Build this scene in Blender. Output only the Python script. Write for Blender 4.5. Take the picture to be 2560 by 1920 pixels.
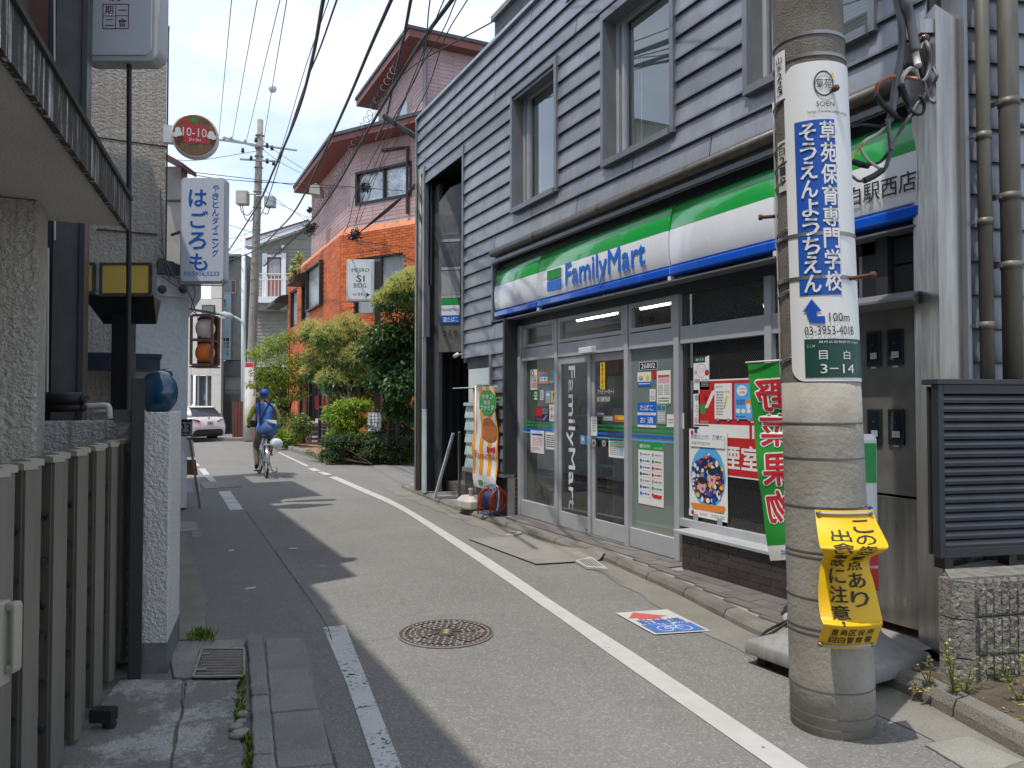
import bpy, bmesh, math, random
from mathutils import Vector as V, Matrix
random.seed(7)
R = math.radians
for o in list(bpy.data.objects): bpy.data.objects.remove(o)
SC = bpy.context.scene
COL = SC.collection
# ---------------- camera
FPX, CAMH = 1923.0, 1.5
TH = math.atan(50 / FPX); PSI = math.atan(943 / math.hypot(FPX, 50))
cam = bpy.data.cameras.new('camera'); cam.sensor_width = 36; cam.lens = FPX / 2560 * 36
cam.clip_start = .05; cam.clip_end = 2000
camo = bpy.data.objects.new('camera', cam); COL.objects.link(camo)
camo.location = (0, 0, CAMH); camo.rotation_euler = (R(90) + TH, 0, -PSI)
SC.camera = camo
# ---------------- sky and sun
SUN_EL, SUN_TO = 70.0, 72.0            # elevation; bearing (from +Y towards +X) the light travels to
W = bpy.data.worlds.new('World'); SC.world = W; W.use_nodes = True
nt = W.node_tree; nt.nodes.clear()
def wn(t, **k):
    n = nt.nodes.new(t)
    for a, b in k.items(): setattr(n, a, b)
    return n
sky = wn('ShaderNodeTexSky', sky_type='NISHITA', sun_disc=False, sun_elevation=R(SUN_EL), sun_rotation=R(SUN_TO + 180), air_density=1.0, dust_density=1.2)
bg = wn('ShaderNodeBackground'); bg.inputs['Strength'].default_value = .15
out = wn('ShaderNodeOutputWorld')
tc = wn('ShaderNodeTexCoord'); mp = wn('ShaderNodeMapping'); mp.inputs['Scale'].default_value = (1.3, 1.3, 3.2); mp.inputs['Location'].default_value = (.35, .1, .2)
nz = wn('ShaderNodeTexNoise'); nz.inputs['Scale'].default_value = 1.7; nz.inputs['Detail'].default_value = 7; nz.inputs['Roughness'].default_value = .55
rp = wn('ShaderNodeValToRGB'); rp.color_ramp.elements[0].position = .43; rp.color_ramp.elements[0].color = (.36, .36, .36, 1); rp.color_ramp.elements[1].position = .60; rp.color_ramp.elements[1].color = (.97, .97, .97, 1)
mx = wn('ShaderNodeMix', data_type='RGBA'); mx.inputs[7].default_value = (3.9, 4.3, 4.95, 1)
L = nt.links.new
L(tc.outputs['Generated'], mp.inputs[0]); L(mp.outputs[0], nz.inputs[0]); L(nz.outputs[0], rp.inputs[0])
L(rp.outputs[0], mx.inputs[0]); L(sky.outputs[0], mx.inputs[6]); L(mx.outputs[2], bg.inputs[0]); L(bg.outputs[0], out.inputs[0])
SV = V((math.cos(R(SUN_EL)) * math.sin(R(SUN_TO)), math.cos(R(SUN_EL)) * math.cos(R(SUN_TO)), -math.sin(R(SUN_EL))))
sun = bpy.data.lights.new('sun', 'SUN'); sun.energy = 2.1; sun.angle = R(.6); sun.color = (1, .955, .88)
suno = bpy.data.objects.new('sun', sun); COL.objects.link(suno); suno.rotation_euler = SV.to_track_quat('-Z', 'Y').to_euler()
vs = SC.view_settings; vs.view_transform = 'Standard'; vs.look = 'None'; vs.exposure = .84; vs.gamma = 1; vs.use_curve_mapping = False
SC.cycles.max_bounces = 8; SC.cycles.transparent_max_bounces = 16; SC.cycles.use_denoising = True
# ---------------- pixel (2560 x 1920) to place
ct, st, cp, sp = math.cos(TH), math.sin(TH), math.cos(PSI), math.sin(PSI)
CF, CR, CU = V((sp * ct, cp * ct, st)), V((cp, -sp, 0)), V((-sp * st, -cp * st, ct)); CO = V((0, 0, CAMH))
def ray(px, py): return CF * FPX + CR * (px - 1280) + CU * (960 - py)
def gz(px, py, z=0): d = ray(px, py); return CO + d * ((z - CAMH) / d.z)
def atx(px, py, x): d = ray(px, py); return CO + d * (x / d.x)
def aty(px, py, y): d = ray(px, py); return CO + d * (y / d.y)
def fwd(px, py, dep): d = ray(px, py); return CO + d * (dep / (d.x * sp + d.y * cp))
def onpl(px, py, p0, brg):
    a = R(brg); n = V((math.cos(a), -math.sin(a), 0)); d = ray(px, py)
    return CO + d * (n.dot(V((p0[0], p0[1], 0))) / n.dot(d))
# ---------------- mesh helpers
class Fr:
    def __init__(s, o, u=(1, 0, 0), v=(0, 0, 1), n=None):
        s.o, s.u, s.v = V(o), V(u).normalized(), V(v).normalized(); s.n = V(n).normalized() if n is not None else s.u.cross(s.v)
    def __call__(s, p): return s.o + s.u * p[0] + s.v * p[1] + s.n * p[2]
def wallfr(p, brg):
    """frame on a vertical wall through p running along a bearing; n points to the left of the run"""
    a = R(brg); u = V((math.sin(a), math.cos(a), 0)); return Fr(p, u, (0, 0, 1), (-math.cos(a), math.sin(a), 0))
FACE = lambda x: Fr((x, 0, 0), (0, -1, 0), (0, 0, 1), (-1, 0, 0))      # faces the street: a = -y, b = z, c = out of the wall
TXT = {}
def textgeo(s, bold=0, res=2):
    k = (s, bold, res)
    if k not in TXT:
        c = bpy.data.curves.new('t', 'FONT'); c.body = s; c.resolution_u = res; c.offset = bold
        o = bpy.data.objects.new('t', c); m = bpy.data.meshes.new_from_object(o)
        TXT[k] = ([tuple(v.co[:2]) for v in m.vertices], [list(p.vertices) for p in m.polygons])
        bpy.data.objects.remove(o); bpy.data.curves.remove(c); bpy.data.meshes.remove(m)
    return TXT[k]
class MB:
    def __init__(s, fr=None): s.v, s.f, s.m, s.fr = [], [], [], fr
    def T(s, p): return V(p) if s.fr is None else s.fr(p)
    def add(s, vs, fs, mi=0):
        b = len(s.v); s.v += [tuple(s.T(p)) for p in vs]; s.f += [[i + b for i in f] for f in fs]; s.m += [mi] * len(fs); return s
    def box(s, a0, a1, b0, b1, c0, c1, mi=0):
        a0, a1 = min(a0, a1), max(a0, a1); b0, b1 = min(b0, b1), max(b0, b1); c0, c1 = min(c0, c1), max(c0, c1)
        vs = [(a, b, c) for c in (c0, c1) for b in (b0, b1) for a in (a0, a1)]
        return s.add(vs, [[0, 2, 3, 1], [4, 5, 7, 6], [0, 1, 5, 4], [2, 6, 7, 3], [0, 4, 6, 2], [1, 3, 7, 5]], mi)
    def poly(s, pts, mi=0): return s.add(pts, [list(range(len(pts)))], mi)
    def prism(s, pts, c0, c1, mi=0):
        n = len(pts); vs = [(p[0], p[1], c0) for p in pts] + [(p[0], p[1], c1) for p in pts]
        return s.add(vs, [list(range(n))[::-1], list(range(n, 2 * n))] + [[i, (i + 1) % n, n + (i + 1) % n, n + i] for i in range(n)], mi)
    def loft(s, rings, mi=0, closed=True, caps=True):
        n = len(rings[0]); vs = [p for r in rings for p in r]; fs = []
        for k in range(len(rings) - 1):
            for i in range(n if closed else n - 1):
                j = (i + 1) % n; fs.append([k * n + i, k * n + j, (k + 1) * n + j, (k + 1) * n + i])
        if caps and closed: fs += [list(range(n))[::-1], [len(vs) - n + i for i in range(n)]]
        return s.add(vs, fs, mi)
    def tube(s, path, r, n=8, mi=0, caps=True):
        P = [V(s.T(p)) for p in path]; rs = r if isinstance(r, (list, tuple)) else [r] * len(P); rings = []; up = None
        for i, p in enumerate(P):
            t = (P[min(i + 1, len(P) - 1)] - P[max(i - 1, 0)])
            t = t.normalized() if t.length > 1e-9 else V((0, 0, 1))
            if up is None: up = t.orthogonal().normalized()
            up = (up - t * up.dot(t)); up = up.normalized() if up.length > 1e-6 else t.orthogonal().normalized()
            w = t.cross(up); rings.append([p + (up * math.cos(2 * math.pi * k / n) + w * math.sin(2 * math.pi * k / n)) * rs[i] for k in range(n)])
        f, s.fr = s.fr, None; s.loft(rings, mi, True, caps); s.fr = f; return s
    def lathe(s, prof, c=(0, 0, 0), n=20, mi=0, axis=2):
        rings = []
        for r, z in prof:
            ring = []
            for k in range(n):
                a = 2 * math.pi * k / n; x, y = r * math.cos(a), r * math.sin(a)
                p = [(z, x, y), (y, z, x), (x, y, z)][axis]; ring.append((p[0] + c[0], p[1] + c[1], p[2] + c[2]))
            rings.append(ring)
        return s.loft(rings, mi)
    def ball(s, c, r, n=14, m=9, sc=(1, 1, 1), mi=0):
        rings = []
        for j in range(m + 1):
            t = math.pi * j / m; rr = max(math.sin(t), .012)
            rings.append([(c[0] + r * sc[0] * rr * math.cos(2 * math.pi * k / n), c[1] + r * sc[1] * rr * math.sin(2 * math.pi * k / n), c[2] - r * sc[2] * math.cos(t)) for k in range(n)])
        return s.loft(rings, mi)
    def grid(s, fn, nu, nv, mi=0):
        vs = [fn(i / nu, j / nv) for j in range(nv + 1) for i in range(nu + 1)]
        return s.add(vs, [[j * (nu + 1) + i, j * (nu + 1) + i + 1, (j + 1) * (nu + 1) + i + 1, (j + 1) * (nu + 1) + i] for j in range(nv) for i in range(nu)], mi)
    def text(s, t, a0, b0, w, h, c=.002, mi=0, bold=0, fn=None, keep=False, shear=0):
        """text fitted into the rectangle (a0,b0,w,h) of the frame"""
        if bold > .013:
            for k, (sx, sy) in enumerate(((-1, 0), (1, 0), (0, 1), (0, -1), (-.7, -.7), (.7, .7), (-.7, .7), (.7, -.7))):
                d = bold * .75 * h; e = k * .00025; da = bold * .75 * (w / max(1, len(t)) * (1.5 if t.isascii() and len(t) > 1 else 1))
                s.text(t, a0 + sx * da, b0 + sy * d, w, h, c + e, mi, 0, (lambda a, b, e=e: (lambda p: p + (CO - p).normalized() * e)(V(fn(a, b)))) if fn else None, keep, shear)
            return s
        vs, fs = textgeo(t, 0 if t.isascii() else bold)
        if not vs: return s
        xs, ys = [p[0] for p in vs], [p[1] for p in vs]; x0, x1, y0, y1 = min(xs), max(xs), min(ys), max(ys)
        kx = w / max(x1 - x0, 1e-6); ky = h / max(y1 - y0, 1e-6)
        if keep: kx = ky = min(kx, ky)
        ox = a0 + (w - kx * (x1 - x0)) / 2; oy = b0 + (h - ky * (y1 - y0)) / 2
        P = []
        for x, y in vs:
            a, b = ox + (x - x0) * kx, oy + (y - y0) * ky; a += shear * (b - b0)
            P.append(fn(a, b) if fn else (a, b, c))
        return s.add(P, fs, mi)
    def vtext(s, t, ac, btop, cell, c=.002, mi=0, bold=0, wid=None, fn=None, fill=.86):
        w = wid or cell
        for i, ch in enumerate(t):
            if ch == ' ': continue
            k = {'ー': '｜'}.get(ch, ch); sm = .62 if ch in 'っょゅゃ・!' else 1
            s.text(k, ac - w * fill * sm / 2, btop - (i + 1) * cell + cell * (1 - fill) / 2, w * fill * sm, cell * fill * sm, c, mi, bold, fn, keep=(ch in '一ー｜'))
        return s
    def disc(s, c, r, n=20, mi=0, z=None, ry=None):
        return s.poly([(c[0] + r * math.cos(2 * math.pi * k / n), c[1] + (ry or r) * math.sin(2 * math.pi * k / n), c[2]) for k in range(n)], mi)
    def build(s, name, mats, parent=None, smooth=False, bevel=0, fixn=False):
        me = bpy.data.meshes.new(name); me.from_pydata(s.v, [], s.f)
        if not isinstance(mats, (list, tuple)): mats = [mats]
        for m in mats: me.materials.append(m)
        if len(mats) > 1: me.polygons.foreach_set('material_index', s.m)
        if smooth: me.polygons.foreach_set('use_smooth', [True] * len(me.polygons))
        if fixn:
            b = bmesh.new(); b.from_mesh(me); bmesh.ops.recalc_face_normals(b, faces=b.faces); b.to_mesh(me); b.free()
        me.update()
        o = bpy.data.objects.new(name, me); COL.objects.link(o); adopt(o, parent)
        if bevel:
            md = o.modifiers.new('bevel', 'BEVEL'); md.width = bevel; md.segments = 2; md.limit_method = 'ANGLE'
        if smooth == 'auto':
            pass
        return o
def adopt(o, parent):
    if parent is not None:
        o.parent = parent
        if parent.type == 'EMPTY': o.matrix_parent_inverse = Matrix.Translation(-parent.location)
def thing(name, label, cat, loc=(0, 0, 0), group=None):
    o = bpy.data.objects.new(name, None); COL.objects.link(o); o.location = loc; o.empty_display_size = .1
    return tag(o, label, cat, group)
def tag(o, label=None, cat=None, group=None, kind=None):
    if label: o['label'] = label
    if cat: o['category'] = cat
    if group: o['group'] = group
    if kind: o['kind'] = kind
    return o
def struct(o): o['kind'] = 'structure'; return o
def stuff(o): o['kind'] = 'stuff'; return o
def inst(me, name, parent, loc, rot=(0, 0, 0), sc=(1, 1, 1)):
    o = bpy.data.objects.new(name, me); COL.objects.link(o); o.location = loc; o.rotation_euler = rot; o.scale = sc; adopt(o, parent); return o
def lerp(a, b, t): return a + (b - a) * t
def polyline(pts, n):
    """resample a polyline (list of 2D/3D) to n+1 points with smoothing (catmull)"""
    P = [V(p) for p in pts]; P = [P[0] * 2 - P[1]] + P + [P[-1] * 2 - P[-2]]; m = len(P) - 3; outp = []
    for k in range(n + 1):
        t = k / n * m; i = min(int(t), m - 1); t -= i; a, b, c, d = P[i:i + 4]
        outp.append(.5 * ((2 * b) + (c - a) * t + (2 * a - 5 * b + 4 * c - d) * t * t + (3 * b - a - 3 * c + d) * t ** 3))
    return outp
# ---------------- materials
def newmat(name):
    m = bpy.data.materials.new(name); m.use_nodes = True; n = m.node_tree; n.nodes.clear(); return m, n
class NB:
    def __init__(s, nt): s.nt = nt
    def n(s, t, ins=None, **k):
        x = s.nt.nodes.new(t)
        for a, b in k.items(): setattr(x, a, b)
        for a, b in (ins or {}).items():
            if hasattr(b, 'is_output') or isinstance(b, bpy.types.NodeSocket): s.nt.links.new(b, x.inputs[a])
            else: x.inputs[a].default_value = b
        return x
    def pos(s, scale=(1, 1, 1), loc=(0, 0, 0), rot=(0, 0, 0)):
        g = s.n('ShaderNodeNewGeometry'); return s.n('ShaderNodeMapping', {0: g.outputs['Position'], 'Scale': scale, 'Location': loc, 'Rotation': rot}).outputs[0]
    def noise(s, vec, scale, detail=4, rough=.55): return s.n('ShaderNodeTexNoise', {'Vector': vec, 'Scale': scale, 'Detail': detail, 'Roughness': rough}).outputs[0]
    def ramp(s, fac, stops):
        r = s.n('ShaderNodeValToRGB', {0: fac}); e = r.color_ramp.elements
        while len(e) < len(stops): e.new(.5)
        for i, (p, c) in enumerate(stops): e[i].position = p; e[i].color = c4(c) if not isinstance(c, (int, float)) else (c, c, c, 1)
        return r.outputs[0]
    def mix(s, fac, a, b, mode='MIX'):
        x = s.n('ShaderNodeMix', data_type='RGBA', blend_type=mode)
        for i, q in ((0, fac), (6, a), (7, b)):
            if isinstance(q, bpy.types.NodeSocket): s.nt.links.new(q, x.inputs[i])
            else: x.inputs[i].default_value = q if isinstance(q, (int, float)) else c4(q)
        return x.outputs[2]
    def out(s, sh): s.n('ShaderNodeOutputMaterial', {0: sh})
def c4(c): return (c[0], c[1], c[2], 1)
def hx(h):
    h = h.lstrip('#'); return tuple(((int(h[i:i + 2], 16) / 255 + .055) / 1.055) ** 2.4 if int(h[i:i + 2], 16) > 10 else int(h[i:i + 2], 16) / 255 / 12.92 for i in (0, 2, 4))
def M(name, base, rough=.6, metal=0, var=.12, scale=3, bump=0, bscale=60, col2=None, streak=0, fine=0, dark=None, spec=.5, coat=0, rand=0, sub=0, stretch=(1, 1, 1), hue=None):
    m, n = newmat(name); b = NB(n); P = b.pos(stretch); base = tuple(base); c2 = col2 or tuple(x * (1 - 2.2 * var) for x in base)
    f = b.noise(P, scale, 6); f = b.ramp(f, [(.3, 0.0), (.72, 1.0)]); col = b.mix(f, base, c2)
    if fine: col = b.mix(b.ramp(b.noise(P, 140, 2), [(.35, fine), (.65, 0.0)]), col, tuple(x * .45 for x in base))
    if streak:
        sf = b.noise(b.pos((9, 9, .35)), 2.2, 5, .6); col = b.mix(b.ramp(sf, [(.46, 0.0), (.68, streak)]), col, dark or tuple(x * .35 for x in base))
    if rand:
        oi = b.n('ShaderNodeObjectInfo'); v = b.n('ShaderNodeMapRange', {0: oi.outputs['Random'], 3: 1 - rand, 4: 1 + rand}); hsv = b.n('ShaderNodeHueSaturation', {'Color': col, 'Value': v.outputs[0]}); col = hsv.outputs[0]
    ro = b.n('ShaderNodeMapRange', {0: b.noise(P, scale * 2.7, 4), 1: .3, 2: .7, 3: max(0, rough - .08), 4: min(1, rough + .1)}).outputs[0]
    ins = {'Base Color': col, 'Roughness': ro, 'Metallic': metal, 'Specular IOR Level': spec, 'Coat Weight': coat}
    if bump:
        h = b.noise(P, bscale, 5, .6); ins['Normal'] = b.n('ShaderNodeBump', {'Strength': min(1, bump), 'Distance': .02 if bump <= 1 else .02 * bump, 'Height': h}).outputs[0]
    p = b.n('ShaderNodeBsdfPrincipled', ins)
    if sub: p.inputs['Subsurface Weight'].default_value = sub; p.inputs['Subsurface Radius'].default_value = (.02, .01, .005)
    b.out(p.outputs[0]); return m
def flat(name, base, rough=.5, **k): return M(name, base, rough, var=.04, **k)
def emis(name, col, st):
    m, n = newmat(name); b = NB(n); b.out(b.n('ShaderNodeEmission', {0: c4(col), 1: st}).outputs[0]); return m
def glass(name, tint=(.8, .85, .84), refl=1.0, rough=.0, wire=None, frost=0, frostcol=(.45, .55, .5)):
    """thin pane: tinted see-through + mirror reflection by Fresnel; wire = diagonal wire mesh spacing; frost = share of diffuse film"""
    m, n = newmat(name); b = NB(n); tr = b.n('ShaderNodeBsdfTransparent', {0: c4(tint)}).outputs[0]
    if frost:
        d = b.n('ShaderNodeBsdfPrincipled', {'Base Color': c4(frostcol), 'Roughness': .35}).outputs[0]; tr = b.n('ShaderNodeMixShader', {0: frost, 1: tr, 2: d}).outputs[0]
    if wire:
        g = b.n('ShaderNodeNewGeometry').outputs['Position']; s = b.n('ShaderNodeSeparateXYZ', {0: g}); mk = None
        for sg in (1,):
            q = b.n('ShaderNodeMath', {0: s.outputs['Z'], 1: b.n('ShaderNodeMath', {0: s.outputs['Y'], 1: sg * .9}, operation='MULTIPLY').outputs[0]}, operation='ADD').outputs[0]
            q = b.n('ShaderNodeMath', {0: q, 1: wire}, operation='DIVIDE').outputs[0]; q = b.n('ShaderNodeMath', {0: q}, operation='FRACT').outputs[0]
            q = b.n('ShaderNodeMath', {0: q, 1: .14}, operation='LESS_THAN').outputs[0]
            mk = q if mk is None else b.n('ShaderNodeMath', {0: mk, 1: q}, operation='MAXIMUM').outputs[0]
        mk = b.n('ShaderNodeMath', {0: mk, 1: .38}, operation='MULTIPLY').outputs[0]
        w = b.n('ShaderNodeBsdfPrincipled', {'Base Color': (.42, .42, .40, 1), 'Roughness': .5, 'Metallic': .3}).outputs[0]
        tr = b.n('ShaderNodeMixShader', {0: mk, 1: tr, 2: w}).outputs[0]
    gl = b.n('ShaderNodeBsdfGlossy', {0: (1, 1, 1, 1), 'Roughness': rough}).outputs[0]
    fr = b.n('ShaderNodeFresnel', {0: 1.52}).outputs[0]; fr = b.n('ShaderNodeMath', {0: fr, 1: 1.6 * refl}, operation='MULTIPLY', use_clamp=True).outputs[0]
    ff = b.n('ShaderNodeMath', {0: 1.0, 1: b.n('ShaderNodeNewGeometry').outputs['Backfacing']}, operation='SUBTRACT').outputs[0]; fr = b.n('ShaderNodeMath', {0: fr, 1: ff}, operation='MULTIPLY').outputs[0]      # one reflection per pane, at its front
    b.out(b.n('ShaderNodeMixShader', {0: fr, 1: tr, 2: gl}).outputs[0]); return m
def paint(name, col, wear=.5, scale=28):
    """road paint with worn-through gaps that show the asphalt sheet below"""
    m, n = newmat(name); b = NB(n); P = b.pos()
    a = b.noise(P, scale, 6, .7); a2 = b.noise(P, 2.6, 3); f = b.n('ShaderNodeMath', {0: a, 1: b.n('ShaderNodeMath', {0: a2, 1: .5}, operation='MULTIPLY').outputs[0]}, operation='ADD').outputs[0]
    k = b.ramp(f, [(wear * .6 + .28, 0.0), (wear * .6 + .34, 1.0)])
    c = b.mix(b.noise(P, 9, 5), col, tuple(x * .72 for x in col))
    p = b.n('ShaderNodeBsdfPrincipled', {'Base Color': c, 'Roughness': .75}); t = b.n('ShaderNodeBsdfTransparent')
    b.out(b.n('ShaderNodeMixShader', {0: k, 1: t.outputs[0], 2: p.outputs[0]}).outputs[0]); return m
def asphalt(name, base=(.125, .125, .122), spec=1.0, patch=.22):
    m, n = newmat(name); b = NB(n); P = b.pos()
    big = b.ramp(b.noise(P, .55, 5, .6), [(.3, 0.0), (.7, 1.0)]); col = b.mix(big, base, tuple(x * (1 - patch) for x in base))
    col = b.mix(b.ramp(b.noise(b.pos((1, .15, 1)), 2.3, 4), [(.45, 0.0), (.75, .4)]), col, tuple(x * .70 for x in base)); col = b.mix(b.ramp(b.noise(P, 6.5, 6, .7), [(.5, 0.0), (.75, .35)]), col, tuple(x * .62 for x in base)); col = b.mix(b.ramp(b.noise(P, 1.4, 3, .5), [(.62, 0.0), (.70, .3)]), col, tuple(x * .58 for x in base))
    vo = b.n('ShaderNodeTexVoronoi', {'Vector': P, 'Scale': 105}); cell = vo.outputs['Color']
    sep = b.n('ShaderNodeSeparateColor', {0: cell})
    col = b.mix(b.ramp(sep.outputs[0], [(0, .35), (.5, 0.0)]), col, tuple(x * .42 for x in base))
    col = b.mix(b.ramp(sep.outputs[1], [(.72, 0.0), (.93, .22 * spec)]), col, tuple(min(1, x * 2.3) for x in base))
    vo2 = b.n('ShaderNodeTexVoronoi', {'Vector': P, 'Scale': 34, 'Randomness': 1}); s2 = b.n('ShaderNodeSeparateColor', {0: vo2.outputs['Color']})
    edge = b.ramp(vo2.outputs['Distance'], [(.12, 1.0), (.3, 0.0)]); pick = b.ramp(s2.outputs[0], [(.93, 0.0), (.96, .42 * spec)])
    col = b.mix(b.n('ShaderNodeMath', {0: edge, 1: pick}, operation='MULTIPLY').outputs[0], col, (.5, .49, .46))
    h = b.noise(P, 190, 3, .7); bm = b.n('ShaderNodeBump', {'Strength': .55, 'Distance': .01, 'Height': b.mix(.5, h, vo.outputs['Distance'])})
    b.out(b.n('ShaderNodeBsdfPrincipled', {'Base Color': col, 'Roughness': .88, 'Normal': bm.outputs[0], 'Specular IOR Level': .25}).outputs[0]); return m
def stucco(name, base, bs=38, st=1.0, dist=.02, streak=.0, dark=None, zs=1.0, big=.15):
    m, n = newmat(name); b = NB(n); P = b.pos((1, 1, zs)); col = b.mix(b.ramp(b.noise(P, 1.3, 5), [(.3, 0.0), (.7, 1.0)]), base, tuple(x * (1 - big) for x in base))
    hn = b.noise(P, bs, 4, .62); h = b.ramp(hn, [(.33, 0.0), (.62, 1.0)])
    col = b.mix(b.ramp(hn, [(.3, .22), (.5, 0.0)]), col, tuple(x * .5 for x in base))  # pits of the same relief darkened, cavity shade painted into the colour
    if streak: col = b.mix(b.ramp(b.noise(b.pos((14, 14, .5)), 1.6, 5, .65), [(.45, 0.0), (.62, streak)]), col, dark or tuple(x * .3 for x in base))
    bm = b.n('ShaderNodeBump', {'Strength': st, 'Distance': dist, 'Height': h})
    b.out(b.n('ShaderNodeBsdfPrincipled', {'Base Color': col, 'Roughness': .85, 'Normal': bm.outputs[0], 'Specular IOR Level': .25}).outputs[0]); return m
def zinc(name, base, var=.25, metal=.55, rough=.45):
    m, n = newmat(name); b = NB(n)
    st1 = b.ramp(b.noise(b.pos((16, 16, .9)), 1.6, 6, .65), [(.35, 0.0), (.7, 1.0)]); st2 = b.ramp(b.noise(b.pos((2, 2, 2)), 1.4, 4), [(.3, 0.0), (.7, 1.0)])
    col = b.mix(st1, base, tuple(min(1, x * (1 + var)) for x in base)); col = b.mix(st2, col, tuple(x * (1 - var) for x in base), 'MIX')
    col = b.mix(b.ramp(b.noise(b.pos((34, 34, .5)), 1.3, 3, .7), [(.62, 0.0), (.72, .4)]), col, tuple(min(1, x * 1.7) for x in base))
    oi = b.n('ShaderNodeObjectInfo'); v = b.n('ShaderNodeMapRange', {0: oi.outputs['Random'], 3: .82, 4: 1.14}); col = b.n('ShaderNodeHueSaturation', {'Color': col, 'Value': v.outputs[0]}).outputs[0]
    ro = b.n('ShaderNodeMapRange', {0: b.noise(b.pos((12, 12, 1.2)), 2, 4), 3: rough - .1, 4: rough + .15}).outputs[0]
    bm = b.n('ShaderNodeBump', {'Strength': .12, 'Distance': .02, 'Height': b.noise(b.pos((1, 1, 2)), 4, 3)})
    b.out(b.n('ShaderNodeBsdfPrincipled', {'Base Color': col, 'Roughness': ro, 'Metallic': metal, 'Normal': bm.outputs[0]}).outputs[0]); return m
def leafmat(name, base, var=.35, trans=.35, hue=None):
    m, n = newmat(name); b = NB(n); P = b.pos(); f = b.ramp(b.noise(P, 2.2, 4), [(.3, 0.0), (.7, 1.0)])
    col = b.mix(f, base, hue or tuple(x * (1 - var) for x in base)); col = b.mix(b.ramp(b.noise(P, 31, 2), [(.3, 0.0), (.7, .6)]), col, tuple(x * .62 for x in base))
    d = b.n('ShaderNodeBsdfPrincipled', {'Base Color': col, 'Roughness': .45, 'Specular IOR Level': .4}).outputs[0]
    t = b.n('ShaderNodeBsdfTranslucent', {0: b.mix(.5, col, tuple(min(1, x * 1.5) for x in base))}).outputs[0]
    b.out(b.n('ShaderNodeMixShader', {0: trans, 1: d, 2: t}).outputs[0]); return m
m_asph = asphalt('asphalt', (.215, .207, .193)); m_asph2 = asphalt('asphalt_patch', (.20, .197, .19), .8, .15); m_asph3 = asphalt('asphalt_old', (.20, .197, .188), .8, .25)
m_conc = M('concrete_gutter', (.27, .255, .215), .9, var=.16, scale=2.2, bump=.5, bscale=90, fine=.5)
m_concw = M('concrete_pale', (.36, .345, .30), .9, var=.16, scale=3, bump=.5, bscale=80, fine=.5)
m_kerb = M('kerb_concrete', (.30, .28, .24), .92, var=.18, scale=5, bump=.9, bscale=110, fine=.6, rand=.12)
m_kerbg = M('kerb_granite', (.38, .375, .355), .9, var=.2, scale=4, bump=.8, bscale=90, fine=.7, rand=.1)
m_slab = M('slab_concrete', (.34, .33, .30), .92, var=.2, scale=2.5, bump=.7, bscale=70, fine=.6, rand=.1)
def oldpave():
    m, n = newmat('old_pavement'); b = NB(n); P = b.pos()
    f = b.noise(P, 2.1, 7, .68); f2 = b.noise(P, 26, 5, .7); k = b.n('ShaderNodeMath', {0: f, 1: b.n('ShaderNodeMath', {0: f2, 1: .35}, operation='MULTIPLY').outputs[0]}, operation='ADD').outputs[0]
    col = b.mix(b.ramp(k, [(.66, 0.0), (.78, 1.0)]), (.22, .215, .195), (.50, .49, .465)); col = b.mix(b.ramp(b.noise(P, 5, 4), [(.56, 0.0), (.72, .6)]), col, (.17, .16, .075)); col = b.mix(b.ramp(b.noise(P, 120, 2), [(.35, .5), (.6, 0.0)]), col, (.10, .10, .09))
    bm = b.n('ShaderNodeBump', {'Strength': .8, 'Distance': .02, 'Height': b.noise(P, 55, 5, .65)}); b.out(b.n('ShaderNodeBsdfPrincipled', {'Base Color': col, 'Roughness': .93, 'Normal': bm.outputs[0]}).outputs[0]); return m
m_old = oldpave()
m_tile = M('paving_tile', (.155, .138, .132), .7, var=.12, scale=4, bump=.2, bscale=60, rand=.14)
m_grout = M('tile_grout', (.30, .28, .26), .9)
m_wline = paint('road_paint_white', (.50, .49, .46), .40)
m_wlinew = paint('road_paint_worn', (.56, .56, .54), .555, 40)
m_zinc = zinc('zinc_siding', (.265, .275, .295), .25, .32, .36); m_zincd = zinc('zinc_dark', (.085, .087, .093), .15, .4, .5)
m_trim = zinc('zinc_trim', (.25, .26, .28), .12, .5, .42)
m_alu = M('aluminium', (.50, .51, .53), .36, .22, var=.06, scale=6); m_alud = M('aluminium_dark', (.20, .20, .205), .4, .6, var=.08)
m_steel = M('stainless_steel', (.42, .40, .37), .34, .9, var=.16, scale=2.2, stretch=(6, 6, .6), streak=.25)
m_steeld = M('stainless_dull', (.27, .26, .24), .42, .45, var=.22, scale=3.5, fine=.2)
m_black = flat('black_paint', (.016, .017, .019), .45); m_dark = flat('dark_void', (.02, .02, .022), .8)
m_char = M('charcoal_panel', (.042, .045, .052), .5, .2, var=.1)
m_pipe = M('brown_pipe', (.115, .098, .078), .45, .15, var=.2, scale=4, stretch=(3, 3, 1))
m_pipeol = M('olive_pipe', (.17, .155, .125), .5, .2, var=.22, scale=3, stretch=(3, 3, .7), streak=.25)
m_white = flat('white_plastic', (.72, .73, .74), .35); m_whites = flat('sign_white', (.80, .81, .84), .22, coat=.5)
m_paper = flat('paper', (.78, .77, .75), .7); m_ink = flat('ink_black', (.02, .02, .022), .6)
m_green = flat('sign_green', (.016, .34, .06), .2, coat=.6); m_blue = flat('sign_blue', (.006, .10, .58), .2, coat=.6)
m_lblue = flat('letter_blue', (.006, .15, .66), .3)
m_red = flat('red_paint', (.55, .02, .022), .45); m_orange = flat('orange_print', (.75, .24, .03), .6); m_yellow = flat('yellow_print', (.80, .52, .02), .5)
m_navy = flat('navy_print', (.01, .03, .16), .5); m_sky = flat('sky_print', (.10, .42, .75), .5); m_pink = flat('pink_print', (.72, .38, .40), .6); m_grn = flat('green_print', (.015, .30, .06), .5)
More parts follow.
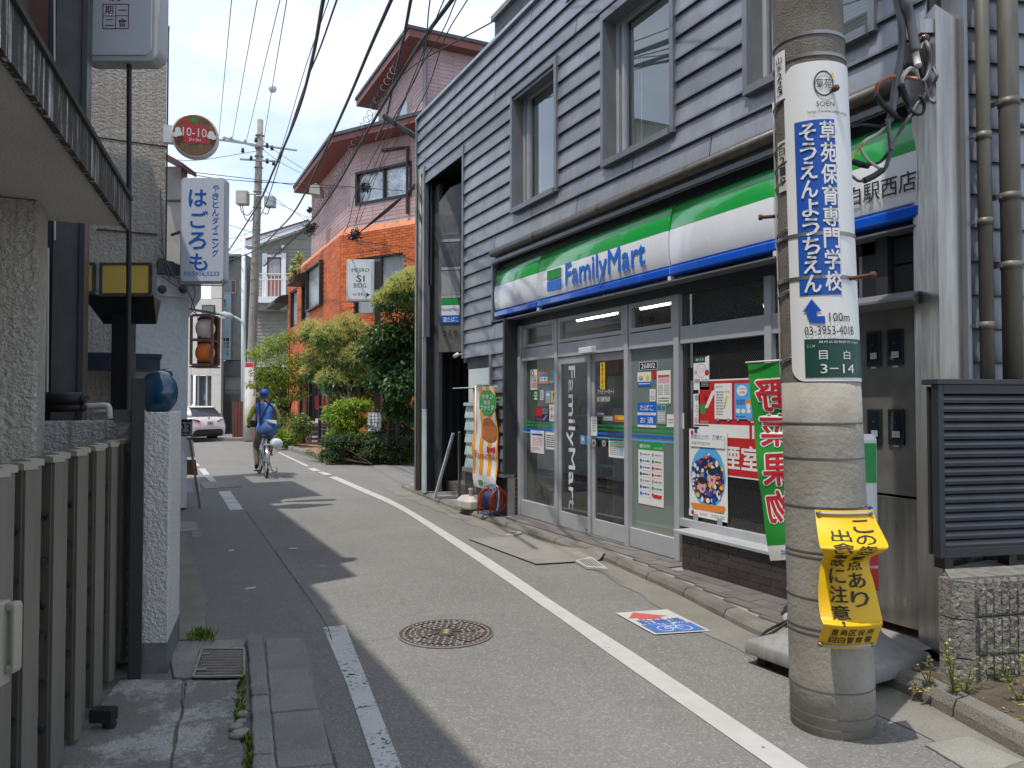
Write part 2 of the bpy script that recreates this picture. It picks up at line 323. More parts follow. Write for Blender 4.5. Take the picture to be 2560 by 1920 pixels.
m_dgrn = flat('dark_green_print', (.006, .06, .04), .45); m_bluep = flat('blue_print', (.008, .085, .42), .45); m_grey = flat('grey_print', (.32, .33, .34), .6)
m_rubber = M('rubber', (.025, .025, .026), .75, var=.2); m_mat = M('floor_mat', (.27, .25, .22), .95, var=.1, bump=.4, bscale=250)
m_iron = M('cast_iron', (.135, .108, .10), .55, .45, var=.2, scale=9, bump=.4, bscale=90); m_ironl = M('cast_iron_worn', (.30, .27, .235), .5, .4, var=.15, scale=12)
m_rust = M('rust', (.16, .07, .035), .8, var=.3, scale=20)
# ---------------- ground, road, pavements
g = MB(); g.poly([(-150, -60, -.02), (160, -60, -.02), (160, 260, -.02), (-150, 260, -.02)]); struct(g.build('ground', m_asph3))
r_ = MB(); r_.poly([(-12, -8, 0), (40, -8, 0), (40, 70, 0), (-12, 70, 0)]); struct(r_.build('road', m_asph))
def sheet(name, pxs, mat, z=.004, parent=None, kind='structure'):
    m = MB(); m.poly([gz(*p, z) for p in pxs][::-1]); o = m.build(name, mat, parent)
    # keep faces up
    if o.data.polygons[0].normal.z < 0: o.data.flip_normals()
    if parent is None and kind: o['kind'] = kind
    return o
sheet('road_patch', [(470, 1250), (560, 1234), (615, 1277), (700, 1395), (803, 1540), (900, 1760), (985, 1990), (700, 1990), (762, 1600), (515, 1592), (470, 1400)], m_asph2)
KERB = [(3.16, 1.2), (3.30, 1.7), (3.42, 2.1), (3.56, 2.55), (3.63, 3.0), (3.62, 3.82), (3.84, 4.86), (4.03, 6.2), (4.03, 9.15), (4.17, 11.6), (4.30, 13.3)]
ASPH = [(2.98, 1.2), (3.06, 1.7), (3.14, 2.1), (3.23, 2.45), (3.26, 2.7), (3.30, 3.6), (3.47, 4.52), (3.74, 5.86), (3.745, 7.95), (3.90, 12.1), (4.02, 13.6)]
def xat(line, y):
    for (x0, y0), (x1, y1) in zip(line, line[1:]):
        if y0 <= y <= y1: return lerp(x0, x1, (y - y0) / (y1 - y0))
    return line[0][0] if y < line[0][1] else line[-1][0]
gu = MB(); ys = [1.2 + i * .1 for i in range(122)]
for a, b in zip(ys, ys[1:]):
    gu.poly([(xat(ASPH, a) + .02 * math.sin(a * 9), a, .004), (xat(KERB, a) + .03, a, .006), (xat(KERB, b) + .03, b, .006), (xat(ASPH, b) + .02 * math.sin(b * 9), b, .004)])
struct(gu.build('gutter_strip', m_conc))
# right pavement: slab, kerb stones, tiles
def xface(y): return 4.48 if 5.40 < y < 8.84 else 4.275
sw = MB(); ys = [3.0 + i * .1 for i in range(104)]
for a, b in zip(ys, ys[1:]): sw.poly([(xat(KERB, a) + .05, a, .066), (5.4, a, .066), (5.4, b, .066), (xat(KERB, b) + .05, b, .066)])
side = struct(sw.build('pavement', m_grout))
kb = struct(thing('kerb', None, None))
y = 1.2
while y < 13.2:
    y1 = min(y + .6, 13.25); m = MB(); rings = []
    for k in range(5):
        yy = lerp(y + .006, y1 - .006, k / 4); x0 = xat(KERB, yy); w = .15; h = .07 if yy > 3.3 else .09
        rings.append([(x0, yy, -.01), (x0 + .004, yy, h * .55), (x0 + .03, yy, h), (x0 + w - .03, yy, h + .004), (x0 + w, yy, h - .01), (x0 + w, yy, -.01)])
    m.loft(rings); m.build('kerb_stone', m_kerb, kb, fixn=True); y = y1
tl = MB(); tl.box(-.5, .5, -.5, .5, -.5, .5); tme = tl.build('paving_tile', m_tile, side); TM = tme.data; first = True
for row in range(4):
    y = 3.65 + (.15 if row % 2 else 0)
    while y < 12.1:
        xf = xface(y); x1 = xf - .004 - row * .15; x0 = x1 - .143; xk = xat(KERB, y) + .155
        if x1 - xk > .035 and not (7.0 < y < 7.0):
            x0 = max(x0, xk); loc = ((x0 + x1) / 2, y, .072 + random.uniform(-.001, .001)); s_ = (x1 - x0, .293, .014)
            if first: tme.location = loc; tme.scale = s_; first = False
            else: inst(TM, 'paving_tile', side, loc, (0, 0, random.uniform(-.004, .004)), s_)
        y += .30
# painted lines (separate dashes)
lines = struct(thing('road_marking', None, None))
Lf = [(1000, 1273), (1161, 1380), (1400, 1546), (1517, 1630), (1932, 1920), (2080, 2024)]; Rt = [(1000, 1261), (1197, 1380), (1400, 1515), (1582, 1630), (2021, 1920), (2180, 2024)]
Lf = [(823, 1193), (905, 1229)] + Lf; Rt = [(841, 1191), (915, 1223)] + Rt
A = polyline([gz(*p, .004) for p in Lf], 40); B = polyline([gz(*p, .004) for p in Rt], 40)
m = MB()
for i in range(40): m.poly([A[i], B[i], B[i + 1], A[i + 1]])
m.build('edge_line', m_wline, lines)
for q, mt in [([(693, 1131), (700, 1131), (774, 1165), (764, 1166)], m_wline), ([(768, 1171), (786, 1170), (803, 1177), (783, 1178)], m_wline), ([(793, 1180), (809, 1179), (832, 1187), (812, 1188)], m_wline),
              ([(807, 1568), (862, 1562), (918, 1700), (1007, 1925), (1025, 1990), (962, 1990), (940, 1925), (868, 1712)], m_wlinew), ([(546, 1229), (575, 1227), (608, 1273), (575, 1275)], m_wlinew),
              ([(511, 1190), (529, 1190), (543, 1204), (526, 1205)], m_wline), ([(496, 1172), (512, 1171), (525, 1186), (510, 1188)], m_wline), ([(571, 1374), (585, 1373), (585, 1377), (572, 1378)], m_wline),
              ([(722, 1370), (742, 1369), (743, 1373), (723, 1373)], m_wline), ([(612, 1470), (640, 1466), (638, 1470), (614, 1474)], m_wlinew), ([(630, 1686), (656, 1684), (657, 1690), (632, 1692)], m_wline),
              ([(484, 1160), (492, 1157), (500, 1163), (490, 1166)], m_wlinew)]:
    sheet('painted_dash', q, mt, .008, lines)
# seams and cracks in the asphalt: narrow sunken-looking strips of bitumen
m_bit = flat('bitumen', (.075, .074, .072), .85)
sm = MB()
def strip(mb, pts, w, z=.009):
    P = [gz(*p, z) for p in pts]; P = polyline(P, 14 * len(P))
    for i in range(len(P) - 1):
        d = (P[i + 1] - P[i]); n_ = V((-d.y, d.x, 0)).normalized() * w * random.uniform(.4, 1.2); mb.poly([P[i] - n_, P[i] + n_, P[i + 1] + n_, P[i + 1] - n_])
for pts, w in [([(615, 1277), (700, 1395), (803, 1540), (830, 1600)], .004), ([(1000, 1590), (930, 1600), (860, 1612)], .002), ([(730, 1590), (770, 1700), (845, 1925)], .006)]: strip(sm, pts, w)
struct(sm.build('asphalt_seam', m_bit))
# left pavement
lp = MB(); lp.poly([gz(*p, .012) for p in [(250, 1700), (420, 1600), (516, 1592), (625, 1590), (760, 1590), (850, 1990), (60, 1990), (60, 1900)]]); lpo = struct(lp.build('left_pavement', m_conc))
if lpo.data.polygons[0].normal.z < 0: lpo.data.flip_normals()
def slabpoly(name, pxs, z0, z1, mat, parent, jag=0, bevel=.006):
    P = [gz(*p, z1) for p in pxs]; Q = []
    for i, p in enumerate(P):
        q = P[(i + 1) % len(P)]; n_ = max(1, int((q - p).length / .06)) if jag else 1
        for k in range(n_):
            t = lerp(p, q, k / n_)
            if jag and k: t = t + V((random.uniform(-jag, jag), random.uniform(-jag, jag), 0))
            Q.append(t)
    ar = sum(Q[i].x * Q[(i + 1) % len(Q)].y - Q[(i + 1) % len(Q)].x * Q[i].y for i in range(len(Q)))
    if ar < 0: Q = Q[::-1]
    m = MB(); m.prism([(p.x, p.y) for p in Q], z0, z1); return m.build(name, mat, parent, bevel=bevel)
slabpoly('pavement_slab', [(300, 1698), (455, 1698), (452, 1730), (448, 1790), (432, 1850), (420, 1925), (405, 1995), (80, 1995), (130, 1900)], 0, .035, m_old, lpo, .008)
slabpoly('pavement_slab', [(463, 1700), (600, 1698), (596, 1760), (585, 1800), (605, 1860), (615, 1995), (415, 1995), (430, 1920), (443, 1850), (458, 1780)], 0, .032, m_old, lpo, .008)
slabpoly('pavement_slab', [(433, 1606), (505, 1600), (612, 1597), (612, 1620), (500, 1621), (480, 1692), (435, 1692), (428, 1660)], 0, .033, m_slab, lpo, .004)
for q in ([(617, 1585), (655, 1584), (672, 1733), (628, 1735)], [(628, 1738), (673, 1736), (686, 1880), (632, 1882)], [(632, 1885), (687, 1883), (698, 1995), (634, 1995)]): slabpoly('kerb_stone', q, 0, .062, m_kerbg, lpo, .004, .012)
for q in ([(663, 1598), (750, 1593), (795, 1768), (679, 1779)], [(680, 1783), (797, 1772), (834, 1906), (693, 1918)], [(694, 1922), (836, 1910), (860, 1995), (702, 1995)]): slabpoly('gutter_slab', q, 0, .026, m_slab, lpo, .003, .008)
rmp = slabpoly('ramp_slab', [(440, 1330), (463, 1342), (516, 1500), (512, 1594), (432, 1600), (438, 1500)], 0, .022, m_conc, lpo, .004)
for q in ([(447, 1303), (490, 1302), (497, 1325), (450, 1328)], [(478, 1328), (498, 1327), (504, 1342), (480, 1344)]): slabpoly('inspection_lid', q, 0, .016, m_slab, lpo)
# drain cover near left: frame, lid with rows of raised studs
def quadfn(pxs, z):
    P = [gz(*p, z) for p in pxs]                     # TL TR BR BL
    return lambda a, b, c=0: (P[3] * (1 - a) + P[2] * a) * (1 - b) + (P[0] * (1 - a) + P[1] * a) * b + V((0, 0, c))
Q = quadfn([(505, 1623), (611, 1623), (611, 1692), (482, 1694)], .036)
t = thing('drain_cover', 'rectangular cast iron drain cover with round studs in the left pavement', 'drain cover', Q(.5, .5))
m = MB(); m.poly([Q(0, 0, .001), Q(1, 0, .001), Q(1, 1, .001), Q(0, 1, .001)]); m.build('lid', m_iron, t)
m = MB()
for a0, a1, b0, b1 in ((-.02, .03, 0, 1), (.97, 1.02, 0, 1), (.03, .97, -.02, .03), (.03, .97, .97, 1.02)): m.loft([[Q(a0, b0, c), Q(a1, b0, c), Q(a1, b1, c), Q(a0, b1, c)] for c in (0, .008)])
m.build('lid_frame', m_ironl, t)
m = MB()
for i in range(17):
    for j in range(9):
        a = (i + .5 + (.5 if j % 2 else 0)) / 17.5; b_ = (j + .5) / 9; c_ = Q(.05 + a * .9, .06 + b_ * .88, 0)
        m.lathe([(.0085, .001), (.007, .007)], c_, 6)
stuff(m.build('stud', m_ironl, t))
for b_ in (.22, .78): m = MB(); m.loft([[Q(.02, b_ - .03, c), Q(.22, b_ - .03, c), Q(.22, b_ + .03, c), Q(.02, b_ + .03, c)] for c in (.002, .010)]); m.build('hinge_strap', m_ironl, t)
# steel checker plate in the road
Q = quadfn([(500, 1205), (588, 1202), (607, 1216), (511, 1222)], .006)
t = thing('road_grating', 'steel checkered cover plate in the road beside the broken white dashes', 'grating', Q(.5, .5))
m = MB(); m.poly([Q(0, 0), Q(1, 0), Q(1, 1), Q(0, 1)]); m.build('plate', m_steeld, t)
m = MB()
for i in range(26):
    for j in range(7):
        a, b_ = (i + .5) / 26, (j + .5) / 7; m.loft([[Q(a - .012, b_ - .045, c), Q(a + .012, b_ - .045, c), Q(a + .012, b_ + .045, c), Q(a - .012, b_ + .045, c)] for c in (.0, .006)])
stuff(m.build('tread_bar', m_ironl, t))
# manhole cover
mc = V((1.842, 4.735, 0))
t = thing('manhole_cover', 'round brown cast iron manhole cover with flower petal relief in the road', 'manhole cover', mc)
m = MB(); m.lathe([(.305, .002), (.305, .010), (.262, .010), (.262, .004), (.001, .004)], mc, 48); m.build('cover', m_iron, t)
m = MB(); m.lathe([(.312, .003), (.312, .0085), (.304, .0105), (.304, .003)], mc, 48); m.build('rim', m_ironl, t)
for k in range(5):
    a0 = k * 2 * math.pi / 5 + .3; m = MB(); ring = []
    for q, rr in ((-.52, .17), (-.45, .235), (-.22, .25), (0, .225), (.22, .25), (.45, .235), (.52, .17), (.3, .07), (0, .045), (-.3, .07)):
        ring.append((mc.x + rr * math.cos(a0 + q), mc.y + rr * math.sin(a0 + q)))
    m.prism(ring, .004, .0115); m.build('petal', m_iron, t, bevel=.002)
    m = MB()
    for q in (-.28, 0, .28): m.tube([(mc.x + rr * math.cos(a0 + q * s_), mc.y + rr * math.sin(a0 + q * s_), .0118) for rr, s_ in ((.07, .5), (.12, .9), (.2, 1.1))], .003, 5)
    m.build('vein', m_iron, t)
for k in range(5):
    m = MB(); a0 = k * 2 * math.pi / 5 + .3 + math.pi / 5; m.loft([[mc + V((rr * math.cos(a0 + q), rr * math.sin(a0 + q), c)) for rr, q in ((.19, -.02), (.25, -.13), (.258, 0), (.25, .13))] for c in (.004, .010)]); m.build('wedge', m_ironl, t)
m = MB()
for rr, n_ in ((.275, 44), (.235, 34), (.20, 28), (.155, 22), (.115, 16)):
    for k in range(n_):
        a0 = 2 * math.pi * (k + .5 * (n_ % 4)) / n_; c_ = mc + V((rr * math.cos(a0), rr * math.sin(a0), 0)); m.lathe([(.0105, .0115 if rr < .26 else .0095), (.007, .0145 if rr < .26 else .0125)], c_, 5)
stuff(m.build('stud', m_ironl, t))
m = MB(); Fm = Fr(mc + V((0, 0, .010)), V((.44, .9, 0)), V((-.9, .44, 0))); m.fr = Fm; m.box(-.075, .075, -.04, .04, 0, .006); m.build('name_plate', m_iron, t)
m = MB(Fm)
for k in range(4): m.disc((-.036 + .024 * k, 0, .0075), .009, 12, ry=.02)
m.build('plate_dot', flat('yellow_dot', (.42, .34, .16), .6), t)
# bicycle parking decal
Q = quadfn([(1538, 1532), (1668, 1523), (1777, 1577), (1636, 1586)], .008)
m = MB(); fn = lambda a, b: Q(a, b, .002)
m.poly([Q(0, 0), Q(1, 0), Q(1, 1), Q(0, 1)], 0); m.poly([fn(.30, .95), fn(.05, .70), fn(.20, .70), fn(.20, .62), fn(.62, .62), fn(.62, .70), fn(.78, .70)][::-1], 1)
m.text('駐輪場', .1, .40, .8, .20, 0, 2, .03, fn)
m.poly([fn(.06, .04), fn(.94, .04), fn(.94, .38), fn(.06, .38)], 2)
def ringstrip(mb, fn, ca, cb, ra, rb, w, mi, n=20):
    for k in range(n):
        t0, t1 = 2 * math.pi * k / n, 2 * math.pi * (k + 1) / n
        mb.poly([fn(ca + ra * math.cos(t0), cb + rb * math.sin(t0)), fn(ca + ra * math.cos(t1), cb + rb * math.sin(t1)), fn(ca + ra * (1 - w) * math.cos(t1), cb + rb * (1 - w) * math.sin(t1)), fn(ca + ra * (1 - w) * math.cos(t0), cb + rb * (1 - w) * math.sin(t0))], mi)
fn2 = lambda a, b: Q(a, b, .004)
ringstrip(m, fn2, .33, .18, .13, .11, .16, 3); ringstrip(m, fn2, .67, .18, .13, .11, .16, 3)
def seg(mb, fn, a0, b0, a1, b1, w, mi):
    d = V((a1 - a0, b1 - b0)); n_ = V((-d.y, d.x)).normalized() * w; mb.poly([fn(a0 - n_.x, b0 - n_.y), fn(a1 - n_.x, b1 - n_.y), fn(a1 + n_.x, b1 + n_.y), fn(a0 + n_.x, b0 + n_.y)], mi)
for a0, b0, a1, b1 in ((.33, .18, .42, .28), (.42, .28, .60, .28), (.60, .28, .67, .18), (.33, .18, .5, .17), (.5, .17, .60, .28), (.5, .17, .40, .32), (.36, .32, .45, .32), (.60, .28, .58, .34), (.56, .34, .64, .35)): seg(m, fn2, a0, b0, a1, b1, .011, 3)
o = m.build('parking_decal', [paint('decal_white', (.52, .51, .47), .26, 45), paint('decal_red', (.55, .10, .09), .30, 45), paint('decal_blue', (.06, .16, .48), .28, 45), paint('decal_line', (.55, .62, .72), .3, 45)])
tag(o, 'worn white road decal with red arrow, blue writing and bicycle sign', 'road decal')
# door mat and the pale drain pieces in the gutter
m = MB(); P = [gz(1171, 1348, .010), gz(1309, 1325, .084), gz(1513, 1381, .084), gz(1341, 1411, .010)]
def matp(a, b):
    p = (P[0] * (1 - a) + P[3] * a) * (1 - b) + (P[1] * (1 - a) + P[2] * a) * b; p = p.copy(); k_ = min(1, max(0, (p.x - 3.98) / .07)); p.z = .016 + .072 * k_ * k_ * (3 - 2 * k_); return p
m.grid(lambda a, b: matp(a, b), 16, 30); m.grid(lambda a, b: matp(1 - a, b) - V((0, 0, .006)), 16, 30)
tag(m.build('door_mat', m_mat, smooth=True), 'large plain grey rubber mat sloping over the kerb before the sliding doors', 'mat')
m_pale = M('pale_plastic', (.50, .48, .43), .8, var=.15)
for pxs, lb in (([(1438, 1400), (1478, 1391), (1520, 1421), (1466, 1416)], 'pale plastic step block with grid top in the gutter right of the mat'), ([(1265, 1335), (1289, 1327), (1305, 1330), (1283, 1338)], 'small pale drain grate in the gutter left of the mat')):
    Q = quadfn(pxs, .03); t = thing('drain_grate', lb, 'grate', Q(.5, .5, -.03))
    m = MB(); m.loft([[Q(0, 0, c), Q(1, 0, c), Q(1, 1, c), Q(0, 1, c)] for c in (-.026, .0)]); m.build('block', m_pale, t, bevel=.004, fixn=True)
    m = MB()
    for i in range(6): m.poly([Q(.1 + i * .14, .12, .002), Q(.17 + i * .14, .12, .002), Q(.17 + i * .14, .88, .002), Q(.1 + i * .14, .88, .002)])
    m.build('slot', flat('slot_dark', (.12, .11, .1), .9), t)
# ---------------- convenience store building
XF, XG = 4.28, 4.48
store = thing('shop_building', 'two storey shop building clad in dark grey zinc boards with glazed ground floor', 'building', (XF, 7.5, 0))
UB = MB(); UB.box(-.5, .5, -.5, .5, -.5, .5)          # unit cube shared by bricks and the like
def unit(mat, name='brick'):
    m = bpy.data.meshes.new(name); m.from_pydata([tuple(v) for v in UB.v], [], UB.f); m.materials.append(mat); m.update(); return m
def holes_wall(mb, a0, a1, b0, b1, hs, c0, c1):
    As = sorted({a0, a1} | {min(max(h[i], a0), a1) for h in hs for i in (0, 1)}); Bs = sorted({b0, b1} | {min(max(h[i], b0), b1) for h in hs for i in (2, 3)})
    for i in range(len(As) - 1):
        for j in range(len(Bs) - 1):
            ca, cb = (As[i] + As[i + 1]) / 2, (Bs[j] + Bs[j + 1]) / 2
            if not any(h[0] < ca < h[1] and h[2] < cb < h[3] for h in hs): mb.box(As[i], As[i + 1], Bs[j], Bs[j + 1], c0, c1)
F = FACE(XF)
WIN = [(-8.63, -7.55, 3.95, 5.37), (-6.53, -5.45, 3.95, 5.40), (-4.49, -3.40, 3.95, 5.40)]
DW = (-11.93, -10.30, -1, 5.21)
m = MB(F); holes_wall(m, -12.33, -3.0, 3.45, 6.34, WIN + [DW], -.10, -.035); m.build('wall_core', m_zincd, store)
m = MB(); m.box(4.85, 10.5, 3.05, 12.28, 3.42, 6.28); m.box(4.42, 4.86, 3.05, 12.28, 5.6, 6.28); m.build('upper_floor', m_zincd, store)
m = MB(); m.box(5.0, 10.5, 3.2, 3.3, 0, 3.42); m.box(8.6, 8.7, 3.3, 10.2, 0, 3.42); m.box(4.62, 4.68, 8.92, 10.2, 0, 3.42); m.box(4.6, 8.7, 10.16, 10.22, 0, 3.42); m.box(6.7, 10.5, 10.3, 12.28, 0, 3.42); m.build('inner_wall', M('shop_wall', (.30, .29, .27), .8), store)
def board(mb, a0, a1, zb, h=.198, c=0, lip=.032):
    r_ = [(0, h + .004), (.004, h + .004), (lip, .016), (lip, 0), (lip - .010, 0), (lip - .010, .012), (0, .012)]
    mb.loft([[(a, zb + q, c + p) for p, q in r_] for a in (a0, a1)])
def cut(segs, lo, hi): return [s for a, b in segs for s in ((a, min(b, lo)), (max(a, hi), b)) if s[1] - s[0] > .03]
k = 0
for row in range(-15, 6):
    zb = 5.13 + .198 * row; mid = zb + .1
    if mid > 3.36: segs = [(-12.32, -3.02)]
    elif mid > 2.62: segs = [(-10.27, -9.30)]
    else: segs = [(-10.27, -8.865)]
    if mid < 5.22: segs = cut(segs, -12.5, DW[1] + .03)
    elif mid < 5.42: segs = cut(segs, -12.32, -11.96)
    for w in WIN:
        if w[2] - .02 < mid < w[3] + .05: segs = cut(segs, w[0] - .05, w[1] + .05)
    sm_ = [-10.33, -8.15, -6.05] if row % 2 else [-11.9, -9.2, -7.1, -4.95]
    if mid > 5.42 or mid < 3.95:
        for s in sm_: segs = cut(segs, s - .005, s + .005)
    for a, b in segs:
        mb = MB(F); board(mb, a + .001, b - .001, zb); mb.build('siding_board', m_zinc, store); k += 1
# doorway trims, parapet flashing
m = MB(F); m.box(-10.30, -10.262, 2.16, 5.26, -.06, .045); m.build('doorway_trim', m_trim, store)
m = MB(F); m.box(-11.97, -11.93, 2.6, 5.42, -.06, .045); m.build('doorway_trim', m_trim, store)
m = MB(F); m.box(-12.36, -12.315, 5.38, 6.34, -.25, .05); m.build('corner_trim', m_trim, store)
m = MB(F); m.box(-10.31, -10.302, 2.1, 5.2, -.30, .0); m.build('doorway_lining', M('mint_panel', (.50, .66, .61), .5, var=.1), store)
m_mint = M('mint_panel_lit', (.50, .63, .60), .45, .1, var=.12, scale=4)
for z0, z1, c0, c1 in ((6.318, 6.352, -.35, .052), (6.354, 6.376, -.38, .036), (6.378, 6.402, -.40, .02), (6.404, 6.43, -.44, -.02), (6.432, 6.46, -.5, -.06)):
    m = MB(F); m.box(-12.37, -2.96, z0, z1, c0, c1); m.build('roof_flashing', M('flashing', (.42, .45, .48), .35, .7, var=.1), store, bevel=.004)
A = atx(1237, 50, 4.95)
m = MB(); m.box(4.95, 8, 3.0, A.y, A.z - .30, A.z - .02); m.build('roof_eave', flat('eave_brown', (.035, .032, .034), .6), store)
m = MB(); m.box(4.90, 8, 3.0, A.y + .04, A.z - .018, A.z + .06); m.build('roof_edge', m_steeld, store)
m = MB(); m.box(5.3, 8, 3.0, A.y - .3, 6.2, A.z - .2); m.build('roof_block', m_zincd, store)
m = MB(); m.tube([(4.90, 3.0, 6.53), (4.90, A.y - .25, 6.53), (4.95, A.y - .18, 6.53)], .035); m.build('gutter_pipe', m_white, store, True)
# upper windows
m_blind = flat('blind_slat', (.80, .81, .80), .5); m_glassw = glass('window_glass', (.84, .88, .87), 1.5)
for i, (a0, a1, b0, b1) in enumerate(WIN):
    m = MB(F)
    for q in ((a0 - .05, a0, b0 - .05, b1 + .0), (a1, a1 + .05, b0 - .05, b1 + .0), (a0 - .05, a1 + .05, b1, b1 + .075)): m.box(*q, .0005, .055)
    m.box(a0 + .001, a1 - .001, b0 - .06, b0, .0005, .075); w = m.build('window', m_trim, store)
    m = MB(F)
    m.box(a0 - .012, a0 + .002, b0, b1, -.18, 0); m.box(a1 - .002, a1 + .012, b0, b1, -.18, 0); m.box(a0 + .002, a1 - .002, b1 - .002, b1 + .012, -.18, 0); m.box(a0 + .002, a1 - .002, b0 - .012, b0 + .002, -.18, 0); m.build('reveal', M('reveal_zinc', (.24, .235, .225), .5, .35, var=.1), w)
    m = MB(F); t_ = .045
    for q in ((a0, a0 + t_, b0, b1), (a1 - t_, a1, b0, b1), (a0 + t_, a1 - t_, b1 - t_, b1), (a0 + t_, a1 - t_, b0, b0 + t_), (a0 + t_ + .055, a0 + t_ + .095, b0 + t_, b1 - t_)): m.box(*q, -.17, -.11)
    m.build('sash', m_alu, w)
    m = MB(F); m.box(a0 + t_, a1 - t_, b0 + t_, b1 - t_, -.142, -.138); m.build('pane', m_glassw, w)
    m = MB(F); zz = b0 + .06
    while zz < b1 - .06:
        m.add([(a0 + .15, zz, -.20), (a1 - .05, zz, -.20), (a1 - .05, zz + .016, -.185), (a0 + .15, zz + .016, -.185)], [[0, 1, 2, 3]]); zz += .027
    m.box(a0 + .34, a0 + .347, b0 + .06, b1 - .05, -.182, -.176); stuff(m.build('blind', m_blind, w))
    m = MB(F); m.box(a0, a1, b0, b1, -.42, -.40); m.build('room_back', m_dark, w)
# gutter and hood over the shop sign
m = MB(); m.tube([(4.225, 9.22, 3.485), (4.225, 3.05, 3.485)], .048, 12); m.build('gutter_pipe', m_pipe, store, True)
for yy in (8.0, 6.6, 5.2, 3.9): m = MB(); m.lathe([(.052, -.02), (.052, .02)], (4.225, yy, 3.485), 12, axis=1); m.build('pipe_collar', m_pipe, store)
m = MB(F); m.box(-9.29, -3.02, 3.385, 3.398, -.2, .04); m.box(-9.29, -3.02, 3.36, 3.40, .041, .05); m.build('hood', m_trim, store)
m = MB(F); m.box(-9.29, -3.02, 3.29, 3.384, -.2, -.06); m.build('hood_back', m_char, store)
m = MB(F); m.box(-9.30, -9.26, 2.60, 3.38, -.2, .03); m.build('sign_jamb', m_trim, store)
m = MB(F); m.box(-9.29, -3.02, 2.50, 2.62, -.22, -.14); m.build('lintel', m_char, store)
m = MB(F); m.box(-9.30, -3.02, 2.585, 2.597, -.2, .02); m.build('sign_shelf', m_trim, store)
# left lower wall: window, mint boards, narrow board panel, brick plinths, return panel
for i in range(5):
    mb = MB(F); board(mb, -10.26, -9.36, .60 + .175 * i, .175, -.02); mb.build('mint_board', m_mint, store)
m = MB(F); m.box(-10.26, -9.33, 1.475, 1.52, -.05, .03); w = m.build('side_window', m_mint, store)
m = MB(F); m.box(-10.26, -9.33, 1.52, 2.15, -.06, -.05); m.build('pane', glass('side_glass', (.5, .56, .55), 1.5, .05, None, .35, (.35, .42, .40)), w)
m = MB(F); m.box(-9.95, -9.4, 1.56, 1.78, -.05, -.02); m.box(-9.9, -9.45, 1.585, 1.755, -.02, -.012, 1)
for i in range(3): m.box(-9.88, -9.47, 1.61 + i * .05, 1.625 + i * .05, -.012, .0, 2)
m.build('vent_box', [m_mint, m_dark, m_zincd], w)
m = MB(F); m.box(-10.26, -9.33, .545, .60, -.05, .05); m.build('wall_sill', m_trim, store)
m = MB(F); m.box(-9.33, -9.285, .545, 2.16, -.05, .05); m.build('side_trim', m_trim, store)
for i in range(9):
    mb = MB(F); board(mb, -9.28, -8.92, .62 + .171 * i, .171); mb.build('siding_board', m_zinc, store)
m = MB(F); m.box(-9.30, -8.865, .56, .60, -.1, .055); m.build('wall_sill', m_trim, store)
m = MB(F); m.box(-8.915, -8.865, .60, 2.6, -.2, .04); m.build('return_panel', m_char, store)
m = MB(F); m.box(-10.27, -8.9, 2.0, 2.16, -.12, -.04); m.box(-10.27, -9.33, .5, 2.16, -.12, -.062); m.box(-9.33, -8.87, .5, 2.16, -.12, -.04); m.build('backing_wall', m_zincd, store)
m_brick = M('plinth_brick', (.062, .050, .048), .5, var=.15, scale=9, rand=.22, bump=.15); m_mort = M('mortar', (.30, .28, .26), .9)
BR = unit(m_brick)
def plinth(y0, y1, z0, z1, x, ret, course=.0595, ln=.233):
    pb = MB(); pb.box(x + .006, x + .3, y0, y1 - .002, z0 - .05, z1 - .004); p = pb.build('brick_plinth', m_mort, store); n_ = int(round((z1 - z0) / course))
    for j in range(n_):
        y = y1 - (ln / 2 if j % 2 else 0)
        zc = z0 + (j + .5) * course; lo = y1
        while lo > y0 + .01:
            nx = max(y0, (y if lo == y1 and j % 2 else lo) - (0 if lo == y1 and j % 2 else ln)); nx = max(y0, nx)
            if lo - nx > .02: inst(BR, 'brick', p, (x + .05, (lo + nx) / 2, zc), sc=(.1, lo - nx - .007, course - .008))
            lo = nx
        if ret:
            xs = [x + .102, x + .205] if j % 2 else [x + .102, x + .16, x + .205]
            for a, b in zip(xs, xs[1:]): inst(BR, 'brick', p, ((a + b) / 2, y0 + .02, zc), sc=(b - a - .006, .05, course - .008))
plinth(8.865, 10.27, .075, .555, XF, True); plinth(3.62, 5.38, .075, .372, XF, False)
m = MB(F); m.box(-5.46, -3.6, .374, .402, -.24, .03); m.build('window_sill', m_alu, store, bevel=.004)
# passage left of the shop
m = MB(); m.box(4.3, 6.6, 11.95, 12.0, .07, 5.2); m.box(4.30, 6.6, 10.25, 12.0, 5.2, 5.26); m.box(6.5, 6.6, 10.3, 11.95, .07, 5.2); m.box(4.6, 6.6, 10.25, 10.3, .07, 5.2); m.build('passage_wall', m_black, store)
for i in range(14): m = MB(); m.box(4.42 + i * .13, 4.47 + i * .13, 11.90, 11.95, .6, 5.18); m.build('wall_rib', m_char, store)
for i in range(4): m = MB(); m.box(4.62 + i * .26, 6.5, 10.31, 11.9, .08 + .16 * i, .24 + .16 * i); m.build('step', m_tile, store)
m = MB(); m.tube([(4.27, 12.18, .07), (4.27, 12.18, 5.42)], .045, 12); m.build('downpipe', m_pipeol, store, True)
m = MB(); m.box(4.22, 4.34, 12.26, 12.33, .07, 5.4); m.build('corner_post', m_alud, store)
m = MB(); m.box(4.24, 4.34, 12.0, 12.02, .07, 5.4); m.build('corner_post', m_alu, store)
m = MB(); m.box(4.30, 4.45, 12.03, 12.13, .07, 5.4); m.build('corner_post', m_char, store)
m = MB(); m.box(4.42, 4.48, 11.72, 11.90, .07, 5.1); m.build('corner_post', m_alud, store)
